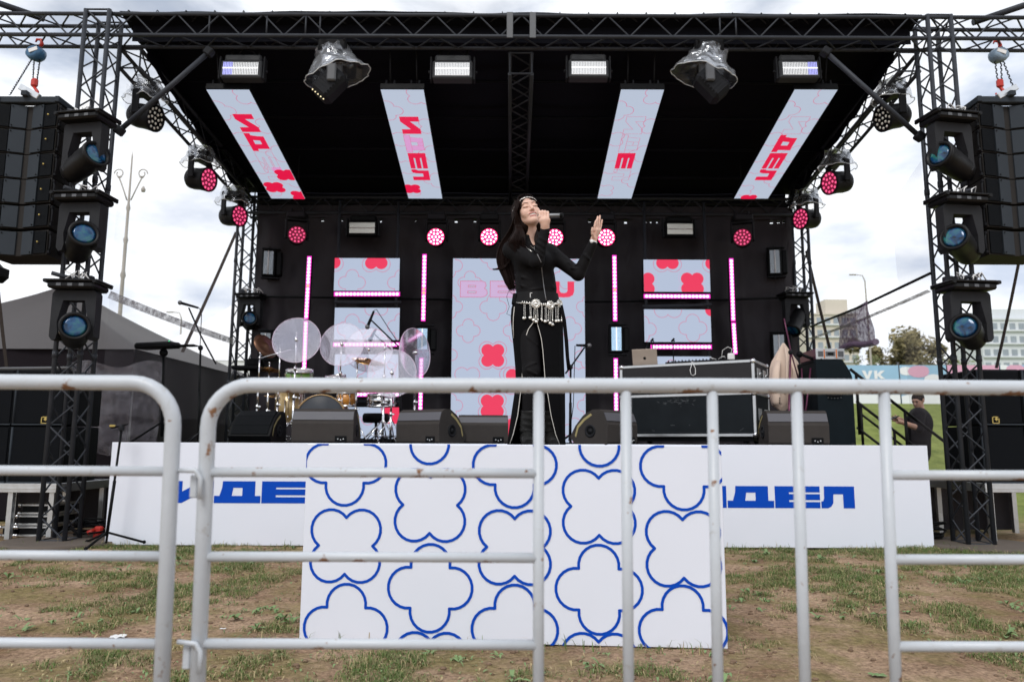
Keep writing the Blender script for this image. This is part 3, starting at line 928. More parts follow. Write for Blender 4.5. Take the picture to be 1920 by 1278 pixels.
# see-through side netting
m_net = see_through('side netting', (.42, .38, .40), .16, .7, bscale=.01, spec=.1)
mb = MB()
p00, p10 = P(1668, 690, 8.9), P(1745, 690, 8.55)
mb.grid(lambda u, v: Vector((5.42+(4.97-5.42)*u+.03*math.sin(v*5), 10.2+(8.6-10.2)*u, .3+v*4.2-u*0)), 14, 14)
solo('side_netting', mb, m_net, 'thin see-through netting hung beside the right front tower', 'netting', recalc=False)
mb = MB()
mb.grid(lambda u, v: Vector((-4.8+(xrl+4.75)*u, 8.7+3.3*u, 1.4+v*(4.1-.3*u)+.03*math.sin(u*12))), 14, 14)
solo('side_netting', mb, see_through('left netting', (.5, .5, .53), .08, .7, bscale=.01, spec=.1), 'very thin pale netting closing the left side of the stage', 'netting', recalc=False)
# ================================================================== LED screens
e_scr = glow('screen pale blue', (.40, .465, .60), 1.0)
e_scr2 = glow('screen pale blue roof', (.43, .49, .60), 1.0)
e_red = glow('screen red', (.76, .022, .085), 1.0)
e_crim = glow('screen crimson', (.70, .006, .055), 1.0)
e_line = glow('screen line', (.60, .115, .24), 1.0)
e_pink = glow('screen pink', (.54, .38, .60), 1.0); e_pinks = glow('strip pink', (.62, .30, .56), 1.0)
SM = [m_black, e_scr, e_red, e_line, e_pink, e_crim]
SM2 = [m_black, e_scr2, e_crim, e_line, e_pinks, e_crim]

def screen(label, px0, px1, pyt, pyb, Y, draw, grp='LED screens on the back wall'):
    a, b = P(px0, (pyt+pyb)/2, Y), P(px1, (pyt+pyb)/2, Y)
    zt, zb = P((px0+px1)/2, pyt, Y).z, P((px0+px1)/2, pyb, Y).z
    zb = max(zb, ZD+.03)
    w_, h_ = b.x-a.x, zt-zb
    t = thing('led_screen', label, 'screen', ((a.x+b.x)/2, Y, zb), 0, grp)
    mb = MB(); mb.box(((a.x+b.x)/2, Y+.045, zb+h_/2), (w_+.012, .08, h_+.012), None, .004)
    part('casing', mb, m_black, t)
    mb = MB()
    A = Art((a.x, Y-.001, zb), (1, 0, 0), (0, 0, 1), w_, h_, .002)
    A.fill([(0, 0), (w_, 0), (w_, h_), (0, h_)], 1, 1)
    s = F/(Y*1.03)
    def q(px, py):
        p = P(px, py, Y); return (p.x-a.x, p.z-zb)
    draw(A, q, 1/s)
    A.put(mb)
    part('display', mb, SM, t)
    return t

def ol(A, q, k, px, py, r, dg=False, m=3, wd=.85, layer=2):
    A.stroke(flower(*q(px, py), r*k, dg), wd*k, m, layer)
def fl(A, q, k, px, py, r, dg=True, m=2, layer=3):
    c = q(px, py); A.fan(flower(*c, r*k, dg), c, m, layer)

def d_center(A, q, k):
    for px, py in ((843, 498), (925, 482), (1013, 500), (1090, 498)): ol(A, q, k, px, py, 24, False)
    ol(A, q, k, 881, 530, 22); ol(A, q, k, 925, 576, 25); ol(A, q, k, 1060, 520, 22)
    for px, py in ((845, 575), (878, 620), (835, 665), (876, 712), (966, 620), (1068, 616), (1103, 575), (1100, 668), (960, 712), (1085, 708), (845, 760), (1105, 760), (1078, 806), (966, 803)): ol(A, q, k, px, py, 22 if py != 712 else 27, py in (712, 708, 803))
    for px, py in ((924, 666), (970, 713), (923, 761), (970, 806), (876, 806), (925, 852)):
        fl(A, q, k, px, py, 25)
        ol(A, q, k, px, py, 30, True, 3, 1.0)
    fl(A, q, k, 1028, 761, 25)
    x0, z0 = q(863, 557); hh = q(863, 527)[1]-z0
    for i, (ch, px) in enumerate((('B', 863), ('E', 919), ('U', 1036))):
        polys = text_polys(ch, q(px, 557)[0], z0, hh, 1.02)[0]
        for p in polys:
            if ch == 'U': A.fill(p, 2, 4)
            else:
                A.fill(p, 4, 4); A.stroke(p, 1.0*k, 3, 5)
    for (cx, cy, w2, h2) in ((885, 537, 14, 3.2), (885, 548, 16, 3.6)):
        p, r_ = q(cx-w2/2, cy+h2/2), q(cx+w2/2, cy-h2/2)
        A.fill([p, (r_[0], p[1]), r_, (p[0], r_[1])], 1, 6); A.stroke([p, (r_[0], p[1]), r_, (p[0], r_[1])], 1.0*k, 3, 7)
screen('tall central screen with pale red BE..U lettering and red flowers behind the singer', 847, 1097, 485, 829, 11.4, d_center)

def d_lu(A, q, k):
    fl(A, q, k, 706, 484, 25); ol(A, q, k, 706, 484, 31, True)
    fl(A, q, k, 618, 483, 25); ol(A, q, k, 618, 483, 31, True)
    ol(A, q, k, 660, 530, 25); ol(A, q, k, 752, 530, 25); ol(A, q, k, 568, 530, 25)
screen('wide screen above a pink light bar left, red flower halves along its top', 627, 749, 484, 545, 11.4, d_lu)
def d_ll(A, q, k):
    ol(A, q, k, 660, 616, 27); ol(A, q, k, 752, 612, 25); ol(A, q, k, 706, 570, 25, True)
    ol(A, q, k, 706, 640, 22)
screen('wide screen with faint outlines behind the clear discs', 627, 749, 577, 637, 11.4, d_ll)
def d_l3(A, q, k):
    ol(A, q, k, 660, 690, 25); ol(A, q, k, 720, 700, 25, True); ol(A, q, k, 735, 672, 20)
screen('screen low behind the drum kit, half hidden by cymbals', 627, 749, 664, 724, 11.4, d_l3)
def d_l4(A, q, k):
    ol(A, q, k, 690, 770, 25); fl(A, q, k, 735, 775, 22)
screen('lowest left screen seen between drum stands above the deck', 627, 749, 763, 822, 11.4, d_l4)
def d_ru(A, q, k):
    fl(A, q, k, 1251, 484, 25); ol(A, q, k, 1251, 484, 31, True)
    fl(A, q, k, 1343, 485, 25); ol(A, q, k, 1343, 485, 31, True)
    fl(A, q, k, 1206, 532, 25); fl(A, q, k, 1298, 532, 25); ol(A, q, k, 1206, 532, 30, True, 4); ol(A, q, k, 1298, 532, 30, True, 4)
screen('wide screen above a pink light bar right, showing solid red flowers', 1207, 1331, 487, 547, 11.4, d_ru)
def d_rl(A, q, k):
    ol(A, q, k, 1252, 570, 30, True); ol(A, q, k, 1299, 615, 26); ol(A, q, k, 1205, 617, 25); fl(A, q, k, 1343, 572, 25)
screen('wide screen with thin flower outlines behind the laptop', 1208, 1333, 580, 641, 11.4, d_rl)
screen('screen low behind the flight case, mostly hidden', 1209, 1334, 668, 728, 11.4, lambda A, q, k: ol(A, q, k, 1260, 700, 25))

def strip(label, pf, pr, wf, xr_, marks):
    """slanted ceiling screen: front edge centre/width in pixels, rear edge centre"""
    Yf, zf, Yr, zr = 8.66, 5.44, 11.25, 4.93
    xa = P(pf, 168, Yf).x; xb = P(pr, 372, Yr).x
    xm = (xa+xb)/2; W = .53
    o = V(xm-W/2, Yf, P(pf, 168, Yf).z); e_ = V(xm-W/2, Yr, P(pr, 372, Yr).z)
    d = (e_-o); Ln = d.length; d.normalize()
    n = d.cross(V(1, 0, 0)).normalized()
    t = thing('led_strip_screen', label, 'screen', o+V(W/2, 0, 0), 0, 'slanted LED screens under the roof')
    rot = Matrix((V(1, 0, 0), d, V(1, 0, 0).cross(d))).transposed()
    mb = MB(); mb.box(o+V(W/2, 0, 0)+d*Ln/2-n*.045, (W+.02, Ln+.02, .08), rot, .005); part('casing', mb, m_black, t)
    mb = MB()
    for i in range(4):
        for x in (.06, .16, .37, .47): mb.tube([o+V(x, 0, 0)+d*(Ln*(i/3.3)+.02)-n*.08, o+V(x, 0, 0)+d*(Ln*(i/3.3)+.02)-n*.15], .012, 6)
    for x in (.1, .43):
        mb.tube([o+V(x, 0, 0)+d*.1-n*.12, V(xm-W/2+x, Yf+.0, 5.95)], .01, 5); mb.tube([o+V(x, 0, 0)+d*(Ln-.1)-n*.12, V(xm-W/2+x, Yr-.05, 5.6)], .01, 5)
    part('hanger', mb, m_dark, t)
    A = Art(o+n*.0, d, (1, 0, 0), Ln, W, .002)
    A.fill([(0, 0), (Ln, 0), (Ln, W), (0, W)], 1, 1)
    def q(px, py):
        p = hit(px, py, o, n); return ((p-o).dot(d), p.x-o.x)
    marks(A, q, Ln, W)
    mb = MB(); A.put(mb); part('display', mb, SM2, t)

def strip_word(A, styles, s0=.60, s1=2.0, hgt=.25, y0=.15):
    for ch, s_, i in zip(text_polys('ИДЕЛ', s0, y0, hgt, (s1-s0)/(8.21*hgt), .13), styles, range(4)):
        for p in ch:
            if s_ == 'r': A.fill(p, 2, 4)
            elif s_ == 'p': A.fill(p, 4, 4); A.stroke(p, .005, 3, 5)
            else: A.stroke(p, .0055, 3, 4)
def outl(A, W, pts):
    for x, y, r_, dg in pts: A.stroke(flower(x, y, r_, dg), .007, 3, 2)
OUT = [(.12, .47, .19, True), (.42, .02, .2, False), (.75, .55, .19, True), (1.05, .02, .19, True), (1.4, .5, .2, False), (1.75, .03, .2, True), (2.1, .5, .2, False), (2.4, .05, .19, True)]
def mk1(A, q, Ln, W):
    outl(A, W, OUT)
    strip_word(A, 'rroo', q(445, 213)[0], q(520, 337)[0])
    for px, py in ((536, 327), (515, 350), (565, 366)):
        c = q(px, py); A.fan(flower(*c, .175, True), c, 2, 5)
    p = q(520, 318); A.fill([(p[0]-.07, p[1]-.07), (p[0]+.07, p[1]-.07), (p[0]+.07, p[1]+.07), (p[0]-.07, p[1]+.07)], 4, 3)
def mk2(A, q, Ln, W):
    outl(A, W, OUT); strip_word(A, 'rprr', q(765, 218)[0], q(790, 337)[0])
    c = q(773, 353); A.fan(flower(*c, .15, True), c, 2, 5)
def mk3(A, q, Ln, W):
    outl(A, W, OUT); strip_word(A, 'ooro', q(1180, 218)[0], q(1165, 337)[0])
def mk4(A, q, Ln, W):
    outl(A, W, OUT); strip_word(A, 'orrr', q(1490, 218)[0], q(1430, 337)[0])
    c = q(1402, 372); A.fan(flower(*c, .15, True), c, 2, 5)
strip('slanted ceiling screen with red ИД and red flowers, nearest the left tower', 420, 546, 82, 0, mk1)
strip('slanted ceiling screen reading ИДЕЛ in red with a pink Д', 751, 800, 83, 0, mk2)
strip('slanted ceiling screen with one solid red Е among outlined letters', 1201, 1155, 83, 0, mk3)
strip('slanted ceiling screen with solid red ДЕЛ, nearest the right tower', 1529, 1409, 82, 0, mk4)

# ================================================================== light bars
e_led = glow('pink led core', (1.0, .62, .93), 2.0)
e_ledglow = glow('magenta led glow', (.80, .02, .48), 1.5)  # emissive strip standing in for the magenta glow around the diodes
e_amber = glow('amber led core', (1.0, .6, .35), 1.0)
m_ledoff = mat('led lens off', (.4, .4, .42), .3)
GB = 'pink LED light bars on the back wall'
def ledbar(label, pa, pb, Y, n, amber=()):
    a, b = P(*pa, Y), P(*pb, Y)
    d = (b-a); L_ = d.length; d.normalize()
    t = thing('led_bar', label, 'light bar', a, 0, GB)
    M = frame(a, (0, -1, 0), d)
    rot = M.to_3x3()
    mb = MB(); mb.box((a+b)/2+V(0, .037, 0), (.085, L_+.05, .06), rot, .008); part('housing', mb, m_black, t)
    mb = MB(); mb.box((a+b)/2+V(0, .0035, 0), (.066, L_+.03, .004), rot); part('glow_strip', mb, e_ledglow, t)
    mb = MB()
    for i in range(n):
        c = a+d*(L_*(i+.5)/n)
        mb.lathe([(.0255, 0), (.023, .008), (.012, .012), (0, .013)], frame(c, (0, -1, 0), d), 10, 1 if i in amber else 0)
    part('led_row', mb, [e_led, e_amber], t)
    mb = MB()
    for f_ in (.1, .9):
        mb = MB(); mb.box(a+d*L_*f_+V(0, .09, 0), (.03, .05, .06), None, .004); part('bracket', mb, m_dark, t)
YB = 11.25
ledbar('tall pink light bar between the left wash light and left screens, upper piece', (580, 482), (574, 596), YB, 18, (8,))
ledbar('pink light bar seen through the clear disc farthest left', (573.5, 603), (570, 697), YB, 15)
ledbar('tall pink light bar between the left screens and central screen, upper piece', (796, 478), (793.5, 600), YB, 18, (9, 10))
ledbar('short pink light bar rising behind the clear disc beside the central screen', (790, 672), (788, 768), YB, 14)
ledbar('tall pink light bar right of the singer’s raised hand', (1152, 480), (1153.5, 600), YB, 18, (9,))
ledbar('pink light bar below the blue-lit strobe right of the singer', (1154.5, 673), (1155.5, 770), YB, 15)
ledbar('tall pink light bar beyond the right screens, upper piece', (1371, 486), (1375, 600), YB, 18)
ledbar('pink light bar just behind the charger on the flight case', (1375.5, 606), (1379, 662), YB, 9)
ledbar('horizontal pink light bar under the upper left screen', (628, 551), (748, 551), YB, 18)
ledbar('horizontal pink light bar behind the clear disc beside the overhead microphone', (626, 645.5), (748, 645.5), YB, 18)
ledbar('horizontal pink light bar low behind the cymbals', (660, 739), (748, 739), YB, 13)
ledbar('horizontal pink light bar under the upper right screen', (1209, 555), (1330, 555.5), YB, 18)
ledbar('horizontal pink light bar right behind the laptop', (1222, 650), (1333, 650), YB, 17)
# dark support pipes of the screens
for lab, px in (('left', 636), ('left', 746), ('right', 1207), ('right', 1318)):
    pass
def pipe(label, pts, r=.024, m=None, name='support_pipe', cat='pipe', grp='black pipes carrying the side screens'):
    mb = MB(); mb.tube(pts, r, 8); solo(name, mb, m or m_truss, label, cat, grp)
for px, lab in ((637, 'black pipe dropping to the left edge of the upper left screen'), (747, 'black pipe dropping to the right edge of the upper left screen'), (1208, 'black pipe dropping to the left edge of the upper right screen'), (1320, 'black pipe dropping to the right edge of the upper right screen')):
    a = P(px, 400, 11.55); b = P(px, 560, 11.55)
    pipe(lab, [V(a.x, 11.55, 4.95), V(a.x, 11.55, ZD)])
for a_, b_, lab in (((627, 566), (752, 566), 'horizontal black pipe under the upper left light bar'), ((1205, 574), (1334, 571), 'horizontal black pipe under the upper right light bar'), ((560, 746), (752, 754), 'horizontal black pipe low behind the drum kit')):
    pipe(lab, [P(*a_, 11.36), P(*b_, 11.36)])
pipe('thin horizontal black cable across the back drape', [P(490, 556, 11.8), P(640, 558, 11.85), P(860, 562, 11.8), P(1100, 566, 11.8), P(1360, 562, 11.85), P(1485, 557, 11.8)], .018, m_black, 'drape_cable', 'cable', 'cables')

# ================================================================== wash lights
e_wled = glow('wash led core', (1.0, .72, .85), 3.2)
e_wface = glow('wash led face', (1.0, .015, .17), 1.5)
e_sled = glow('side led core', (.95, .10, .26), 1.1)
e_sface = glow('side led face', (.30, .006, .05), .5)
m_wled = mat('white led lens', (.97, .93, .80), .3)
m_washbody = mat('wash light body', (.014, .014, .016), .35)
def hexes():
    pts = [(0, 0)]
    for r_, n in ((.42, 6), (.8, 12)):
        pts += [(r_*math.cos(2*PI*i/n+(.26 if n == 12 else 0)), r_*math.sin(2*PI*i/n+(.26 if n == 12 else 0))) for i in range(n)]
    return pts
def wash(label, px, py, Y, rpx, aim, state, base=True, grp='moving wash lights around the stage', cover=False):
    """px,py: middle of the LED face; rpx its radius in photo pixels"""
    c = P(px, py, Y); r = .118
    aim = Vector(aim).normalized()
    piv = c - aim*.16
    top = piv+V(0, 0, .27)
    t = thing('wash_light', label, 'stage light', top+V(0, 0, .14), 0, grp)
    mb = MB(); mb.box(top+V(0, 0, .07), (.30, .22, .11), None, .02)
    for s_ in (-1, 1): mb.box(top+V(s_*.1, 0, .15), (.035, .06, .09), None, .006)
    part('base', mb, m_washbody, t)
    side = aim.cross(V(0, 0, 1)); side.normalize()
    mb = MB()
    for s_ in (-1, 1): mb.box(piv+side*s_*(.185 if cover else .165)+V(0, 0, .12), (.035, .10, .32), Matrix((side, V(0, 0, 1).cross(side), V(0, 0, 1))).transposed(), .012)
    mb.box(top+V(0, 0, .005), (.37, .11, .04), Matrix((side, V(0, 0, 1).cross(side), V(0, 0, 1))).transposed(), .01)
    part('yoke', mb, m_washbody, t)
    mb = MB(); M = frame(c, aim); k_ = 1.17 if cover else 1.0
    M = M @ Matrix.Diagonal((k_, k_, k_, 1))
    mb.lathe([(.0, -.30), (.085, -.295), (.120, -.26), (.132, -.20), (.132, -.12), (.140, -.05), (.148, -.01), (.148, .012), (.136, .014), (.134, -.004)], M, 24)
    h = part('head', mb, m_washbody, t)
    mb = MB(); mb.lathe([(.134, -.003), (0, -.003)], M, 24); f_ = part('led_face', mb, {'on': e_wface, 'side': e_sface, 'off': m_black}[state], h)
    mb = MB()
    for x, y in hexes():
        mb.lathe([(.0165, 0), (.013, .007), (0, .009)], M @ Matrix.Translation((x*.134, y*.134, -.001)), 8)
    part('led_lenses', mb, {'on': e_wled, 'side': e_sled, 'off': m_wled}[state], h)
    if cover:
        film(t, top+V(0, 0, .07), .17, .27, .26, int(px))
    return t
def film(t, c, r0, r1, h, seed, tilt=(0, 0)):
    mb = MB()
    rot = Matrix.Rotation(tilt[0], 3, 'X') @ Matrix.Rotation(tilt[1], 3, 'Y')
    def fn(u, v):
        a = 2*PI*u; r = r0+(r1-r0)*v**1.6
        n_ = noise.noise(Vector((math.cos(a)*2.2+seed, math.sin(a)*2.2, v*3)))
        n2_ = noise.noise(Vector((math.cos(a)*6+seed, math.sin(a)*6, v*7)))
        r *= 1+.13*n_+.07*n2_
        return Vector(c) + rot @ Vector((r*math.cos(a), r*.75*math.sin(a), .13-h*v+.05*n_))
    mb.grid(fn, 44, 12)
    mb.grid(lambda u, v: fn(u, 0)*(1-v)+(Vector(c)+rot @ Vector((0, 0, .15)))*v, 44, 2)
    part('rain_cover', mb, m_film, t, recalc=False)
    mb = MB(); mb.tube([fn(i/44, 1.0) for i in range(44)], .006, 5, closed=True); part('cover_hem', mb, m_filmhem, t)
m_filmhem = see_through('film hem', (.75, .78, .8), .8, .3)

for px, py, Y, aim, lab, st_ in (
  (291, 222, 8.95, (.96, -.14, -.22), 'unlit wash light with white LEDs under film by the left tower brace', 'off'),
  (391, 337, 10.2, (.94, -.28, -.16), 'dim pink wash light hanging midway along the left roof edge', 'side'),
  (449, 405, 11.5, (.90, -.40, -.10), 'dim pink wash light at the rear end of the left roof edge', 'side'),
  (1655, 222, 8.95, (-.96, -.14, -.22), 'unlit wash light with white LEDs under film by the right tower brace', 'off'),
  (1555, 343, 10.2, (-.94, -.28, -.16), 'dim pink wash light hanging midway along the right roof edge', 'side'),
  (1501, 410, 11.5, (-.90, -.40, -.10), 'dim pink wash light at the rear end of the right roof edge', 'side')):
    wash(lab, px, py, Y, 20, aim, st_, cover=True)
for px, py, aim, lab, st_ in (
  (557, 440, (.32, -.94, -.05), 'dimmer pink wash light hung alone left of the back row', 'side'),
  (817, 444, (.0, -1, -.06), 'bright pink wash light above the left vertical light bar', 'on'),
  (917, 444, (.0, -1, -.06), 'bright pink wash light just left of the singer’s hair', 'on'),
  (1040, 445, (.0, -1, -.06), 'bright pink wash light partly behind the singer’s raised forearm', 'on'),
  (1137, 445, (.0, -1, -.06), 'bright pink wash light right behind the singer’s open hand', 'on'),
  (1392, 445, (-.32, -.94, -.05), 'dimmer pink wash light hung alone right of the back row', 'side')):
    wash(lab, px, py, 11.3, 17, aim, st_)

# ================================================================== strobes
e_str = glow('strobe panel lit', (.80, .83, .86), .62, (.6, .6, .6))
e_strb = glow('strobe panel violet', (.36, .38, .95), .9, (.3, .3, .5))
e_strw = glow('strobe tube', (1, 1, 1), 1.0)
e_strc = glow('strobe panel blue', (.50, .75, 1.0), .9, (.3, .4, .5))
m_refl = mat('strobe reflector', (.62, .60, .54), .22, .5, var=.15, scale=6)
m_refl2 = mat('strobe reflector grey', (.42, .46, .50), .25, .5, var=.2, scale=4)
m_strh = mat('strobe housing', (.045, .048, .053), .5, spec=.15)
GS = 'strobe panels on the stage rig'
def strobe(label, px, py, Y, w_, h_, kind, rot=0.0, yaw=0.0, pitch=0.0):
    c = P(px, py, Y)
    t = thing('strobe_light', label, 'strobe', c, 0, GS)
    Rm = Matrix.Rotation(yaw, 3, 'Z') @ Matrix.Rotation(pitch, 3, 'X') @ Matrix.Rotation(rot, 3, 'Y')
    X = lambda x, y, z: c + Rm @ V(x, y, z)
    mb = MB(); mb.box(X(0, .08, 0), (w_+.07, .14, h_+.07), Rm, .015)
    mb.box(X(0, .10, h_/2+.085), (w_+.02, .12, .10), Rm, .02)
    hs = part('housing', mb, m_strh if kind in ('front', 'violet', 'frontblue') else m_black, t)
    mb = MB(); mb.box(X(0, .006, 0), (w_, .004, h_), Rm); mb2 = MB()
    part('light_panel', mb, {'front': e_str, 'violet': e_str, 'frontblue': e_str, 'off': m_refl, 'grey': m_refl2, 'blue': e_strc}[kind], hs)
    if kind in ('violet', 'frontblue'):
        mb = MB(); sg = -1 if kind == 'violet' else 1
        mb.box(X(sg*w_*.37, .002, .0), (w_*.26, .004, h_), Rm); part('lit_segment', mb, e_strb, hs)
    mb = MB()
    n = 22
    for i in range(n+1): mb.box(X(-w_/2+w_*i/n, -.002, 0), (.0035, .008, h_), Rm)
    part('louvre', mb, m_grey if kind != 'off' else m_refl, hs)
    mb = MB(); mb.tube([X(-w_/2, -.006, 0), X(w_/2, -.006, 0)], .009, 6); part('flash_tube', mb, e_strw if kind not in ('off', 'grey') else m_white, hs)
    for s_ in (-1, 1):
        mb = MB(); mb.box(X(s_*(w_/2+.055), .08, .03), (.022, .10, h_+.14), Rm, .006)
        mb.tube([X(s_*(w_/2+.05), .08, 0), X(s_*(w_/2+.09), .08, 0)], .018, 8)
        part('bracket', mb, m_dark, t)
    if kind in ('front', 'violet', 'frontblue'):
        mb = MB()
        mb.tube([X(-.1, .1, h_/2+.13), X(-.02, .09, h_/2+.24), X(.1, .09, h_/2+.2), X(.16, .1, h_/2+.13)], .006, 5)
        for s_ in (-1, 1): mb.tube([X(s_*.17, .1, h_/2+.12), X(s_*.17, .16, h_/2+.30)], .014, 6)
        part('cable_and_clamp', mb, m_dark, t)
strobe('strobe panel with violet left segment under the roof truss, farthest left', 451, 128, 8.5, .43, .165, 'violet', pitch=R(-4))
strobe('white strobe panel under the truss left of the middle joint', 848, 129, 8.5, .42, .17, 'front', pitch=R(-4))
strobe('white strobe panel under the truss right of the middle joint', 1104, 127, 8.5, .42, .17, 'front', pitch=R(-4))
strobe('strobe panel with blue right segment under the roof truss, farthest right', 1500, 128, 8.5, .42, .165, 'frontblue', pitch=R(-4))
strobe('dull beige strobe hanging above the upper left screen', 679, 427, 11.5, .40, .17, 'off')
strobe('dull beige strobe hanging above the upper right screen', 1275, 429, 11.5, .40, .17, 'off')
strobe('upright grey strobe beside the rear left tower', 503, 492, 11.8, .38, .15, 'grey', R(90), R(10))
strobe('upright grey strobe beside the rear right tower', 1453, 490, 11.8, .38, .15, 'grey', R(90), R(-10))
strobe('upright strobe low on the left drape above the stands', 497, 645, 11.7, .36, .15, 'grey', R(90), R(10))
strobe('upright pale strobe behind the beige jacket', 1461, 652, 11.7, .42, .16, 'grey', R(90), R(-10))
strobe('upright blue-lit strobe right of the singer’s skirt', 1156, 635, 11.3, .36, .15, 'blue', R(90))
strobe('upright blue-lit strobe behind a clear disc left of the central screen', 791.5, 635, 11.3, .32, .15, 'blue', R(90))

# profile lights under rain hoods
def hooded(label, px, py, sgn, hood_dx):
    c = P(px, py, 8.5)
    t = thing('hooded_moving_light', label, 'stage light', c+V(0, 0, .3), 0, 'moving lights under clear rain hoods')
    mb = MB(); mb.box(c+V(0, 0, .24), (.34, .26, .16), None, .02); part('base', mb, m_dark, t)
    ax = V(.62*sgn, -.25, -.72).normalized()
    Rm = Matrix.Rotation(R(-42)*sgn, 3, 'Y')
    hc = c+V(.03*sgn, 0, -.22)
    mb = MB(); mb.box(hc, (.27, .26, .40), Rm, .05)
    for k in range(6): mb.box(hc+Rm @ V(0, -.131, -.12+k*.045), (.22, .006, .012), Rm)
    hd = part('head', mb, m_dark, t)
    for bx in ((V(-.02*sgn, -.15, -.13), (.11, .05, .22)), (V(-.02*sgn, .15, -.05), (.11, .05, .36))):
        mb = MB(); mb.box(c+bx[0], bx[1], None, .015); part('yoke_arm', mb, m_grey, t)
    if sgn < 0:
        mb = MB()
        for k in range(5): mb.ball(hc+Rm @ V(-.05+.045*k-.0, -.10, -.205)+V(0, -.03, 0), .009, 6, 4)
        part('status_leds', mb, glow('warm led', (1, .85, .5), 1.2), hd)
    film(t, c+V(.0, 0, .12), .20, .40, .36, int(px), (0, R(14)*(-sgn)*(-1) if hood_dx else 0))
    return t
hooded('moving light under a crumpled clear hood, left of the middle, head tilted left', 625, 128, -1, 1)
hooded('moving light under a crumpled clear hood, right of the middle, head tilted right', 1328, 128, 1, 1)

# ================================================================== big moving heads on the towers
def lens_mat():
    m, nt, b = _new('coated lens')
    N = nt.nodes.new; L = nt.links.new
    tc = N('ShaderNodeTexCoord'); nz = N('ShaderNodeTexNoise'); nz.inputs['Scale'].default_value = 7; nz.inputs['Detail'].default_value = 2; nz.inputs['Distortion'].default_value = 1.2
    L(tc.outputs['Object'], nz.inputs['Vector'])
    r = N('ShaderNodeValToRGB'); r.color_ramp.elements[0].position = .3; r.color_ramp.elements[0].color = (.002, .009, .02, 1)
    r.color_ramp.elements[1].position = .72; r.color_ramp.elements[1].color = (.03, .17, .15, 1)
    e = r.color_ramp.elements.new(.5); e.color = (.008, .06, .16, 1)
    L(nz.outputs['Fac'], r.inputs[0]); L(r.outputs[0], b.inputs['Base Color'])
    b.inputs['Roughness'].default_value = .1; b.inputs['Coat Weight'].default_value = .15; b.inputs['Metallic'].default_value = .1
    MATS['coated lens'] = m
    return m
m_lens = lens_mat()
m_mh = mat('moving head casing', (.009, .009, .010), .42, var=.2, spec=.18)
m_mh2 = mat('moving head yoke', (.028, .029, .032), .5, var=.2)
GM = 'large moving heads hung on the front towers'
def moving_head(label, px, py, Y, aim, s=1.0, yaw=0.0, arm=None, grp=GM, tower_x=None):
    """px,py: pivot of the head"""
    c = P(px, py, Y)
    aim = Vector(aim).normalized()
    Rz = Matrix.Rotation(yaw, 3, 'Z')
    X = lambda x, y, z: c + Rz @ (V(x, y, z)*s)
    t = thing('moving_head', label, 'stage light', X(0, 0, .57), 0, grp)
    mb = MB()
    mb.box(X(0, 0, .49), (.50*s, .34*s, .07*s), Rz, .02*s); mb.box(X(0, 0, .54), (.58*s, .36*s, .025*s), Rz, .008*s)
    for q in (-1, 1): mb.tube([X(q*.26, -.19, .525), X(q*.26, .19, .525)], .018*s, 8)
    bs = part('base', mb, m_mh, t)
    for k in range(3):
        mb = MB(); mb.box(X(-.12+.12*k, -.172, .49), (.05*s, .006*s, .03*s), Rz); part('connector_panel', mb, m_grey, bs)
    M4 = Matrix.Translation(X(0, .065, 0)) @ Rz.to_4x4() @ Matrix.Rotation(PI/2, 4, 'X')
    o = [(-.235, -.06), (-.205, -.10), (-.165, -.09), (-.15, -.02), (-.165, .10), (-.115, .335), (.115, .335), (.165, .10), (.16, -.02), (.165, -.09), (.205, -.10), (.235, -.06), (.235, .41), (.21, .445), (-.21, .445), (-.235, .41)]
    mb = MB(); mb.prism([(x*s, y*s) for x, y in o], M4, .13*s); part('yoke', mb, m_mh2, t)
    M = frame(c, aim)
    mb = MB(); mb.lathe([(r*s, z*s) for r, z in ((0, -.30), (.10, -.295), (.125, -.26), (.135, -.18), (.137, -.05), (.143, .0), (.146, .20), (.153, .21), (.153, .245), (.124, .247), (.120, .222))], M, 28)
    hd = part('head', mb, m_mh, t)
    mb = MB(); mb.lathe([(r*s, z*s) for r, z in ((.120, .222), (.09, .234), (.05, .240), (0, .242))], M, 28); part('lens', mb, m_lens, hd)
    mb = MB()
    sd_ = aim.cross(V(0, 0, 1)); sd_.normalize()
    for q in (-1, 1): mb.tube([c+Rz @ V(q*.13*s, 0, 0), c+Rz @ V(q*.18*s, 0, 0)], .035*s, 10)
    part('tilt_pivot', mb, m_alu, t)
    # clamps, safety wires and short arm back to the tower
    for q in (-1, 1):
        mb = MB(); mb.box(X(q*.12, .02, .585), (.05*s, .07*s, .08*s), Rz, .01); part('clamp', mb, m_dark, t)
    r_ = random.Random(int(px+py))
    for k in range(5):
        mb = MB(); p0 = X(r_.uniform(-.1, .15), r_.uniform(-.1, .1), .55)
        mb.tube([p0, p0+V(r_.uniform(-.06, .06), -.03, .07), p0+V(r_.uniform(-.1, .1), .0, .11), p0+V(r_.uniform(-.12, .12), .02, .02)], .007, 5); part('safety_wire', mb, m_white, t)
    if arm is not None:
        mb = MB(); a0 = X(arm[0], 0, .65); a1 = V(arm[1], arm[2], a0.z+arm[3]); mb.tube([a0, a1], .024, 8); mb.box(a1, (.09, .09, .09), None, .01)
        part('support_arm', mb, m_truss, t)
    return t
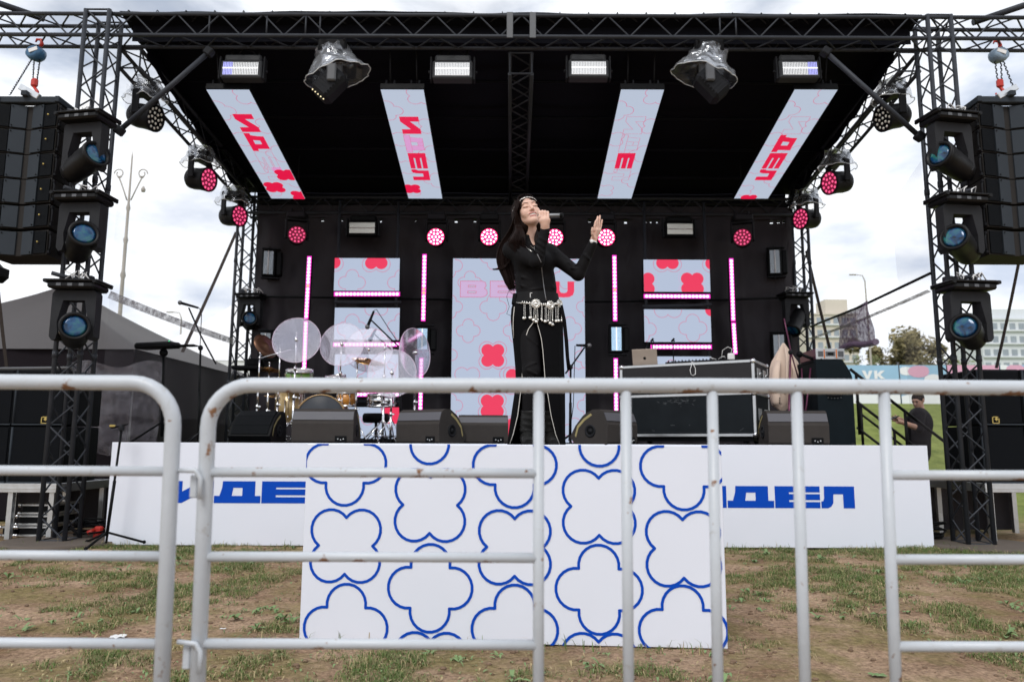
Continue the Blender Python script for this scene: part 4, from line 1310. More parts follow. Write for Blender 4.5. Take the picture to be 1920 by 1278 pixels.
for px, py, Y, aim, yaw, lab, am in (
 (158, 306, 7.95, (.83, -.48, .28), R(-10), 'topmost big moving head on the left tower, tilted up to the right', (-.28, TLX+.14, 8.25, .0)),
 (151, 456, 7.97, (.58, -.76, .26), R(-4), 'middle big moving head on the left tower', (-.25, TLX+.14, 8.25, -.02)),
 (140, 622, 7.98, (.48, -.85, .14), R(2), 'lowest big moving head on the left tower, facing straight out', (-.3, TLX+.14, 8.25, -.05)),
 (1784, 305, 7.98, (-.84, -.47, .22), R(10), 'topmost big moving head on the right tower, tilted up to the left', (.2, TRX-.14, 8.28, .0)),
 (1802, 460, 7.98, (-.70, -.66, .22), R(8), 'middle big moving head on the right tower', (.2, TRX-.14, 8.28, .0)),
 (1817, 624, 7.98, (-.63, -.74, .17), R(6), 'lowest big moving head on the right tower', (.2, TRX-.14, 8.28, .0))):
    moving_head(lab, px, py, Y, aim, 1.0, yaw, am)
moving_head('smaller dark moving head on the rear left tower', 468, 602, 11.85, (.3, -.85, .1), .80, R(-6), (-.1, xrl, 12.05, 0), 'moving heads on the rear towers')
moving_head('smaller dark moving head on the rear right tower', 1493, 604, 11.85, (-.5, -.4, -.75), .86, R(6), (.1, xrr, 12.05, 0), 'moving heads on the rear towers')
# small shelf lights below them
for px, py, lab in ((470, 690, 'black equipment shelf on the rear left tower above the dark wedge'),):
    c = P(px, py, 11.9); mb = MB(); mb.box(c, (.50, .34, .06), None, .01); mb.box(c+V(.06, 0, .09), (.22, .2, .12), Matrix.Rotation(.3, 3, 'Z'), .02); solo('tower_shelf', mb, m_black, lab, 'shelf')

# ================================================================== line arrays, hoists, subwoofers
m_pa = mat('speaker paint dark', (.0075, .0085, .0105), .55, var=.15, scale=4, bump=.25, bscale=220)
m_pah = mat('horn panel paint', (.036, .043, .052), .5, var=.12, scale=4)
m_pas = mat('speaker side paint', (.030, .028, .027), .6, var=.2, scale=5)
m_brass = mat('brass badge', (.55, .42, .14), .35, .8)
def half_moon(mb, c, r, up, sx, mat_=0):
    pts = [(r*math.cos(a), r*math.sin(a)*up) for a in np.linspace(0, PI, 12)]
    M = Matrix.Translation(c) @ Matrix.Rotation(PI/2*sx, 4, 'Z') @ Matrix.Rotation(PI/2, 4, 'X')
    mb.prism(pts, M, .008, mat_)
def line_array(label, cpx, sgn, grp='line array speaker stacks'):
    Y = 8.0; z1 = P(cpx, 193, Y).z; z0 = P(cpx, 475, Y).z
    cx = P(cpx, 330, Y).x; hgt = (z1-z0)/6; hw = .36
    t = thing('line_array', label, 'speaker stack', (cx, Y+.25, z0), 0, grp)
    for i in range(6):
        zc = z1-hgt*(i+.5); yy = Y + (.0 if i < 4 else .01*(i-3)); h = hgt-.012 - (.02 if i == 4 else 0)
        if i == 5: zc -= .012
        mb = MB()
        o = [(-hw, 0), (-.06, 0.075), (.06, .075), (hw, 0), (hw*.93, .48), (-hw*.93, .48)]
        mb.prism(o, Matrix.Translation((cx, yy, zc-h/2)), h)
        cb = part('cabinet', mb, m_pas, t)
        for q in (-1, 1):
            mb = MB(); a, b = V(cx+q*.20, yy+.026, 0), V(cx+q*(hw-.012), yy-.004, 0)
            mb.add([a+V(0, -.012, zc-h*.45), b+V(0, -.012, zc-h*.45), b+V(0, -.012, zc+h*.45), a+V(0, -.012, zc+h*.45),
                    a+V(0, .01, zc-h*.45), b+V(0, .01, zc-h*.45), b+V(0, .01, zc+h*.45), a+V(0, .01, zc+h*.45)],
                   [(0, 1, 2, 3), (4, 5, 6, 7), (0, 1, 5, 4), (1, 2, 6, 5), (2, 3, 7, 6), (3, 0, 4, 7)])
            part('grille', mb, m_grille, cb)
            mb = MB(); a, b = V(cx+q*.035, yy+.075, 0), V(cx+q*.185, yy+.028, 0)
            mb.add([a+V(0, -.02, zc-h*.47), b+V(0, -.02, zc-h*.47), b+V(0, -.02, zc+h*.47), a+V(0, -.02, zc+h*.47),
                    a+V(0, .01, zc-h*.47), b+V(0, .01, zc-h*.47), b+V(0, .01, zc+h*.47), a+V(0, .01, zc+h*.47)],
                   [(0, 1, 2, 3), (4, 5, 6, 7), (0, 1, 5, 4), (1, 2, 6, 5), (2, 3, 7, 6), (3, 0, 4, 7)])
            for zz in (-.4, .4):
                mb.ball(b+V(-q*.02, -.022, zc+zz*h), .008, 6, 4, 1)
            part('horn_panel', mb, [m_pah, m_black], cb)
        mb = MB(); mb.ball((cx-sgn*.0+.26, yy-.02, zc), .011, 8, 5); part('badge', mb, m_brass if i != 9 else m_white, cb)
        mb = MB()
        for q in (-1, 1):
            xs_ = cx+q*hw*.975
            for up in (-1, 1):
                half_moon(mb, V(xs_+(.008 if q > 0 else 0)+q*.004, yy+.25, zc+up*.022), .075, up, 1)
        part('side_ports', mb, m_black, cb)
        for q in (-1, 1):
            mb = MB(); xs_ = cx+q*(hw+.006)
            mb.tube([(xs_, yy+.025, zc-h*.34), (xs_+q*.012, yy+.02, zc-h*.2), (xs_+q*.012, yy+.02, zc+h*.2), (xs_, yy+.025, zc+h*.34)], .011, 6)
            for up in (-1, 1): mb.box((xs_, yy+.03, zc+up*h*.38), (.03, .045, .035), None, .006)
            part('rigging_rail', mb, m_dark, cb)
    mb = MB(); mb.box((cx, Y+.05, z1+.045), (hw*2, .10, .075), None, .008); mb.box((cx, Y+.42, z1+.045), (hw*2, .08, .06), None, .008)
    for q in (-1, 1): mb.box((cx+q*(hw-.02), Y+.23, z1+.045), (.05, .5, .07), None, .006)
    mb.box((cx-.02*sgn, Y+.22, z1+.10), (.07, .55, .06), Matrix.Rotation(.0, 3, 'X'), .006)
    part('flying_frame', mb, m_pah, t)
    mb = MB(); mb.box((cx+.0, Y+.02, z1+.14), (.26, .05, .07), Matrix.Rotation(.5*sgn, 3, 'Y'), .006); part('pick_up_plate', mb, m_alu, t)
    return cx, Y, z1+.15
LA = line_array('hanging line array of six dark cabinets at the left picture edge', 38, 1)
RA = line_array('hanging line array of six dark cabinets at the right picture edge', 1905, -1)

m_hoist = mat('hoist blue paint', (.045, .14, .27), .4)
m_hoist2 = mat('hoist pale blue paint', (.24, .34, .45), .4)
def hoist(label, px, py, top, m, chain_to, sgn):
    c = P(px, py, 8.42)
    t = thing('chain_hoist', label, 'hoist', c, 0, 'chain hoists holding the line arrays')
    mb = MB()
    M = frame(c+V(0, .07, 0), (0.25*sgn, -1, 0)) @ Matrix.Diagonal((1.15, .95, 1, 1))
    mb.lathe([(0, -.02), (.06, -.015), (.085, .01), (.092, .05), (.092, .10), (.08, .135), (.05, .145), (0, .145)], M, 14)
    mb.box(c+V(0, 0, .0), (.12, .13, .13), Matrix.Rotation(.4*sgn, 3, 'Y'), .03)
    body = part('body', mb, m, t)
    mb = MB(); mb.box(c+V(0, -.085, .01), (.105, .01, .045), Matrix.Rotation(.35*sgn, 3, 'Y')); part('label_plate', mb, m_white, body)
    mb = MB(); mb.tube([c+V(.03, .0, .09), c+V(.045, 0, .13), c+V(.03, 0, .18), c+V(-.02, 0, .185), c+V(-.035, 0, .15)], [.018, .022, .018, .015, .008], 8); part('top_hook', mb, m_red, t)
    z1 = LA[2] if sgn < 0 else RA[2]
    hx = c+V(0, 0, -(c.z-z1)*.58)
    def chain(mb, a, b, r=.012):
        n = max(4, int((b-a).length/.03)); d = (b-a)/n
        for i in range(n):
            p, q = a+d*i, a+d*(i+1)
            o = V(r, 0, 0) if i % 2 else V(0, r, 0)
            mb.tube([p-o*.8, p+o*.2-d*.1, q+o*.2+d*.1, q-o*.8], .0048, 4)
            mb.tube([p+o*.8, q+o*.8], .0048, 4)
    for q in (-1, 1):
        mb = MB(); chain(mb, c+V(q*.035, 0, -.08), hx+V(q*.025, 0, .06)); part('lifting_chain', mb, m_dark, t)
    mb = MB(); e_ = P(*chain_to, 8.3)
    chain(mb, c+V(-.06*-sgn if sgn > 0 else -.06, 0, -.06), e_, .014); part('hanging_chain', mb, m_dark, t)
    mb = MB(); mb.box(hx+V(0, 0, .02), (.08, .06, .11), None, .02)
    mb.tube([hx+V(0, 0, -.03), hx+V(.045, 0, -.09), hx+V(.05, 0, -.15), hx+V(.0, 0, -.19), hx+V(-.05, 0, -.16), hx+V(-.06, 0, -.10)], [.018, .02, .022, .022, .017, .008], 8)
    part('lower_hook', mb, m_red, t)
hoist('dark blue chain hoist with red hooks above the left line array', 70, 101, 0, m_hoist, (18, 178), -1)
hoist('pale blue chain hoist with red hooks above the right line array', 1870, 104, 0, m_hoist2, (1903, 172), 1)

m_sub = mat('subwoofer front', (.0045, .0055, .0075), .6, var=.15, bump=.3, bscale=240)
def sub_stack(side, pxl, pxr, badge_px):
    Y = 8.55; zr = P(60 if side == 'left' else 1880, 906, Y).z
    xa, xb = sorted((P(pxl, 800, Y).x, P(pxr, 800, Y).x))
    k = thing('speaker_riser', 'aluminium-edged riser under the %s subwoofers' % side, 'riser', ((xa+xb)/2, Y+.5, 0), 0, 'risers beside the stage')
    mb = MB(); mb.box(((xa+xb)/2, Y+.6, zr-.05), (xb-xa, 1.2, .10), None, .004)
    mb.box(((xa+xb)/2, Y-.004, zr-.055), (xb-xa+.01, .012, .014)); part('deck_edge', mb, m_alu, k)
    for x in (xa+.08, xb-.08, xa+.72):
        for y in (Y+.06, Y+1.1):
            mb = MB(); mb.box((x, y, (zr-.1)/2), (.055, .055, zr-.1)); part('leg', mb, m_alu, k)
    mb = MB(); mb.box(((xa+xb)/2, Y+1.18, (zr-.1)/2+.01), (xb-xa, .02, zr-.14)); part('back_skirt', mb, m_drape, k)
    # two columns, two high
    hs = (P(60, 690, Y).z-zr)/2 if side == 'left' else (P(1880, 690, Y).z-zr)/2
    ncol = 2
    wcol = (xb-xa-.06)/ncol
    for c in range(ncol):
        for r_ in range(2):
            cx = xa+.03+wcol*(c+.5); zc = zr+hs*(r_+.5)
            posn = ('upper' if r_ else 'lower')
            near = (c == ncol-1) if side == 'left' else (c == 0)
            t = thing('subwoofer', '%s black subwoofer of the %s riser, %s' % (posn, side, 'next to the tower' if near else 'at the picture edge'), 'subwoofer', (cx, Y+.4, zr+hs*r_), 0, 'subwoofers stacked on the risers')
            mb = MB(); mb.box((cx, Y+.45, zc), (wcol-.012, .75, hs-.012), None, .012); cb = part('cabinet', mb, m_pa, t)
            mb = MB(); mb.box((cx, Y+.07, zc), (wcol-.05, .02, hs-.05), None, .006); part('grille', mb, m_sub, cb)
            if r_:
                bx = P(badge_px, 782, Y).x if near else cx+.1
                bz = zr+hs+.06
                mb = MB()
                q = .036
                mb.box((bx, Y+.052, bz-q), (2*q+.01, .008, .01)); mb.box((bx, Y+.052, bz+q), (1.6*q, .008, .01)); mb.box((bx-q, Y+.052, bz), (.01, .008, 2*q)); mb.box((bx+q, Y+.052, bz-.008), (.01, .008, 1.6*q))
                mb.box((bx+.008, Y+.052, bz+.012), (.03, .008, .03), Matrix.Rotation(.7, 3, 'Y'))
                part('badge', mb, m_brass, cb)
            mb = MB(); mb.tube([(cx-wcol*.5+.02, Y+.06, zc-hs*.47), (cx-wcol*.5+.02, Y+.06, zc+hs*.47)], .014, 6); mb.box((cx, Y+.058, zc-hs*.5+.012), (wcol-.02, .02, .016)); part('edge_rail', mb, m_pah, cb)
sub_stack('left', -90, 118, 79); sub_stack('right', 1838, 2020, 1872)
# left tube frame over the subs
mb = MB(); a, b = P(-10, 691, 8.5), P(137, 689, 8.5); mb.tube([a, b, b+V(.02, .02, -.12)], .016, 8); solo('tube_rail', mb, m_grey, 'grey tube rail lying across the top of the left subwoofers', 'rail')
# stacked flat cases under the left riser
for i, (a, b, pyt, pyb) in enumerate(((36, 100, 954, 970), (32, 98, 971, 988), (34, 92, 989, 1003), (3, 30, 985, 1000))):
    Y = 8.75; xa, xb = P(a, 970, Y).x, P(b, 970, Y).x
    z0 = .012+(2-i)*.125 if i < 3 else .012
    labs = ('flat silver-edged case on top of the stack under the left riser', 'flat silver-edged case in the middle of the stack under the left riser', 'flat silver-edged case at the bottom of the stack under the left riser', 'single flat silver-edged case on the ground left of the stack')
    t = thing('flat_case', labs[i], 'case', ((xa+xb)/2, Y+.25, z0), R(rnd.uniform(-5, 5)), 'flat cases stored under the left riser')
    mb = MB(); mb.box((( xa+xb)/2, Y+.25, z0+.06), (xb-xa-.03, .47, .10), None, .004); part('shell', mb, m_black, t)
    mb = MB()
    for zz in (.012, .104): mb.box(((xa+xb)/2, Y+.25, z0+zz), (xb-xa, .5, .022), None, .004)
    part('edging', mb, m_alu, t)
    mb = MB()
    for x in (xa, xb):
        for zz in (.012, .104): mb.ball((x, Y+.0, z0+zz), .022, 8, 6)
    part('corner_cap', mb, m_chrome, t)
p = P(176, 998, 8.5)
mb = MB(); mb.box((p.x, 8.6, .11), (.10, .07, .08), None, .02); mb.tube([(p.x-.03, 8.57, .11), (p.x-.09, 8.53, .08)], .025, 8); mb.box((p.x, 8.6, .035), (.10, .07, .07), None, .01)
solo('power_connector', mb, m_red, 'small red power connector on the ground at the left tower foot', 'connector')
# ================================================================== wedge monitors
m_wedge = mat('wedge paint', (.050, .045, .043), .75, var=.15, bump=.4, bscale=260)
m_wedge2 = mat('wedge front lip', (.085, .085, .10), .6, var=.1)
m_yel = mat('yellow foam', (.35, .29, .13), .7)
def wedge(label, px, Y, yaw, w_=.66, h_=.41, m=None, grp='floor monitor wedges along the stage front'):
    c = P(px, 833, Y); c.z = ZD+.008
    t = thing('floor_monitor', label, 'floor monitor', c, yaw, grp)
    M0 = Matrix.Translation(c) @ Matrix.Rotation(yaw, 4, 'Z')
    # side profile in local (y towards back of stage, z); flat back faces -y
    pr = [(-.20, 0), (-.23, .05), (-.235, .24), (-.17, h_-.02), (-.12, h_), (-.03, h_), (.10, h_*.84), (.21, h_*.56), (.285, h_*.26), (.20, 0)]
    pr = [(y, z) for y, z in pr]
    Ms = M0 @ Matrix.Translation((-w_/2, 0, 0)) @ Matrix(((0, 0, 1, 0), (1, 0, 0, 0), (0, 1, 0, 0), (0, 0, 0, 1)))
    mb = MB(); mb.prism(pr, Ms, w_); cb = part('cabinet', mb, m or m_wedge, t)
    mb = MB()
    gq = [(.0, h_-.004), (.10, h_*.84), (.21, h_*.56), (.27, h_*.31)]
    for i in range(3):
        (y0, z0), (y1, z1) = gq[i], gq[i+1]
        n = Vector((0, (z0-z1), (y1-y0))).normalized()*.012
        vs = [M0 @ (Vector((s_*(w_/2-.03), y, z))+n*k) for k in (0, 1) for s_, y, z in ((-1, y0, z0), (1, y0, z0), (1, y1, z1), (-1, y1, z1))]
        mb.add(vs, [(0, 1, 2, 3), (4, 5, 6, 7), (0, 1, 5, 4), (1, 2, 6, 5), (2, 3, 7, 6), (3, 0, 4, 7)])
    part('grille', mb, m_grille, cb)
    for s_ in (-1, 1):
        mb = MB(); M = M0 @ Matrix.Translation((s_*w_/2, .0, h_*.42)) @ Matrix.Rotation(PI/2*s_, 4, 'Y')
        mb.lathe([(.072, -.002), (.072, .008), (.055, .01), (.05, .003), (.022, .003), (.02, .012), (0, .012)], M, 20, mats=[0, 0, 0, 1, 0, 0])
        part('handle_cup', mb, [m_dark, m_black], cb)
        mb = MB()
        arc = [(.245-.03, h_*.30), (.18, h_*.56), (.09, h_*.76), (-.01, h_*.90)]
        vs = [(s_*(w_/2+.003), y, z) for y, z in arc]+[(s_*(w_/2+.003), y-.018, z-.022) for y, z in arc[::-1]]
        mb.add([M0 @ Vector(v) for v in vs], [list(range(len(vs)))])
        part('grille_edge', mb, m_yel, cb)
    mb = MB(); mb.box(M0 @ V(w_*.30, -.232, .055), (.13, .012, .10), M0.to_3x3(), .003); pl = part('connector_panel', mb, m_black, cb)
    mb = MB()
    for i in range(3): mb.ball(M0 @ V(w_*.30-.03+.03*i, -.241, .07-.01*(i % 2)), .009, 6, 4)
    part('sockets', mb, m_alu, pl)
    mb = MB(); mb.box(M0 @ V(0, -.205, h_*.80), (w_-.012, .006, .10), M0.to_3x3() @ Matrix.Rotation(R(-22), 3, 'X')); part('sloped_panel', mb, m_wedge2, cb)
wedge('grey floor monitor in front of the bass drum, its flat back to the audience', 612, 8.55, R(2), .68)
wedge('grey floor monitor left of the singer with its round side port turned right', 806, 8.62, R(-32), .62)
wedge('dark floor monitor just left of the singer, behind a larger one', 905, 8.95, R(4), .58, .36)
wedge('grey floor monitor right of the singer with its round side port turned left', 1136, 8.60, R(48), .60)
wedge('grey floor monitor in front of the flight case’s right end', 1487, 8.55, R(-4), .66)
wedge('black floor monitor at far left, slanted front with two pale stripes', 484, 8.95, R(176), .50, .40, m_black)

# ================================================================== stands and microphones
def tripod(mb, base, h0, reach, n=3, a0=.4, r=.011, foot=True):
    hub = base+V(0, 0, h0)
    for i in range(n):
        a = a0+i*2*PI/n
        mb.tube([hub, base+V(math.cos(a)*reach, math.sin(a)*reach, .015)], r, 6)
    return hub
def mic_body(mb, a, b, r=.017, head=True):
    a, b = Vector(a), Vector(b)
    d = (b-a).normalized()
    mb.tube([a, a+(b-a)*.65, b], [r*.75, r, r*1.1], 10, 0)
    if head: mb.ball(b+d*r*1.0, r*1.65, 10, 8, 1)
def mic_stand(label, base, top, boom, mic, cable=None, m=None, round_base=False, reach=.32, grp='microphone stands', joint=None):
    m = m or m_black
    base = Vector(base); top = Vector(top)
    t = thing('microphone_stand', label, 'microphone stand', base, 0, grp)
    mb = MB(); mb.tube([base+V(0, 0, .03), top], .0125, 8); mb.tube([base+V(0, 0, .10), base+(top-base)*.55], .017, 8); part('pole', mb, m, t)
    for i in range(3):
        mb = MB(); a = .5+i*2*PI/3
        mb.tube([base+V(0, 0, .14), base+V(math.cos(a)*reach, math.sin(a)*reach, .018)], .013, 6); mb.ball(base+V(math.cos(a)*reach, math.sin(a)*reach, .02), .02, 6, 5); part('leg', mb, m, t)
    if boom:
        mb = MB(); mb.tube(boom, .010, 8); part('boom', mb, m, t)
        mb = MB(); mb.box(top, (.05, .06, .06), None, .015); part('boom_clamp', mb, m_dark, t)
    if mic:
        a, b = Vector(mic[0]), Vector(mic[1])
        q = thing('microphone', mic[2], 'microphone', a, 0, 'microphones on stands')
        mb = MB(); mic_body(mb, a, b, mic[3] if len(mic) > 3 else .016); part('mic_body', mb, [m_black, m_mich], q)
    if cable:
        mb = MB(); mb.tube(cable, .005, 5); part('cable', mb, m_black, t)
    return t
m_mich = mat('microphone grille', (.16, .16, .17), .35, .7, bump=.4, bscale=500)
Y = 9.0
b_ = P(372, 826, Y); b_.z = ZD
mic_stand('tall black boom microphone stand at the left end of the stage', b_, P(376, 652, Y), [P(405, 682, Y), P(376, 628, Y), P(354, 577, Y)],
          (P(372, 577, Y), P(340, 568, Y), 'black microphone on the tall boom stand at the left end of the stage', .017), [P(374, 577, Y), P(378, 590, Y), P(376, 630, Y), P(372, 740, Y)], reach=.30)
Y = 8.02
b_ = P(200, 1005, Y); b_.z = .01
t_ = mic_stand('thin black stand leaning on the ground against the left end of the white panel', b_, P(228, 803, Y), [P(208, 802, Y), P(240, 795, Y)], None, None, reach=.36)
mb = MB(); mb.box(P(211, 798, Y), (.06, .03, .025), None, .006); part('brass_clip', mb, m_brass, t_)
Y = 8.75
b_ = P(1069, 832, Y); b_.z = ZD
mic_stand('black boom microphone stand standing right behind the singer’s skirt', b_, P(1070, 688, Y), [P(1060, 700, Y), P(1070, 688, Y), P(1096, 651, Y)],
          (P(1080, 647, Y), P(1102, 647.5, Y), 'black microphone with a silver head on the stand right of the singer', .017), [P(1078, 648, Y), P(1077, 690, Y), P(1075, 760, Y), P(1066, 826, Y)], reach=.2)
Y = 9.72
b_ = P(1478, 825, Y); b_.z = ZD
mic_stand('pink-lit stand carrying the beige jacket beside the amplifier', b_, P(1482, 660, Y), [P(1470, 597, Y), P(1476, 625, Y), P(1484, 664, Y), P(1500, 720, Y)], None, None, mat('stand with painted pink light', (.12, .03, .07), .35, .5), reach=.35)  # pink stage light on the stand is put into its base colour
Y = 9.9
b_ = P(752, 825, Y); b_.z = ZD
mic_stand('black boom stand reaching over the drum kit', b_, P(748, 655, Y), [P(760, 668, Y), P(748, 650, Y), P(695, 599, Y)],
          (P(701, 583, Y), P(690, 610, Y), 'small black overhead microphone in front of the middle left screen', .020), [P(701, 582, Y), P(706, 580, Y), P(722, 605, Y), P(745, 640, Y)])
# sampling pad on its stand
Y = 8.9
b_ = P(303, 826, Y); b_.z = ZD
t = thing('pad_stand', 'black tripod stand holding a flat black pad at the left end of the stage', 'stand', b_, 0)
mb = MB(); mb.tube([b_+V(0, 0, .1), P(307, 664, Y)], .016, 8); mb.tube([b_+V(0, 0, .12), b_+V(0, 0, .62)], .022, 8); part('pole', mb, m_black, t)
for i in range(3):
    mb = MB(); a = -.4+i*2*PI/3; mb.tube([b_+V(0, 0, .28), b_+V(math.cos(a)*.36, math.sin(a)*.36, .015)], .013, 6); part('leg', mb, m_black, t)
mb = MB(); mb.ball(P(307, 661, Y), .05, 10, 8); part('swivel', mb, m_black, t)
t = thing('sampling_pad', 'flat black sampling pad with a green light on the left stand', 'drum pad', P(300, 652, Y))
M_ = Matrix.Rotation(R(-3), 3, 'Y') @ Matrix.Rotation(R(4), 3, 'X')
mb = MB(); mb.box(P(296, 648, Y), (.44, .30, .075), M_, .02); part('body', mb, m_black, t)
mb = MB(); mb.box(P(345, 648, Y), (.30, .16, .012), Matrix.Rotation(R(-2), 3, 'Y'), .003); part('side_tray', mb, m_black, t)
mb = MB(); mb.ball(P(317, 640, Y-.1), .012, 6, 5); part('status_led', mb, glow('green led', (.05, .9, .35), 1.5), t)
# black speaker corner peeking in at the left edge
c = P(2, 516, 8.6)
t = thing('small_loudspeaker', 'black angular loudspeaker corner at the left picture edge above the tent', 'loudspeaker', c)
mb = MB(); mb.prism([(-.35, -.12), (.10, -.12), (.165, -.06), (.165, .04), (.09, .07), (.03, .13), (-.35, .2)], Matrix.Translation(c+V(0, -.1, 0)) @ Matrix.Rotation(PI/2, 4, 'X'), .3); part('cabinet', mb, m_black, t)
mb = MB(); mb.box(c+V(.06, -.405, .04), (.06, .01, .012)); part('badge', mb, m_alu, t)
mb = MB(); mb.tube([c+V(-.1, -.25, -.1), V(c.x-.1, 8.35, 0)], .02, 8); part('stand_pole', mb, m_black, t)

# ================================================================== drum kit
def burst():
    m, nt, b = _new('green sunburst lacquer')
    N = nt.nodes.new; L = nt.links.new
    g = N('ShaderNodeNewGeometry'); sp = N('ShaderNodeSeparateXYZ'); L(g.outputs['Position'], sp.inputs[0])
    r = N('ShaderNodeMapRange'); r.inputs[1].default_value = 1.88; r.inputs[2].default_value = 2.06; L(sp.outputs[2], r.inputs[0])
    cr = N('ShaderNodeValToRGB'); cr.color_ramp.elements[0].color = (.62, .26, .05, 1); cr.color_ramp.elements[1].color = (.008, .15, .025, 1); cr.color_ramp.elements[1].position = .95
    e = cr.color_ramp.elements.new(.45); e.color = (.20, .35, .06, 1)
    L(r.outputs[0], cr.inputs[0]); L(cr.outputs[0], b.inputs['Base Color']); b.inputs['Roughness'].default_value = .3; b.inputs['Coat Weight'].default_value = .15
    return m
m_burst = burst()
m_head = mat('drum head', (.72, .72, .70), .5, var=.05)
m_dhead = mat('dark drum head', (.06, .065, .075), .3)
m_gold = mat('gold lacquer', (.50, .36, .17), .22, .2, var=.2, coat=.6)
m_bronze = mat('cymbal bronze', (.42, .24, .09), .28, .9, var=.2, scale=20)
GD = 'drums of the kit behind the wedges'
def drum(label, px, pyc, Y, r, h, m, axis=(0, 0, 1), head=None, cat='drum'):
    c = P(px, pyc, Y); M = frame(c, axis)
    t = thing('drum', label, cat, c-V(0, 0, 0), 0, GD)
    mb = MB(); mb.lathe([(r*.985, -h/2), (r*.985, h/2)], M, 32); part('shell', mb, m, t)
    for s_ in (1, -1):
        mb = MB(); mb.lathe([(0, 0), (r*.97, 0), (r*.985, -.005*s_)], M @ Matrix.Translation((0, 0, s_*(h/2+.004))), 32); part('drum_head', mb, head or m_head, t)
        mb = MB(); mb.lathe([(r*.99, h/2-.02), (r*1.03, h/2-.02), (r*1.035, h/2+.012), (r*.99, h/2+.012), (r*.99, h/2-.02)], M if s_ > 0 else M @ Matrix.Rotation(PI, 4, 'X'), 32); part('hoop', mb, m_chrome if cat == 'drum' else m_wood, t)
    mb = MB()
    for k in range(8):
        a = k*PI/4+.2; x, y = r*1.02*math.cos(a), r*1.02*math.sin(a)
        mb.tube([M @ V(x*1.02, y*1.02, h/2+.015), M @ V(x*1.02, y*1.02, -h/2-.015)], .004, 4)
        for z in (h*.28, -h*.28): mb.box(M @ V(x*1.01, y*1.01, z), (.022, .022, .035), M.to_3x3(), .005)
    part('tension_lugs', mb, m_chrome, t)
    return t
k = drum('bass drum with wooden hoop and dark front head behind the left wedge', 607, 789, 9.9, .325, .42, m_gold, (0.05, -1, .03), m_dhead, 'bass drum')
for s_ in (-1, 1):
    c = P(607, 789, 9.9); mb = MB(); mb.tube([c+V(s_*.30, -.08, -.05), c+V(s_*.42, -.16, ZD-c.z+.01)], .01, 6); part('spur', mb, m_chrome, k)
f_ = drum('tall gold floor tom standing left of the bass drum', 543, 764, 10.3, .185, .46, m_gold)
c = P(543, 764, 10.3)
for i in range(3):
    mb = MB(); a = .5+i*2.09; mb.tube([c+V(math.cos(a)*.2, math.sin(a)*.2, .1), c+V(math.cos(a)*.21, math.sin(a)*.21, -.24), c+V(math.cos(a)*.23, math.sin(a)*.23, ZD-c.z)], .008, 6); part('leg', mb, m_chrome, f_)
drum('green sunburst rack tom behind the pole of the left clear disc', 561, 712, 10.1, .175, .26, m_burst, (.05, -.22, .97))
drum('small green sunburst rack tom in front of the left screens', 630, 719, 10.1, .135, .20, m_burst, (-.05, -.22, .97))
drum('orange lacquered tom half hidden behind the barrier rail', 650, 748, 9.9, .12, .18, m_burst, (-.05, -.1, .98))
drum('chrome snare drum low on its stand among the cymbal stands', 715, 750, 9.9, .175, .15, m_chrome, (0, -.12, 1))
# throne
c = P(705, 792, 10.5)
t = thing('drum_throne', 'black padded drum throne low behind the cymbal stands', 'stool', V(c.x, 10.5, ZD))
mb = MB(); mb.lathe([(0, -.08), (.17, -.08), (.19, -.05), (.19, .02), (.17, .05), (0, .055)], Matrix.Translation((c.x, 10.5, ZD+.40)), 24); part('seat', mb, m_black, t)
mb = MB(); mb.tube([(c.x, 10.5, ZD+.34), (c.x, 10.5, ZD+.12)], .02, 8); part('post', mb, m_chrome, t)
for i in range(3):
    mb = MB(); a = .9+i*2.09; mb.tube([(c.x, 10.5, ZD+.26), (c.x+math.cos(a)*.26, 10.5+math.sin(a)*.26, ZD+.015)], .012, 6); part('leg', mb, m_chrome, t)

GSt = 'chrome cymbal stands of the drum kit'
def chrome_stand(label, px, pyt, Y, lean=0.0, reach=.26, boom=None):
    tp = P(px, pyt, Y); b = V(tp.x+lean, Y, ZD)
    t = thing('cymbal_stand', label, 'cymbal stand', b, 0, GSt)
    mb = MB(); d = tp-b
    mb.tube([b+V(0, 0, .06), b+d*.45], .0155, 8); mb.tube([b+d*.42, b+d*.72], .0125, 8); mb.tube([b+d*.70, tp], .009, 8)
    for f_ in (.44, .71): mb.tube([b+d*(f_-.015), b+d*(f_+.02)], .021, 8)
    mb.box(b+d*.445+V(.02, 0, 0), (.05, .02, .02), None, .004)
    part('pole', mb, m_chrome, t)
    for i in range(3):
        a = 3.6+i*2.09
        mb = MB(); e_ = b+V(math.cos(a)*reach, math.sin(a)*reach, .012)
        mb.tube([b+V(0, 0, .34), e_], .008, 6); mb.tube([b+V(0, 0, .10), b+(e_-b)*.6+V(0, 0, .14)], .006, 6); mb.ball(e_, .016, 6, 5); part('leg', mb, m_chrome, t)
    mb = MB(); mb.lathe([(.008, 0), (.02, .004), (.02, .018), (.008, .022), (.007, .06), (.011, .062), (.011, .08), (0, .082)], Matrix.Translation(tp), 10); part('wing_nut', mb, m_chrome, t)
    if boom:
        mb = MB(); mb.tube(boom, .008, 6); part('boom_arm', mb, m_chrome, t)
    return tp
GC = 'bronze cymbals of the drum kit'
def cymbal(label, px, py, Y, r, nrm, m=None):
    c = P(px, py, Y); mb = MB()
    mb.lathe([(0, .035), (.03, .03), (.05, .012), (r*.6, .004), (r, -.012), (r, -.0145), (r*.6, .0015), (.05, .009), (0, .03)], frame(c, nrm), 36)
    solo('cymbal', mb, m or m_bronze, label, 'cymbal', GC)
m_acr = see_through('clear acrylic', (.94, .90, .98), .34, .05, bscale=.01, spec=1.0, edge=.3, metal=.85)
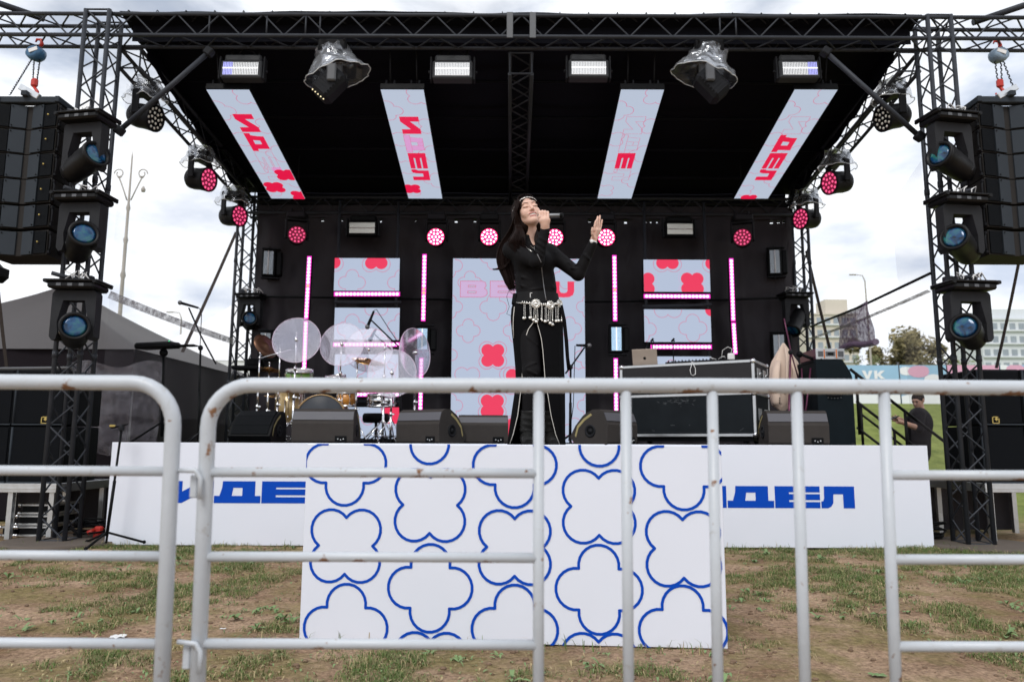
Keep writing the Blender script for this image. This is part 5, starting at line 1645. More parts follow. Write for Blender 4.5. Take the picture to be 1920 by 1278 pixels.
m_rim = see_through('acrylic rim', (.85, .70, .88), .75, .1)
GA = 'clear round acrylic discs on the drum stands'
def disc(label, px, py, rpx, Y, nrm):
    c = P(px, py, Y); r = rpx*Y*1.03/F; M = frame(c, nrm)
    t = thing('acrylic_disc', label, 'clear disc', c, 0, GA)
    mb = MB(); mb.lathe([(0, -.004), (r*.5, -.004), (r*.98, -.004)], M, 48, 0, False); part('disc_sheet', mb, m_acr, t, recalc=False)
    mb = MB(); mb.tube([M @ V(r*.985*math.cos(a*PI/24), r*.985*math.sin(a*PI/24), -.004) for a in range(48)], .0045, 5, closed=True); part('rim', mb, m_rim, t)
    mb = MB(); mb.lathe([(.012, -.03), (.024, -.025), (.024, .02), (.012, .03), (0, .03)], M, 10); part('centre_clamp', mb, m_chrome, t)
disc('large clear disc at far left of the drum kit, pink bar glowing through it', 556, 637, 44, 9.55, (.12, -1, .22))
disc('large clear disc second from left, overlapping the left screens', 641, 645, 42, 9.75, (-.10, -1, .20))
disc('large clear disc set lowest, in front of the pale screen', 735, 699, 45, 9.3, (.05, -1, .13))
disc('clear disc turned nearly edge-on at the right end of the drum kit', 779, 661, 46, 9.6, (1.7, -1, .10))
disc('faint clear disc set behind the others below the overhead microphone', 692, 655, 43, 10.1, (.1, -1, .2))
for px, py, Y, lab in ((556, 634, 9.6, 'chrome stand under the far left clear disc'), (640, 646, 9.8, 'chrome stand under the second clear disc'), (722, 655, 9.5, 'tall chrome stand just left of the lowest clear disc'), (735, 702, 9.35, 'chrome stand under the lowest clear disc'), (780, 652, 9.65, 'chrome stand under the edge-on clear disc'),
   (487, 672, 9.7, 'chrome stand farthest left, holding a dark tilted cymbal'), (525, 664, 9.9, 'plain chrome stand between the black wedge and floor tom'), (505, 690, 10.1, 'short chrome stand with a small cymbal at left'), (670, 682, 9.8, 'chrome stand with a bronze cymbal right of the bass drum')):
    chrome_stand(lab, px, py, Y, boom=[P(487, 672, 9.7), P(545, 655, 9.7)] if px == 487 else None)
cymbal('dark brown cymbal tilted steeply on the farthest left stand', 499, 648, 10.2, .19, (.75, -.45, .45), mat('dark bronze', (.12, .06, .035), .35, .7))
cymbal('small thin cymbal lying flat above the black wedge', 505, 692, 10.1, .15, (.05, .12, 1))
cymbal('bronze cymbal glowing pink between two clear discs', 690, 676, 9.9, .22, (.22, -.25, .95))
cymbal('flat bronze cymbal just above the barrier rail', 676, 712, 9.7, .22, (-.03, -.04, 1))
cymbal('bronze crash cymbal low beside the gold floor tom', 520, 742, 10.5, .18, (.1, -.1, 1))
# blurry cable tangle under the kit
mb = MB()
r_ = random.Random(4)
for k in range(9):
    x0 = P(r_.uniform(470, 545), 825, 9.4).x if k < 4 else P(r_.uniform(665, 750), 825, 9.4).x
    mb.tube([(x0+r_.uniform(-.2, .2), 9.2+r_.uniform(-.2, .3), ZD+.02+.12*abs(math.sin(q*1.7+k))*r_.random()) for q in range(7)], .008, 5)
solo('cable_tangle', mb, m_black, 'tangle of black cables on the deck under the drum stands', 'cables')

# ================================================================== flight case desk
A0 = P(1164, 833, 9.58); B0 = P(1420, 833, 8.72); A0.z = B0.z = ZD
u_ = (B0-A0); LW = u_.length; u_.normalize(); v_ = V(-u_.y, u_.x, 0)
fcR = Matrix((u_, v_, V(0, 0, 1))).transposed()
def FC(x, y, z): return A0+u_*x+v_*y+V(0, 0, z)
fc = thing('flight_case', 'big black flight case desk with silver edges right of the singer', 'flight case', FC(LW/2, .38, 0), math.atan2(u_.y, u_.x))
m_lam = mat('case laminate', (.012, .015, .018), .5, var=.35, scale=5)
m_lam2 = mat('case lid laminate', (.035, .034, .037), .55, var=.15, scale=5)
DD = .78
def casebox(nm, z0, z1, m):
    mb = MB(); mb.box(FC(LW/2, DD/2, (z0+z1)/2), (LW-.014, DD-.014, z1-z0-.014), fcR); p_ = part(nm, mb, m, fc)
    mb = MB(); e_ = .034
    for z in (z0+e_/2, z1-e_/2):
        for y in (e_/2, DD-e_/2): mb.box(FC(LW/2, y, z), (LW, e_, e_), fcR, .004)
        for x in (e_/2, LW-e_/2): mb.box(FC(x, DD/2, z), (e_, DD-2*e_, e_), fcR, .004)
    for x in (e_/2, LW-e_/2):
        for y in (e_/2, DD-e_/2): mb.box(FC(x, y, (z0+z1)/2), (e_-.001, e_-.001, z1-z0-2*e_), fcR, .003)
    part('edging', mb, m_alu, p_)
    mb = MB()
    for x in (.02, LW-.02):
        for y in (.02, DD-.02):
            for z in (z0+.02, z1-.02): mb.ball(FC(x, y, z), .036, 10, 7)
    part('corner_balls', mb, m_chrome, p_)
    for i, y in enumerate((.22, .55)):
        mb = MB(); mb.box(FC(LW+.002, y, (z0+z1)/2), (.006, .17, min(.14, z1-z0-.1)), fcR, .002)
        mb.tube([FC(LW+.012, y-.05, (z0+z1)/2-.03), FC(LW+.03, y-.05, (z0+z1)/2+.01), FC(LW+.03, y+.05, (z0+z1)/2+.01), FC(LW+.012, y+.05, (z0+z1)/2-.03)], .008, 6)
        part('latch', mb, m_alu, p_)
casebox('lower_box', .13, .655, m_lam)
casebox('upper_box', .715, 1.035, m_lam2)
mb = MB(); mb.box(FC(LW/2, DD/2, .685), (LW-.08, DD-.08, .058), fcR); part('gap_tray', mb, m_black, fc)
mb = MB(); mb.box(FC(LW/2, DD/2, .10), (LW-.1, DD-.1, .05), fcR)
part('base_board', mb, m_black, fc)
for x in (.15, LW-.15):
    for y in (.12, DD-.12):
        mb = MB(); c = FC(x, y, .045); M = frame(c-u_*.02, u_); mb.lathe([(0, 0), (.04, 0), (.044, .006), (.044, .034), (.04, .04), (0, .04)], M, 16); mb.box(c+V(0, 0, .03), (.06, .05, .03), fcR, .004); part('castor', mb, m_dark, fc)
# scuffs
mb = MB(); r_ = random.Random(9)
for k in range(34):
    cx, cz = (LW*.45+r_.gauss(0, .12), .56+r_.gauss(0, .03)) if k < 30 else (LW*r_.uniform(.06, .95), r_.uniform(.2, .6))
    a = r_.uniform(-.6, .6); l = r_.uniform(.005, .03); w2 = .0015+.002*r_.random()
    d = V(math.cos(a)*l, math.sin(a)*l, 0); c = FC(cx, .004-.0005, cz)
    mb.add([c-u_*d.x-V(0, 0, d.y+w2), c+u_*d.x+V(0, 0, d.y-w2), c+u_*d.x+V(0, 0, d.y+w2), c-u_*d.x-V(0, 0, d.y-w2)], [(0, 1, 2, 3)])
part('scuff_marks', mb, mat('pale scuff', (.075, .082, .09), .7), fc)

# laptop
m_lap = mat('warm silver laptop', (.56, .47, .40), .38, .55, var=.05)
lp = thing('laptop', 'open warm-silver laptop seen from behind on the flight case', 'laptop', FC(.24, .30, 1.035), math.atan2(u_.y, u_.x)+R(8))
lR = Matrix.Rotation(math.atan2(u_.y, u_.x)+R(8), 3, 'Z')
lc = FC(.27, .22, 1.04)
tl = lR @ Matrix.Rotation(R(14), 3, 'X')
mb = MB(); mb.box(lc+tl @ V(0, 0, .115), (.325, .008, .225), tl, .003); ld = part('screen_lid', mb, m_lap, lp)
mb = MB(); mb.box(lc+lR @ V(0, .12, .008), (.325, .23, .014), lR, .004); part('keyboard_base', mb, m_lap, lp)
mb = MB()
lm = Matrix.Translation(lc+tl @ V(0, -.0045, .112)) @ tl.to_4x4() @ Matrix.Rotation(PI/2, 4, 'X')
ap = [(.0, .009), (.006, .012), (.013, .010), (.0165, .004), (.012, -.001), (.0125, -.007), (.0165, -.010), (.012, -.018), (.006, -.020), (.0, -.018), (-.006, -.020), (-.013, -.016), (-.017, -.006), (-.016, .005), (-.010, .012), (-.004, .011)]
mb.prism([(x*1.1, y*1.1) for x, y in ap], lm, .0012); mb.prism([(.0, .013), (.001, .019), (.006, .023), (.006, .017)], lm, .0012)
part('lid_emblem', mb, m_black, ld)
# controller, power adapter, leads
mb = MB(); mb.box(FC(LW*.55, .40, 1.06), (.80, .34, .045), fcR, .008)
t = thing('dj_controller', 'low black controller lying along the top of the flight case', 'controller', FC(LW*.55, .4, 1.035), math.atan2(u_.y, u_.x))
part('body', mb, m_black, t)
mb = MB()
for i in range(26): mb.lathe([(.009, 0), (.009, .022), (0, .024)], Matrix.Translation(FC(LW*.55-.37+.03*i, .28+.05*(i % 3), 1.082)), 8)
part('knobs', mb, m_dark, t)
t = thing('power_adapter', 'white square power adapter with coiled lead on the flight case', 'power adapter', FC(LW*.80, .3, 1.04))
mb = MB(); mb.box(FC(LW*.80, .30, 1.115), (.085, .04, .085), fcR, .012); part('body', mb, m_white, t)
mb = MB(); mb.tube([FC(LW*.80, .3, 1.155), FC(LW*.81, .3, 1.21), FC(LW*.78, .3, 1.24), FC(LW*.74, .3, 1.20), FC(LW*.73, .3, 1.10)], .004, 5)
mb.tube([FC(LW*.76-.16*math.sin(a*.5)*.6-.1, .32+.05*math.cos(a*.9), 1.06+.06*abs(math.sin(a*.45))) for a in range(16)], .005, 5); part('lead', mb, m_white, t)
mb = MB(); mb.box(FC(LW*.80, .33, 1.055), (.12, .1, .03), fcR, .006)
solo('power_strip', mb, m_dark, 'small dark power strip under the white adapter on the flight case', 'power strip')
mb = MB(); q0 = FC(LW*.555, .03, 1.04)
mb.tube([FC(LW*.555, .16, 1.045), q0+V(0, 0, .004), q0+V(-.01, -.04, -.03), q0+V(-.035, -.05, -.10), q0+V(-.025, -.052, -.155), q0+V(.0, -.053, -.17), q0+V(.03, -.052, -.15), q0+V(.03, -.05, -.08), q0+V(.01, -.042, -.03), q0+V(.005, 0, .006), FC(LW*.56, .16, 1.045)], .0045, 6)
solo('hanging_lead', mb, m_white, 'loop of thin white lead hanging over the front edge of the flight case', 'cable')
for px, lab in ((1223, 'small black clip microphone standing right beside the laptop lid'), (1262, 'small black clip standing in front of the right light bar')):
    c = P(px, 640, 9.6); mb = MB(); mb.tube([V(c.x, 9.6, ZD+1.04), c-V(0, 0, .02)], .007, 6); mb.tube([c-V(.02, 0, .0), c+V(.015, 0, .04)], .014, 6); mb.tube([c-V(-.02, 0, .0), c+V(-.01, 0, .03)], .01, 6); solo('clip_stand', mb, m_black, lab, 'clip')

# ================================================================== beige jacket on the stand
m_jack = mat('beige jacket cloth', (.70, .55, .45), .85, var=.08, scale=8, bump=.2, bscale=60, sheen=.2)
Yj = 10.05
rows = [(643, 1469, 2), (651, 1469.5, 7), (663, 1470, 14), (677, 1471, 22.5), (688, 1471.5, 26.5), (706, 1471.5, 27.5), (730, 1470, 27.5), (748, 1466, 23), (758, 1461, 16), (766, 1457, 9)]
jk = thing('jacket', 'beige blazer draped over the stand between flight case and amplifier', 'jacket', P(1465, 766, Yj))
mb = MB(); NJ = 28
for i, (py, cx, hw) in enumerate(rows):
    c = P(cx, py, Yj); k = Yj*1.03/F
    for j in range(NJ):
        a = 2*PI*j/NJ
        f_ = 1+.10*math.sin(a*5+i*.25)*min(1, i/3)
        sl = -.05*math.cos(a)*(i/8)
        mb.v.append((c.x+math.cos(a)*hw*k*f_, Yj+math.sin(a)*hw*k*.38*f_, c.z+(-.05*math.cos(a) if i >= 6 else 0)))
for i in range(len(rows)-1):
    for j in range(NJ):
        mb.f.append([i*NJ+j, i*NJ+(j+1) % NJ, (i+1)*NJ+(j+1) % NJ, (i+1)*NJ+j]); mb.m.append(0); mb.s.append(True)
bd = part('body_cloth', mb, m_jack, jk)
mb = MB(); mb.tube([P(1459, 677, Yj-.08), P(1455, 697, Yj-.17), P(1453, 725, Yj-.19), P(1456, 752, Yj-.19), P(1458, 760, Yj-.19)], [.035, .050, .056, .060, .058], 14, flat=.6); sl = part('sleeve', mb, m_jack, jk)
mb = MB(); mb.tube([P(1487, 677, Yj-.06), P(1492, 697, Yj-.13), P(1490, 725, Yj-.12), P(1484, 745, Yj-.1)], [.03, .04, .042, .04], 12, flat=.5); part('sleeve', mb, m_jack, jk)
mb = MB()
for i in range(4): mb.ball(P(1462, 746+i*3, Yj-.26), .009, 6, 5)
part('cuff_buttons', mb, m_black, sl)
mb = MB(); mb.tube([P(1471, 646, Yj-.06), P(1476, 670, Yj-.16), P(1476, 705, Yj-.20), P(1472, 740, Yj-.2)], [.012, .02, .016, .008], 8, flat=.4); part('lapel', mb, m_jack, bd)

# ================================================================== amplifier tower with rack
m_ampf = mat('amplifier cloth', (.009, .014, .018), .65, var=.2, bump=.2, bscale=150)
m_amps = mat('amplifier side', (.03, .012, .022), .6)  # dark side colour with the purple stage light painted in
Ya = 9.4
xa, xb = P(1534, 760, Ya).x, P(1601, 760, Ya).x; zt_ = P(1560, 674, Ya).z
am = thing('bass_amplifier', 'tall black bass amplifier cabinet beside the beige jacket', 'amplifier', ((xa+xb)/2, Ya+.3, ZD))
hA = zt_-ZD
o = [(0, 0), (xb-xa, 0), (xb-xa, hA*.80), (xb-xa-.02, hA*.86), (xb-xa-.11, hA), (0, hA)]
mb = MB(); mb.prism(o, Matrix.Translation((xa, Ya+.62, ZD)) @ Matrix.Rotation(PI/2, 4, 'X'), .62); cb = part('cabinet', mb, m_ampf, am)
mb = MB(); mb.tube([P(1552, 738, Ya-.01), P(1552, 742, Ya-.03), P(1577, 742, Ya-.03), P(1577, 738, Ya-.01)], .012, 6); part('handle', mb, m_black, cb)
mb = MB()
for i in range(5): mb.ball(P(1553+i*6, 745+(1 if i in (1, 2, 3) else 0), Ya-.005), .006, 6, 4)
part('handle_rivets', mb, m_alu, cb)
mb = MB()
for x in (xa+.04, xb-.04): mb.ball((x, Ya+.02, ZD+.03), .04, 8, 6)
part('corner_caps', mb, m_dark, cb)
xa2, xb2 = P(1530, 660, Ya).x, P(1584, 660, Ya).x; z0_ = zt_+.006; z1_ = P(1550, 653, Ya).z
rk = thing('rack_amplifier', 'silver-framed amplifier head with orange strips lying on the bass cabinet', 'amplifier head', ((xa2+xb2)/2, Ya+.25, z0_), 0)
mb = MB(); mb.box(((xa2+xb2)/2, Ya+.28, (z0_+z1_)/2), (xb2-xa2, .52, z1_-z0_), None, .008); cb = part('case', mb, mat('rack case', (.10, .03, .06), .3, .4), rk)
fw = xb2-xa2; fh = z1_-z0_
mb = MB(); mb.box(((xa2+xb2)/2, Ya+.012, (z0_+z1_)/2), (fw, .012, fh), None, .003); fp = part('front_plate', mb, m_alu, cb)
mb = MB(); mb.box(((xa2+xb2)/2, Ya+.004, z0_+fh*.5), (fw*.32, .008, fh*.42)); mb.box((xa2+fw*.16, Ya+.004, z0_+fh*.5), (fw*.17, .008, fh*.5)); mb.box((xb2-fw*.14, Ya+.004, z0_+fh*.5), (fw*.18, .008, fh*.5)); part('control_window', mb, m_grey, fp)
mb = MB()
for q in (.29, .71): mb.box((xa2+fw*q, Ya+.003, z0_+fh*.5), (.012, .008, fh*.8))
part('orange_strip', mb, mat('orange paint', (.7, .2, .05), .5), fp)
mb = MB(); mb.box(((xa2+xb2)/2, Ya-.001, z0_+fh*.5), (fw*.2, .006, fh*.22)); part('handle', mb, m_black, fp)
mb = MB(); mb.tube([P(1497, 662, 9.6), P(1512, 668, 9.55), P(1530, 675, 9.5)], .02, 8); mb.ball(P(1499, 664, 9.6), .045, 8, 6); mb.tube([P(1506, 684, 9.6), P(1530, 676, 9.45), P(1541, 673, 9.4)], .01, 6)
solo('guitar_clamp', mb, m_black, 'black clamp head jutting left of the amplifier head', 'clamp')
mb = MB()
mb.tube([P(1520, 690, 9.5), P(1512, 760, 9.5), P(1505, 800, 9.5)], .012, 6); mb.tube([P(1503, 690, 9.6), P(1506, 760, 9.6), P(1508, 815, 9.6)], .01, 6)
solo('pink_lit_stand_legs', mb, mat('stand with painted pink light', (.1, .1, .1)), 'thin pink-lit stand legs between jacket and bass amplifier', 'stand')  # same base colour with the pink stage light painted in

# ================================================================== stairs on the right
m_blkst = mat('black steel', (.014, .014, .015), .4, .4)
t = thing('stage_stairs', 'black steel stairs with handrails down the right end of the stage', 'stairs', (5.3, 10.3, 0))
for Yq, pa, pb, lo in ((9.85, (1594, 692), (1782, 836), [(1607, 801), (1770, 925)]), (10.75, (1606, 752), (1735, 852), [(1608, 771), (1735, 868)])):
    a, b = P(*pa, Yq), P(*pb, Yq)
    mb = MB(); mb.tube([a, b], .021, 8); part('handrail', mb, m_blkst, t)
    mb = MB(); mb.tube([P(*lo[0], Yq), P(*lo[1], Yq)], .017, 8); part('mid_rail', mb, m_blkst, t)
    for f_ in (.06, .55, .97):
        q = a+(b-a)*f_; mb = MB(); mb.tube([q, V(q.x, q.y, max(0.02, ZD-.05-(q.x-4.9)*.7))], .02, 8); part('post', mb, m_blkst, t)
    mb = MB(); mb.box((5.55, Yq, .52), (1.75, .04, .16), Matrix.Rotation(R(36), 3, 'Y')); part('stringer', mb, m_blkst, t)
for i in range(6):
    mb = MB(); mb.box((4.95+i*.24, 10.3, ZD-.12-i*.17), (.26, .84, .035)); part('tread', mb, m_blkst, t)
# cables at the tower feet
for px, lab in ((1760, 'heap of black cable loops at the right tower foot'), (150, 'thin black cable loops at the left tower foot')):
    mb = MB(); c = P(px, 1010, 8.55)
    r_ = random.Random(px)
    for k in range(7):
        o = V(c.x+r_.uniform(-.12, .12), 8.75+r_.uniform(-.1, .1), .05+.025*k); rr = r_.uniform(.13, .22); ti = r_.uniform(-.3, .3)
        mb.tube([o+V(rr*math.cos(a*PI/9), rr*.7*math.sin(a*PI/9), ti*rr*math.sin(a*PI/9+k)) for a in range(18)], .011, 5, closed=True)
    solo('cable_coil', mb, m_black, lab, 'cable coil')
mb = MB(); c = P(1748, 928, 9.0); mb.box((c.x+.0, 9.2, .34), (.06, .06, .68)); mb.box((c.x+.3, 9.2, .69), (.8, .5, .03)); mb.box((c.x+.5, 9.2, .34), (.05, .05, .66))
solo('side_bench', mb, m_grey, 'low grey bench frame behind the right tower', 'bench')
# ================================================================== crowd barriers
def barrier_mat():
    m, nt, b = _new('chipped white barrier paint')
    N = nt.nodes.new; L = nt.links.new
    g = N('ShaderNodeNewGeometry')
    def nz(s, d=5, ro=.6):
        n = N('ShaderNodeTexNoise'); n.inputs['Scale'].default_value = s; n.inputs['Detail'].default_value = d; n.inputs['Roughness'].default_value = ro
        L(g.outputs['Position'], n.inputs['Vector']); return n.outputs['Fac']
    def mr(src, a, bb, c=0, d=1):
        q = N('ShaderNodeMapRange'); q.inputs[1].default_value = a; q.inputs[2].default_value = bb; q.inputs[3].default_value = c; q.inputs[4].default_value = d; L(src, q.inputs[0]); return q.outputs[0]
    base = N('ShaderNodeMix'); base.data_type = 'RGBA'; base.inputs[6].default_value = (.45, .485, .525, 1); base.inputs[7].default_value = (.56, .595, .64, 1); L(nz(7), base.inputs[0])
    dirt = N('ShaderNodeMix'); dirt.data_type = 'RGBA'; dirt.inputs[7].default_value = (.30, .27, .23, 1); L(mr(nz(22, 8, .7), .60, .72, 0, .55), dirt.inputs[0]); L(base.outputs[2], dirt.inputs[6])
    # rust: chips anywhere, and worse on the underside of the pipes (where water hangs)
    sp = N('ShaderNodeSeparateXYZ'); L(g.outputs['Normal'], sp.inputs[0])
    und = mr(sp.outputs[2], -.15, -.8, 0, .10)
    ad = N('ShaderNodeMath'); ad.operation = 'ADD'; L(nz(13, 7, .62), ad.inputs[0]); L(und, ad.inputs[1])
    r1 = mr(ad.outputs[0], .66, .70)
    r2 = mr(nz(38, 4, .5), .705, .735)
    mxr = N('ShaderNodeMath'); mxr.operation = 'MAXIMUM'; L(r1, mxr.inputs[0]); L(r2, mxr.inputs[1]); rf = mxr.outputs[0]
    rust = N('ShaderNodeMix'); rust.data_type = 'RGBA'; L(rf, rust.inputs[0]); L(dirt.outputs[2], rust.inputs[6])
    rc = N('ShaderNodeMix'); rc.data_type = 'RGBA'; rc.inputs[6].default_value = (.10, .035, .015, 1); rc.inputs[7].default_value = (.33, .18, .09, 1); L(nz(60), rc.inputs[0]); L(rc.outputs[2], rust.inputs[7])
    L(rust.outputs[2], b.inputs['Base Color'])
    L(mr(rf, 0, 1, .36, .85), b.inputs['Roughness'])
    bp = N('ShaderNodeBump'); bp.inputs['Strength'].default_value = .25; bp.inputs['Distance'].default_value = .004; L(nz(45), bp.inputs['Height']); L(bp.outputs[0], b.inputs['Normal'])
    return m
m_bar = barrier_mat()
YBR = 2.06
def by(z): return YBR-(z-.75)*.047
def BP(px, py): # point on the leaning barrier plane
    nn = V(0, 1, .047).normalized()
    return hit(px, py, V(0, YBR, .75), nn)
def barrier(label, xl, xr, zt, rails, posts, rail_spans, dy=0.0):
    t = thing('crowd_barrier', label, 'barrier', ((xl+xr)/2, YBR+dy+.03, 0), 0, 'white tube crowd barriers')
    Q = lambda x, z: V(x, by(z)+dy, z)
    rb = .115
    pts = [Q(xl, .06)]
    pts.append(Q(xl, zt-rb-.2))
    for i in range(9):
        a = PI-PI/2*i/8; pts.append(Q(xl+rb+rb*math.cos(a), zt-rb+rb*math.sin(a)))
    pts.append(Q((xl+xr)/2, zt+.004))
    for i in range(9):
        a = PI/2-PI/2*i/8; pts.append(Q(xr-rb+rb*math.cos(a), zt-rb+rb*math.sin(a)))
    pts += [Q(xr, zt-rb-.2), Q(xr, .06)]
    mb = MB(); mb.tube(pts, .0205, 20); part('frame', mb, m_bar, t)
    for x in posts:
        mb = MB(); mb.tube([Q(x, zt-.012), Q(x, rails[-1])], .0148, 14); part('upright_bar', mb, m_bar, t)
    for z in rails:
        for a, b in rail_spans:
            mb = MB(); mb.tube([Q(a, z), Q((a+b)/2, z+.001), Q(b, z)], .0134, 14); part('rail', mb, m_bar, t)
    for x in (xl, xr):
        mb = MB(); mb.tube([Q(x, .055)+V(0, -.32, -.035), Q(x, .055)+V(0, -.1, .0), Q(x, .055)+V(0, .1, 0), Q(x, .055)+V(0, .32, -.035)], .017, 10); part('foot', mb, m_bar, t)
    return t
zt = BP(1000, 724).z
ra = [BP(700, 886).z, BP(700, 1044).z, BP(700, 1207).z]
ra += [ra[2]-.235, ra[2]-.40]
xl = BP(388, 850).x; ps = [BP(px, 800).x for px in (1010, 1174, 1336.5, 1495, 1660)]
b2 = barrier('chipped white crowd barrier filling the foreground, with four upright bars in its middle', xl, ps[-1]+(ps[0]-xl), zt, ra, ps, [(xl, ps[0]), (ps[-1], ps[-1]+(ps[0]-xl))])
xr = BP(326, 850).x
b1 = barrier('chipped white crowd barrier ending in a rounded corner at the left', xr-2.3, xr, zt+.004, [z+.002 for z in ra], [xr-.85-.2*i for i in range(4)], [(xr-.85, xr), (xr-2.3, xr-1.45)], -.012)
for py in (881, 1200):
    a = BP(338, py); a.y -= .012
    mb = MB(); c = BP(386, py+12)
    mb.tube([a, a+V(.055, -.02, 0), V(c.x-.012, c.y-.03, a.z-.006), V(c.x-.002, c.y-.030, a.z-.02), V(c.x+.0, c.y-.032, a.z-.075)], .0065, 8); part('hook', mb, m_bar, b1)
    mb = MB(); q = BP(368, py+30); mb.box(V(xl-.030, q.y, q.z), (.02, .016, .062), None, .003); part('hook_socket', mb, m_bar, b2)
# ================================================================== people (smooth distance fields turned into one surface)
class SDF:
    def __init__(s, lo, hi, h):
        s.lo = np.array(lo, float); s.h = h
        s.n = np.ceil((np.array(hi)-s.lo)/h).astype(int)+1
        s.F = np.full(s.n, 1.0, np.float32)
        s.ax = [s.lo[i]+h*np.arange(s.n[i]) for i in range(3)]
    def _blk(s, lo, hi):
        a = np.maximum(0, np.floor((np.array(lo)-s.lo)/s.h).astype(int)); b = np.minimum(s.n, np.ceil((np.array(hi)-s.lo)/s.h).astype(int)+1)
        if (b <= a).any(): return None
        sl = tuple(slice(a[i], b[i]) for i in range(3))
        X, Y, Z = np.meshgrid(s.ax[0][sl[0]], s.ax[1][sl[1]], s.ax[2][sl[2]], indexing='ij', sparse=True)
        return sl, X, Y, Z
    def _put(s, sl, d, k, sub=False):
        f = s.F[sl]
        if sub: f = -f
        if k > 0:
            hh = np.maximum(k-np.abs(f-d), 0)/k
            r = np.minimum(f, d)-hh*hh*k*.25
        else: r = np.minimum(f, d)
        s.F[sl] = -r if sub else r
    def cone(s, a, b, ra, rb, k=.02, g=0.0):
        a, b = np.array(a), np.array(b); ra += g; rb += g
        m = max(ra, rb)+k+.012
        q = s._blk(np.minimum(a, b)-m, np.maximum(a, b)+m)
        if q is None: return
        sl, X, Y, Z = q; ab = b-a; L2 = max(1e-12, (ab*ab).sum())
        t = np.clip(((X-a[0])*ab[0]+(Y-a[1])*ab[1]+(Z-a[2])*ab[2])/L2, 0, 1)
        d = np.sqrt((X-a[0]-t*ab[0])**2+(Y-a[1]-t*ab[1])**2+(Z-a[2]-t*ab[2])**2)-(ra+(rb-ra)*t)
        s._put(sl, d, k)
    def ell(s, c, r, R_=None, k=.02, sub=False, g=0.0):
        c = np.array(c); r = np.array(r)*(HS if R_ is HR else 1)+g; m = r.max()+k+.012
        q = s._blk(c-m, c+m)
        if q is None: return
        sl, X, Y, Z = q; dx, dy, dz = X-c[0], Y-c[1], Z-c[2]
        if R_ is not None:
            M = np.array(R_).T
            dx, dy, dz = (M[0, 0]*dx+M[0, 1]*dy+M[0, 2]*dz, M[1, 0]*dx+M[1, 1]*dy+M[1, 2]*dz, M[2, 0]*dx+M[2, 1]*dy+M[2, 2]*dz)
        k0 = np.sqrt((dx/r[0])**2+(dy/r[1])**2+(dz/r[2])**2)
        k1 = np.sqrt((dx/r[0]**2)**2+(dy/r[1]**2)**2+(dz/r[2]**2)**2)+1e-9
        s._put(sl, k0*(k0-1)/k1, k, sub)
    def val(s, p):
        i = np.clip(np.round((np.array(p)-s.lo)/s.h).astype(int), 0, s.n-1)
        return s.F[tuple(i)]
    def land(s, p, d, L_=.08):
        """slide from p along d until the surface is met"""
        p = Vector(p); d = Vector(d).normalized(); n = 160
        for i in range(n):
            q = p+d*(L_*i/n)
            if s.val(q) < .0012: return q
        return p+d*L_*.5
    def mesh(s):
        F, h = s.F, s.h
        I = F < 0; nx, ny, nz = [n-1 for n in F.shape]
        cs = [(i, j, k) for i in (0, 1) for j in (0, 1) for k in (0, 1)]
        cnt = np.zeros((nx, ny, nz), np.int8)
        for i, j, k in cs: cnt += I[i:nx+i, j:ny+j, k:nz+k]
        act = (cnt > 0) & (cnt < 8)
        idx = np.argwhere(act)
        vals = {c: F[idx[:, 0]+c[0], idx[:, 1]+c[1], idx[:, 2]+c[2]] for c in cs}
        acc = np.zeros((len(idx), 3)); w_ = np.zeros(len(idx))
        for c in cs:
            for ax in range(3):
                if c[ax]: continue
                d = list(c); d[ax] = 1; d = tuple(d)
                va, vb = vals[c], vals[d]
                m = (va < 0) != (vb < 0)
                t = np.where(m, va/np.where(m, va-vb, 1), 0)
                p = np.tile(np.array(c, float), (len(idx), 1)); p[:, ax] += t
                acc += p*m[:, None]; w_ += m
        verts = (idx+acc/w_[:, None])*h+s.lo
        ids = np.full(act.shape, -1, np.int64); ids[act] = np.arange(len(idx))
        quads = []
        for ax in range(3):
            o = [a for a in range(3) if a != ax]
            sl0 = [slice(1, -1)]*3; sl1 = [slice(1, -1)]*3
            sl0[ax] = slice(0, -1); sl1[ax] = slice(1, None)
            a, b = I[tuple(sl0)], I[tuple(sl1)]
            e = np.argwhere(a != b)
            fl = a[tuple(e.T)]
            e = e.copy(); e[:, o[0]] += 1; e[:, o[1]] += 1
            def g(d0, d1):
                q = e.copy(); q[:, o[0]] += d0; q[:, o[1]] += d1; return ids[tuple(q.T)]
            Q = np.stack([g(-1, -1), g(0, -1), g(0, 0), g(-1, 0)], 1)
            if ax == 1: fl = ~fl
            Q[~fl] = Q[~fl][:, ::-1]
            quads.append(Q)
        return verts, np.concatenate(quads)

def sdf_part(name, S, mats, parent, matfn=None, top=None, cut=None):
    v, q = S.mesh()
    inv = np.array(INV[parent.name])
    me = bpy.data.meshes.new(name)
    if cut is not None:
        c = v[q].mean(1); q = q[cut(c)]
    lv = v @ inv[:3, :3].T + inv[:3, 3]
    me.from_pydata(lv.tolist(), [], q.tolist())
    for m in mats: me.materials.append(m)
    if matfn is not None:
        c = v[q].mean(1); me.polygons.foreach_set('material_index', matfn(c).astype(np.int32))
    me.polygons.foreach_set('use_smooth', np.ones(len(q), bool))
    me.update()
    o = bpy.data.objects.new(name, me); COL.objects.link(o); o.parent = parent; INV[o.name] = INV[parent.name]
    return o

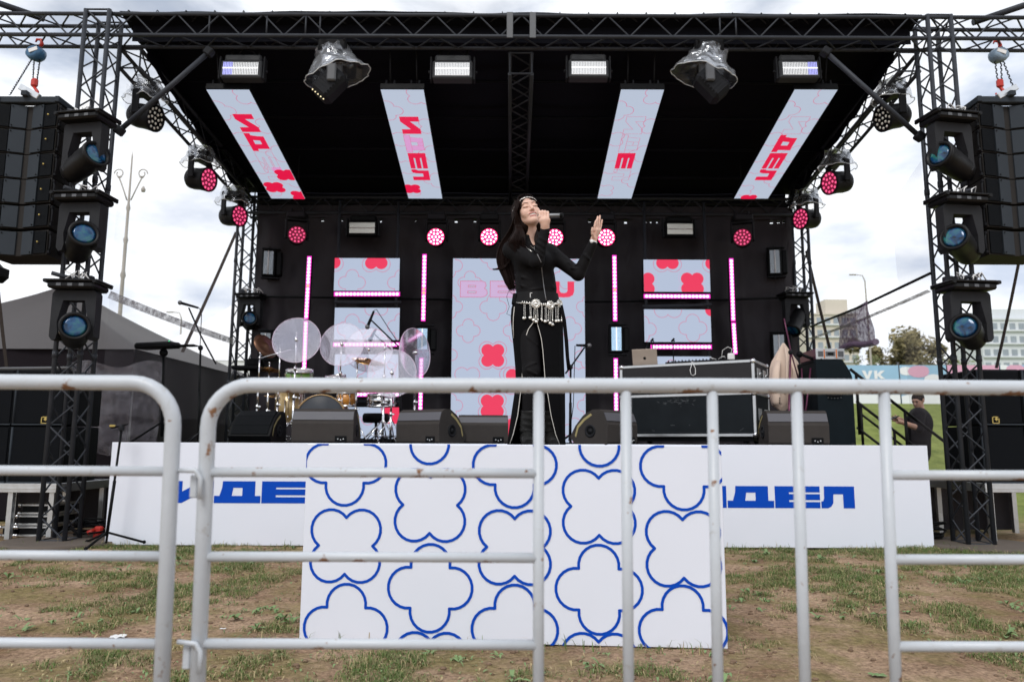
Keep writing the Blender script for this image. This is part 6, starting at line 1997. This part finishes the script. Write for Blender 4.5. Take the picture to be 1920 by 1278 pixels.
# ------------------------------------------------------------------ singer
def skin_mat(name, col):
    m, nt, b = _new(name)
    N = nt.nodes.new; L = nt.links.new
    tc = N('ShaderNodeTexCoord'); n_ = N('ShaderNodeTexNoise'); n_.inputs['Scale'].default_value = 25; n_.inputs['Detail'].default_value = 4
    L(tc.outputs['Object'], n_.inputs['Vector'])
    x = N('ShaderNodeMix'); x.data_type = 'RGBA'; x.inputs[6].default_value = (*[c*.93 for c in col], 1); x.inputs[7].default_value = (*[min(1, c*1.06) for c in col], 1)
    L(n_.outputs['Fac'], x.inputs[0]); L(x.outputs[2], b.inputs['Base Color'])
    b.inputs['Roughness'].default_value = .48; b.inputs['Subsurface Weight'].default_value = .12; b.inputs['Subsurface Radius'].default_value = (.012, .005, .003); b.inputs['Subsurface Scale'].default_value = 1.0
    return m
m_skin = skin_mat('fair skin', (.69, .44, .345)); m_lip = mat('lips', (.58, .25, .22), .4, var=.05); m_teeth = mat('teeth', (.8, .78, .72), .3)
m_suit = mat('black stretch cloth', (.0075, .007, .008), .62, var=.12, scale=30, bump=.5, bscale=15, spec=.09)
m_skirt = mat('black skirt cloth', (.004, .004, .0047), .75, var=.2, scale=12, bump=.2, bscale=30, spec=.06)
m_hair = mat('dark brown hair', (.011, .0052, .0042), .42, var=.5, scale=40, spec=.09)
m_silver = mat('old silver', (.72, .70, .66), .28, .9, var=.25, scale=60)
m_piping = mat('white piping', (.66, .63, .58), .6)
m_leather = mat('black leather', (.018, .018, .018), .28, bump=.5, bscale=45)

YP = 5.0
def J(px, py, dy=0.0):
    return P(px, py, YP+dy)
HC = J(989.5, 400.5, -.02)
HR = Matrix.Rotation(R(-13), 3, 'Y') @ Matrix.Rotation(R(15), 3, 'Z') @ Matrix.Rotation(R(-10), 3, 'X')
HS = 1.07
def H(x, y, z): return HC + HR @ (V(x, y, z)*HS)

def torso(S, g=0.0):
    S.ell(J(1006, 580), (.160, .112, .125), None, .03, g=g)
    S.ell(J(1005.5, 542), (.134, .094, .12), None, .04, g=g)
    S.ell(J(1001, 490), (.138, .096, .125), None, .04, g=g); S.ell(J(1003, 519), (.128, .090, .09), None, .04, g=g)
    S.ell(J(985, 490, -.058), (.056, .054, .062), None, .04, g=g)
    S.ell(J(1020, 492, -.062), (.056, .054, .062), None, .04, g=g)
    S.cone(J(995, 452, .03), J(960, 467, .01), .034, .05, .04, g)
    S.cone(J(995, 452, .03), J(1030, 472, .01), .034, .048, .04, g)
def legs(S, g=0.0):
    S.cone(J(992, 605, -.02), J(997, 695, -.10), .082, .056, .03, g); S.cone(J(997, 695, -.10), J(989, 818, -.06), .055, .036, .02, g)
    S.cone(J(1027, 605, .02), J(1032, 695, .02), .08, .054, .03, g); S.cone(J(1032, 695, .02), J(1034, 818, .06), .053, .036, .02, g)
def arms(S, g=0.0):
    S.cone(J(959, 469, 0), J(1007, 490, -.19), .053, .042, .03, g); S.cone(J(1007, 490, -.19), J(1022.5, 431, -.235), .041, .0265, .015, g)
    S.cone(J(1032, 474, 0), J(1084, 514, -.09), .049, .038, .03, g); S.cone(J(1084, 514, -.09), J(1111, 458, -.14), .038, .0255, .015, g)

S = SDF(J(935, 470, -.36)*1.0 - V(.02, 0, 1.12+.0) + V(0, 0, 0), J(1140, 365, .26), .0037)
S.lo = np.array([J(935, 470).x, YP-.40, 1.02]);
hi = np.array([J(1140, 470).x, YP+.22, J(990, 362).z])
S = SDF(S.lo, hi, .0037)
torso(S); legs(S); arms(S)
for a, b in ((J(989, 818, -.06), J(991, 826, -.20)), (J(1034, 818, .06), J(1037, 826, -.08))): S.cone(a, b, .030, .022, .02)
# neck and head
S.cone(J(996, 456, .02), H(0, .012, -.065), .054, .047, .03)
S.ell(H(0, .018, .028), (.072, .090, .085), HR, .02)
S.ell(H(0, -.026, -.022), (.060, .060, .078), HR, .02)
S.cone(H(0, -.035, -.055), H(0, -.066, -.086), .042, .020, .02)
for q in (-1, 1):
    S.ell(H(q*.036, -.056, -.018), (.026, .024, .024), HR, .02)
    S.cone(H(q*.052, .0, -.045), H(q*.012, -.060, -.086), .020, .018, .025)
S.ell(H(0, -.072, .036), (.046, .018, .016), HR, .02)
for q in (-1, 1):
    S.ell(H(q*.031, -.099, .013), (.020, .012, .011), HR, .014, sub=True)
    S.ell(H(q*.031, -.0765, .009), (.019, .0135, .0115), HR, .007)
    S.ell(H(q*.0715, .014, -.004), (.008, .019, .030), HR, .006)
S.cone(H(0, -.082, .020), H(0, -.101, -.020), .0075, .0105, .010)
for q in (-1, 1): S.ell(H(q*.0095, -.092, -.024), (.0075, .009, .0065), HR, .006)
S.ell(H(0, -.0835, -.0440), (.026, .0105, .0062), HR, .006)
S.ell(H(0, -.0805, -.0615), (.022, .0105, .0072), HR, .006)
for q in (-1, 1): S.ell(H(q*.0255, -.074, -.0470), (.006, .007, .005), HR, .005); S.ell(H(q*.038, -.058, -.036), (.018, .014, .018), HR, .02)
S.ell(H(0, -.096, -.0525), (.020, .012, .0042), HR, .003, sub=True)
S.ell(H(0, -.070, -.088), (.020, .017, .016), HR, .015)
# hand round the microphone
MX = lambda px, dy, dz: J(px, 404.5, -.235+dy)+V(0, 0, dz)
S.cone(J(1022.5, 431, -.235), J(1022, 421, -.252), .0265, .027, .012)
S.cone(J(1016.5, 414, -.262), J(1026.5, 413.5, -.262), .020, .020, .014)
S.cone(J(1021.5, 424, -.25), J(1021.5, 413, -.262), .024, .026, .014)
for i, px in enumerate((1012.0, 1017.2, 1022.4, 1027.4)):
    l_ = (1.0, 1.06, 1.0, .88)[i]; r = .0088-(.001 if i == 3 else 0)
    ch = [MX(px+.4, -.031, -.010), MX(px, -.026*l_, .021*l_), MX(px-.3, .006, .029*l_), MX(px-.2, .025, .008)]
    for a, b, ra, rb in zip(ch, ch[1:], (r*1.12, r, r*.95), (r*1.02, r*.96, r*.85)): S.cone(a, b, ra, rb, .004)
ch = [MX(1016, -.016, -.045), MX(1012.5, -.022, -.026), MX(1010, -.022, -.008)]
S.cone(ch[0], ch[1], .0125, .0105, .008); S.cone(ch[1], ch[2], .0105, .0085, .003)
# open hand
S.cone(J(1111, 458, -.14), J(1113.4, 449, -.142), .025, .0225, .012)
S.cone(J(1114, 446, -.145), J(1117.5, 431.5, -.158), .019, .0185, .010); S.cone(J(1115, 446, -.135), J(1122.5, 431.5, -.138), .019, .0175, .010)
for ch, r in (((J(1114.6, 432, -.170), J(1115.2, 423.5, -.176), J(1116.2, 418, -.178), J(1117.6, 413.6, -.177)), .0080),
              ((J(1118, 430, -.160), J(1119, 420, -.165), J(1119.8, 412.5, -.165), J(1120.8, 406.6, -.163)), .0084),
              ((J(1121.6, 430, -.148), J(1123.0, 419, -.150), J(1124.0, 411, -.150), J(1124.8, 405.0, -.148)), .0082),
              ((J(1124.6, 432, -.134), J(1126.6, 423.5, -.130), J(1127.8, 417.5, -.128), J(1128.8, 412.6, -.126)), .0072),
              ((J(1113.5, 446, -.165), J(1110.6, 438.5, -.184), J(1110.2, 432.5, -.193), J(1110.8, 427.6, -.198)), .0088)):
    for i in range(3): S.cone(ch[i], ch[i+1], r*(1.08-.08*i), r*(1.0-.09*i), .0035)

HRi = np.array(HR.transposed()); hc_ = np.array(HC)
def loc(c): return (c-hc_) @ HRi.T / HS
def facemat(c):
    l = loc(c); m = np.zeros(len(c))
    up = ((l[:, 0]/.0275)**2+((l[:, 2]+.0440)/.0072)**2 < 1) & (l[:, 1] < -.072)
    lw = ((l[:, 0]/.0235)**2+((l[:, 2]+.0615)/.0085)**2 < 1) & (l[:, 1] < -.070)
    m[up | lw] = 1
    gap = ((l[:, 0]/.0205)**2+((l[:, 2]+.0522)/.0046)**2 < 1) & (l[:, 1] < -.07)
    m[gap] = 2
    return m
sg = thing('person', 'singer in black zip top and slit skirt, eyes closed, one palm raised', 'person', (J(1005, 834).x, YP, ZD))
sg['group'] = 'people'
body = sdf_part('body', S, [m_skin, m_lip, m_teeth], sg, facemat)
# suit
T_ = SDF(S.lo, hi, .0045)
torso(T_, .006); arms(T_, .0055); legs(T_, .005)
T_.cone(J(996, 462, .02), J(993.5, 447, .012), .062, .057, .02)
T_.ell(J(998.5, 446, -.07), (.017, .055, .050), Matrix.Rotation(R(-16), 3, 'Y'), .004, sub=True)
# folds: inside of the elbows, armpits and waist
def crease(p, q, dep):
    p, q = Vector(p), Vector(q); m = (p+q)/2; d = q-p
    ax = d.normalized(); y_ = V(0, 1, 0); x_ = ax.cross(y_).normalized(); y2 = x_.cross(ax)
    s_ = T_.land(m-V(0, .25, 0), (0, 1, 0), .4)
    T_.ell(s_+V(0, .001, 0), (.0042, .0045, d.length*.7), Matrix((x_, y2, ax)).transposed(), .016)
for a_, b_ in (((1000, 478), (1012, 487)), ((996, 484), (1010, 494)), ((1003, 471), (1014, 478)), ((1076, 505), (1086, 500)), ((1072, 511), (1083, 512)), ((1066, 500), (1074, 508)), ((968, 476), (978, 486)), ((974, 470), (984, 478)),
   ((1040, 480), (1036, 494)), ((972, 538), (990, 545)), ((1030, 536), (1040, 545)), ((976, 524), (990, 528)), ((1000, 548), (1016, 545)), ((1018, 450), (1026, 456)), ((1012, 466), (1020, 470)), ((1094, 490), (1101, 496)), ((993, 640), (1006, 650)), ((990, 690), (1004, 684)), ((992, 700), (1006, 706))):
    crease(J(*a_), J(*b_), .010)
# cuffs end square at the wrists
suit = sdf_part('zip_suit', T_, [m_suit], sg)
mb = MB(); zp = [(1001.5, 464, 0), (1008, 478, 0), (1014, 490, 0), (1018.5, 505, 0), (1021, 525, 0), (1024, 545, 0), (1026, 556, 0)]
mb.tube([T_.land(J(px, py, -.24), (0, 1, 0), .3)-V(0, .003, 0) for px, py, _ in zp], .0034, 6); part('zip', mb, mat('zip teeth', (.22, .22, .23), .4, .5), suit)
for pts in ([(1004, 462), (1001, 455), (996, 448)], [(985.5, 448), (990, 458), (998, 468)]):
    mb = MB(); mb.tube([T_.land(J(px, py, -.24), (0, 1, 0), .3)-V(0, .003, 0) for px, py in pts], .0026, 5); part('collar_zip', mb, m_silver, suit)
# brows, lashes
for q in (-1, 1):
    mb = MB(); mb.tube([S.land(H(q*x, -.15, z), HR @ V(0, 1, 0), .12) for x, z in ((.014, .028), (.026, .034), (.038, .035), (.050, .029))], [.0012, .0019, .0017, .0008], 6); part('eyebrow', mb, m_hair, sg)
    mb = MB(); mb.tube([S.land(H(q*x, -.15, z), HR @ V(0, 1, 0), .12) for x, z in ((.017, .005), (.025, .0015), (.034, .001), (.043, .003), (.050, .007))], [.0006, .0009, .001, .001, .0006], 6); part('eyelashes', mb, m_hair, sg)
# hair: cap plus long strands
Hs = SDF(np.array(HC)-.16, np.array(HC)+.16, .004)
Hs.ell(H(0, .024, .034), (.084, .100, .092), HR, .02)
Hs.ell(H(-.045, .035, -.05), (.048, .065, .085), HR, .03); Hs.ell(H(.045, .035, -.05), (.042, .06, .085), HR, .03)
Hs.ell(H(.004, -.105, -.022), (.062, .090, .128), HR, .010, sub=True)
hair = sdf_part('hair', Hs, [m_hair], sg)
r_ = random.Random(21)
def strand(mb, pts, r0):
    pts = [Vector(p) for p in pts]
    # smooth by Catmull-Rom
    out = []
    P_ = [pts[0]*2-pts[1]]+pts+[pts[-1]*2-pts[-2]]
    for i in range(1, len(P_)-2):
        for t in (0, .33, .67):
            a, b, c, d = P_[i-1], P_[i], P_[i+1], P_[i+2]
            out.append(.5*((2*b)+(c-a)*t+(2*a-5*b+4*c-d)*t*t+(3*b-a-3*c+d)*t**3))
    out.append(pts[-1])
    n_ = len(out)
    out = [p+V(.004*math.sin(i*.9+r0*9e4)*min(1, i/8), 0, 0) for i, p in enumerate(out)]
    mb.tube(out, [r0*(.75+.35*math.sin(PI*min(1, i/n_*1.3)))*(1-.85*max(0, (i/n_-.7)/.3)) for i in range(n_)], 5, cap=False)
mb = MB()
for k in range(560):
    u = r_.random(); g = r_.gauss(0, 1); f = r_.random()
    root = [H(-.045-.035*r_.random(), .07-.13*(1-f), .085-.03*r_.random()), H(-.090-.006*r_.random(), .05-.10*(1-f), -.005)]
    sx = lambda w_: w_*(u-.5)
    if k < 190:      # falls in front of the shoulder and stops on the chest
        pts = root+[J(974+sx(14)+g, 431, -.06-.04*f), J(970+sx(26)+g, 446, -.10-.03*f)]
        if r_.random() < .75: pts.append(J(969+sx(32)+g*1.4, 458, -.105-.02*f))
        if r_.random() < .4: pts.append(J(976+sx(26)+g*1.4, 469+5*r_.random(), -.115))
    else:            # falls behind the shoulder and down the back
        dep = .075+.07*f
        pts = root+[J(966+sx(20)+g, 432, .02+.05*f), J(951+sx(26)+g*1.3, 458, dep), J(947+sx(26)+g*1.5, 484, dep+.01), J(950+sx(24)+g*1.5, 508, dep+.01)]
        e_ = r_.random()
        if e_ > .15: pts.append(J(956+sx(20)+g, 525, dep))
        if e_ > .4: pts.append(J(962+sx(13)+g*1.5, 538+8*r_.random(), dep))
    strand(mb, pts, .0030)
for k in range(70):  # over the crown from the parting to the sides
    q = -1 if k % 5 < 3 else 1; f = r_.random()
    pts = [H(q*.004, -.046+.11*f, .120-.10*f*f), H(q*.040, -.056+.12*f, .104-.09*f*f), H(q*.070, -.046+.11*f, .066-.06*f), H(q*.084, -.022+.08*f, .012-.03*f), H(q*.088, -.0+.06*f, -.045)]
    strand(mb, pts, .0026)
for k in range(95):
    u = r_.random(); g = r_.gauss(0, 1)
    pts = [H(.05+.03*r_.random(), .05*r_.random(), .06), H(.082, .03*r_.random(), -.02), J(1009+6*(u-.5), 432, -.03+.04*u), J(1010+12*(u-.5)+g, 450, -.08+.05*u), J(1016+18*(u-.5)+g, 466, -.085+.03*u), J(1027+16*(u-.5)+g, 478+8*u, -.085), J(1035+8*(u-.5)+g, 488+7*r_.random(), -.075)]
    strand(mb, pts, .0036)
for k in range(40):     # wisps blown to the side
    u = r_.random(); g = r_.gauss(0, 1)
    if k < 26: pts = [J(957, 480+10*u, .06), J(951, 492+6*u, .07), J(943, 500+3*u+g, .08), J(933+3*g, 503+3*u, .08), J(922+4*r_.random(), 505+3*g*.5, .08)]
    else: pts = [J(962, 440+8*u, .06), J(953, 452+6*u, .08), J(944+g, 461+6*u, .09), J(936+3*g, 466+7*u, .1)]
    strand(mb, pts, .0017)
part('long_locks', mb, m_hair, hair, recalc=False)
# head ornament
mb = MB()
hp = []
for i in range(17):
    a = R(-112+ i*12.5)
    hp.append(H(math.sin(a)*.0865, .020-math.cos(a)*.094, .012+.066*math.cos(a*.75)))
mb.tube(hp, .0028, 6)
for i, p_ in enumerate(hp):
    rr_ = (.0095 if i % 2 == 0 else .005) if i < 8 else .0048
    mb.lathe([(0, -.002), (rr_, -.002), (rr_, .0015), (0, .003)], frame(p_, p_-H(0, .02, .05)), 10)
for i in range(0): pass
part('silver_headband', mb, m_silver, sg)

# skirt
rows = [(556, 966, 1047, 1006, 1006), (566, 962, 1050, 1005, 1005), (580, 958.5, 1053, 1004, 1004), (596, 957.5, 1055, 1003.2, 1003.6), (606, 958, 1055.5, 1002, 1004.5), (622, 959.5, 1056, 990, 1009), (640, 961.5, 1056.5, 984, 1013.5), (660, 963.5, 1057, 981, 1016), (690, 966, 1058, 979, 1018.3), (715, 967, 1059, 977.5, 1020), (740, 964, 1059.7, 974.5, 1025), (780, 958, 1060, 969, 1031.5), (815, 953, 1060, 961.5, 1040), (835, 950.5, 1060.5, 955, 1046)]
NA = 72
mb = MB(); edgeL = []; edgeR = []
for i, (py, xl_, xr_, sl_, sr_) in enumerate(rows):
    pl, pr, psl, psr = J(xl_, py).x, J(xr_, py).x, J(sl_, py).x, J(sr_, py).x
    z = J(1005, py).z; xc = (pl+pr)/2; a = (pr-pl)/2; b = .118+.045*min(1, max(0, (py-570)/250))
    if py < 570: b = .105
    fl_, fr_ = math.asin(max(-1, min(1, (psl-xc)/a))), math.asin(max(-1, min(1, (psr-xc)/a)))
    t_ = min(1, max(0, (py-600)/200))
    row = []
    for j in range(NA+1):
        ph = fr_+(2*PI+fl_-fr_)*j/NA
        fold = 1+.035*t_*math.sin(ph*9+.6)+.02*t_*math.sin(ph*17)
        row.append(V(xc+a*math.sin(ph)*(1 if abs(math.sin(ph)) > .93 else fold), YP-.0-b*math.cos(ph)*fold, z))
    edgeR.append(row[0]); edgeL.append(row[-1])
    mb.v.extend([tuple(p) for p in row])
for i in range(len(rows)-1):
    for j in range(NA):
        mb.f.append([i*(NA+1)+j, i*(NA+1)+j+1, (i+1)*(NA+1)+j+1, (i+1)*(NA+1)+j]); mb.m.append(0); mb.s.append(True)
skirt = part('slit_skirt', mb, m_skirt, sg, recalc=False)
mb = MB(); mb.tube([p-V(0, .004, 0) for p in edgeL[3:]], .0028, 6); part('piping', mb, m_piping, skirt)
mb = MB(); mb.tube([p-V(0, .004, 0) for p in edgeR[3:]], .0022, 6); part('piping', mb, m_piping, skirt)
mb = MB(); mb.tube([J(964.5, 575, -.06), J(962.5, 595, -.06), J(962, 615, -.055), J(963, 634, -.05)], .0026, 6); part('piping', mb, m_piping, skirt)
mb = MB(); mb.tube([J(1052, 572, -.06), J(1058, 600, -.07), J(1062, 640, -.07), J(1064, 670, -.07), J(1067, 694, -.07)], [.012, .012, .013, .012, .013], 8, flat=.25); part('hanging_ribbon', mb, m_skirt, skirt)
# waist belt and silver coin belt
def WB(px, py, out=.0):
    c = J(1006, py); a = .163+out; x = J(px, py).x-c.x; q = max(-1, min(1, x/a))
    return V(c.x+x, YP-(.118+out)*math.sqrt(max(0, 1-q*q)), c.z)
mb = MB()
def wb(u, v):
    ph = 2*PI*u; z = J(1006, 551+20*v).z; a = .148+.014*v; return V(J(1006, 560).x+a*math.sin(ph), YP-(.104+.012*v)*math.cos(ph), z)
mb.grid(wb, 48, 3); part('waist_belt', mb, mat('belt cloth', (.012, .012, .013), .5), sg, recalc=False)
mb = MB(); c = WB(993.5, 559, -.008); mb.box(c, (.004, .004, .032)); mb.box(c+V(.006, 0, .015), (.014, .004, .004)); mb.box(c+V(.006, 0, -.015), (.014, .004, .004)); part('belt_buckle', mb, m_white, sg)
mb = MB()
mb.tube([WB(px, py, .008) for px, py in ((968, 571), (978, 573.5), (992, 575), (1004, 576), (1017, 577), (1031, 577), (1041, 574), (1049, 571), (1053, 569))], .0042, 6)
for px, py, r in ((1003.7, 576, .031), (1030.3, 577.5, .029), (1048, 571.5, .026)):
    c = WB(px, py, .012); M = frame(c, c-V(J(1006, 576).x, YP+.1, c.z))
    mb.lathe([(0, .004), (r*.28, .006), (r*.3, .001), (r*.5, .002), (r*.55, .006), (r*.72, .006), (r*.76, .002), (r*.95, .003), (r, .0), (r, -.003), (0, -.003)], M, 20, mats=None)
    for k in range(14): mb.ball(M @ V(r*.96*math.cos(k*PI/7), r*.96*math.sin(k*PI/7), .002), .0042, 5, 4)
for px, py in ((979, 572), (983, 573), (987, 574), (992.5, 574.5), (1014, 577), (1018, 577), (1021, 577), (1038, 575), (1041, 574)):
    c = WB(px, py, .012); mb.ball(c, (.006, .005, .011 if px > 980 else .008), 6, 5)
cb = part('coin_belt', mb, m_silver, sg)
mb = MB(); r_ = random.Random(5)
for px, y0, y1, big in ((982, 577, 599, 1), (984, 577, 600, 0), (992.6, 578, 599, 1), (994.5, 578, 600, 0), (1000.5, 585, 603, 1), (1003.5, 585, 606, 1), (1006.5, 585, 604, 0), (1014, 580, 603, 0), (1015, 580, 605, 0), (1021, 580, 605, 1), (1023, 580, 606, 0), (1027, 586, 605, 0), (1030, 586, 608, 1), (1033, 586, 610, 1), (1035, 584, 604, 0), (1040, 580, 603, 1), (1043, 580, 603, 0), (1046, 580, 602, 1), (1051, 578, 600, 1), (1053, 577, 598, 0)):
    a = WB(px, y0, .012); b = WB(px+r_.uniform(-1, 1), y1, .022)
    n_ = 7
    for i in range(n_): mb.ball(a+(b-a)*(i/n_), (.0030, .003, .0042), 5, 4)
    mb.tube([a, b], .0013, 4)
    if big: mb.lathe([(0, -.002), (.0125, -.002), (.0125, .002), (0, .003)], frame(b-V(0, 0, .01), (r_.uniform(-.3, .3), -1, .25)), 10)
    else: mb.ball(b-V(0, 0, .006), (.006, .004, .009), 6, 5)
part('pendants', mb, m_silver, cb)
mb = MB(); mb.box(J(964.5, 561, -.02), (.03, .06, .075), Matrix.Rotation(R(8), 3, 'Y'), .006); tp = part('transmitter_pack', mb, m_black, sg)
mb = MB(); mb.tube([J(962, 552, -.02), J(954, 545, .02), J(950, 556, .03), J(955, 575, .02), J(950, 588, .0), J(958, 592, -.02)], .0016, 5); part('antenna_lead', mb, m_black, sg)
# watch
mb = MB()
wa, wb_ = J(1111, 458, -.14), J(1113.4, 449, -.142); dd = (wb_-wa).normalized(); M = frame(wa+dd*.014, dd)
mb.lathe([(.0268, -.008), (.0278, -.008), (.0278, .008), (.0268, .008)], M, 20); part('watch_strap', mb, m_silver, sg)
mb = MB(); mb.lathe([(0, .0), (.0125, 0), (.0125, .004), (0, .005)], frame(wa+dd*.014+V(-.010, -.025, 0), (-.35, -1, .1)), 14); part('watch_face', mb, m_white, sg)
# boots
for a, b, c in ((J(994, 768, -.085), J(989, 818, -.062), J(991, 829, -.22)), (J(1033, 768, .04), J(1034, 818, .06), J(1037, 829, -.10))):
    mb = MB(); n_ = 15; pts = []; rs = []
    for i in range(n_):
        t_ = i/(n_-1); pts.append(a+(b-a)*t_+V(.003*math.sin(i*2.1), 0, 0)); rs.append(.062-.010*t_+.0035*math.sin(i*1.9))
    mb.tube(pts, rs, 18); mb.tube([b+V(0, .02, -.005), b+(c-b)*.5, c+V(0, 0, .0), c+V(0, -.04, -.004)], [.054, .05, .044, .026], 14, flat=.95)
    mb.box(b+V(0, .025, -.05), (.05, .05, .03), None, .006)
    part('boot', mb, m_leather, sg)
# microphone in her hand
t = thing('handheld_microphone', 'dark handheld microphone in the singer’s fist at her mouth', 'microphone', MX(1030, 0, 0))
mb = MB(); a, b = MX(1014.5, .004, -.002), MX(1050.5, -.03, .002); d = (b-a)
mb.tube([a, a+d*.2, a+d*.95, b], [.019, .0165, .0145, .0155], 16); part('handle', mb, mat('microphone body', (.16, .165, .175), .32, .5), t)
mb = MB(); mb.tube([b, b+d*.03, b+d*.13, b+d*.15], [.0165, .018, .016, .010], 14); part('antenna_cap', mb, m_black, t)
mb = MB(); mb.ball(a-d.normalized()*.004, .021, 14, 10); part('grille_ball', mb, m_mich, t)

# ------------------------------------------------------------------ man beside the stage
YM = 11.35
def K(px, py, dy=0.0): return P(px, py, YM+dy)
g0 = K(1722, 840).x
lo = np.array([K(1668, 800).x, YM-.42, -.02]); hi = np.array([K(1752, 800).x, YM+.42, K(1722, 730).z])
def m_torso(S, g=0.0):
    S.cone(K(1722, 848), K(1723, 815), .155, .15, .05, g); S.ell(K(1724, 793), (.165, .19, .22), None, .06, g=g)
    S.cone(K(1722, 776, -.17), K(1722, 776, .17), .075, .075, .06, g)
def m_upper(S, g=0.0):
    S.cone(K(1724, 778, -.20), K(1724, 803, -.28), .060, .050, .03, g); S.cone(K(1722, 778, .20), K(1712, 800, .22), .060, .050, .03, g)
def m_fore(S):
    S.cone(K(1724, 803, -.28), K(1690, 791, -.26), .046, .032, .02); S.cone(K(1712, 800, .22), K(1690, 787, -.02), .044, .032, .02)
def m_legs(S, g=0.0):
    for dy, dx in ((-.11, -3), (.11, 4)):
        h_ = K(1722, 850, dy); kx = K(1720+dx, 850, dy).x; z0 = .06
        S.cone(h_, V(kx, YM+dy, .52), .095, .062, .05, g); S.cone(V(kx, YM+dy, .52), V(kx+.03, YM+dy, .09), .060, .042, .03, g)
Sm = SDF(lo, hi, .0065)
m_torso(Sm); m_upper(Sm); m_fore(Sm); m_legs(Sm)
for dy, dx in ((-.11, -3), (.11, 4)):
    kx = K(1720+dx, 850, dy).x; Sm.cone(V(kx+.03, YM+dy, .06), V(kx-.14, YM+dy-.02, .04), .045, .035, .03)
MH = K(1721, 751, -.02); MR = Matrix.Rotation(R(-58), 3, 'Z') @ Matrix.Rotation(R(22), 3, 'X')
def Hm(x, y, z): return MH+MR @ V(x, y, z)
Sm.cone(K(1726, 774), Hm(0, .02, -.06), .062, .055, .03)
Sm.ell(Hm(0, .018, .025), (.078, .098, .092), MR, .02); Sm.ell(Hm(0, -.03, -.03), (.064, .066, .082), MR, .02); Sm.cone(Hm(0, -.04, -.06), Hm(0, -.07, -.098), .046, .026, .02)
Sm.cone(Hm(0, -.088, .015), Hm(0, -.108, -.022), .011, .015, .012); Sm.ell(Hm(0, -.085, -.055), (.024, .012, .012), MR, .01); Sm.ell(Hm(0, -.08, .032), (.05, .018, .014), MR, .02)
for q in (-1, 1): Sm.ell(Hm(q*.078, .012, -.0), (.012, .022, .034), MR, .008); Sm.ell(Hm(q*.032, -.102, .008), (.02, .014, .012), MR, .01, sub=True)
# hands with fingers, one over the phone, one under
for base, sgn in ((K(1686, 790, -.24), -1), (K(1687, 786, -.06), 1)):
    Sm.cone(base, base+V(-.055, .03*-sgn, .012), .036, .036, .015)
    for i in range(4):
        o = base+V(-.075, .02*-sgn, .035-.022*i); Sm.cone(o, o+V(-.05, .012*-sgn, .012), .0105, .0095, .006); Sm.cone(o+V(-.05, .012*-sgn, .012), o+V(-.075, .03*-sgn, .006), .0095, .0085, .005)
    Sm.cone(base+V(-.03, 0, .03), base+V(-.075, .015*-sgn, .065), .013, .010, .008)
mn = thing('person', 'short-haired man in black T-shirt and trousers looking down at a phone beside the stage', 'person', (K(1722, 840).x, YM, 0.0), 0, 'people')
m_skin2 = skin_mat('tanned skin', (.50, .29, .21))
sdf_part('body', Sm, [m_skin2], mn)
m_tee = mat('black T-shirt', (.009, .0085, .011), .8, bump=.3, bscale=18, spec=.07)
St = SDF(lo, hi, .0075); m_torso(St, .013); m_upper(St, .018); sdf_part('t_shirt', St, [m_tee], mn)
Sl = SDF(lo, hi, .008); m_legs(Sl, .016); Sl.cone(K(1722, 850), K(1722, 842), .165, .165, .03); sdf_part('trousers', Sl, [mat('black trousers', (.014, .014, .017), .8)], mn)
Sh = SDF(np.array(MH)-.17, np.array(MH)+.17, .006); Sh.ell(Hm(0, .024, .032), (.084, .103, .094), MR, .02); Sh.ell(Hm(0, -.10, -.06), (.075, .10, .112), MR, .01, sub=True); Sh.ell(Hm(0, .03, -.13), (.12, .14, .085), MR, .02, sub=True)
sdf_part('hair', Sh, [mat('short dark hair', (.02, .014, .011), .6)], mn)
mb = MB(); 
for q in (-1, 1): mb.ball(Hm(q*.032, -.086, .010), .012, 8, 6)
part('eyes', mb, mat('dark eye', (.05, .03, .025), .3), mn)
mb = MB(); mb.box(K(1676.5, 782.5, -.15), (.085, .15, .012), Matrix.Rotation(R(-28), 3, 'Y') @ Matrix.Rotation(R(12), 3, 'Z'), .004)
solo('phone', mb, m_black, 'black phone held in both hands by the man beside the stage', 'phone')
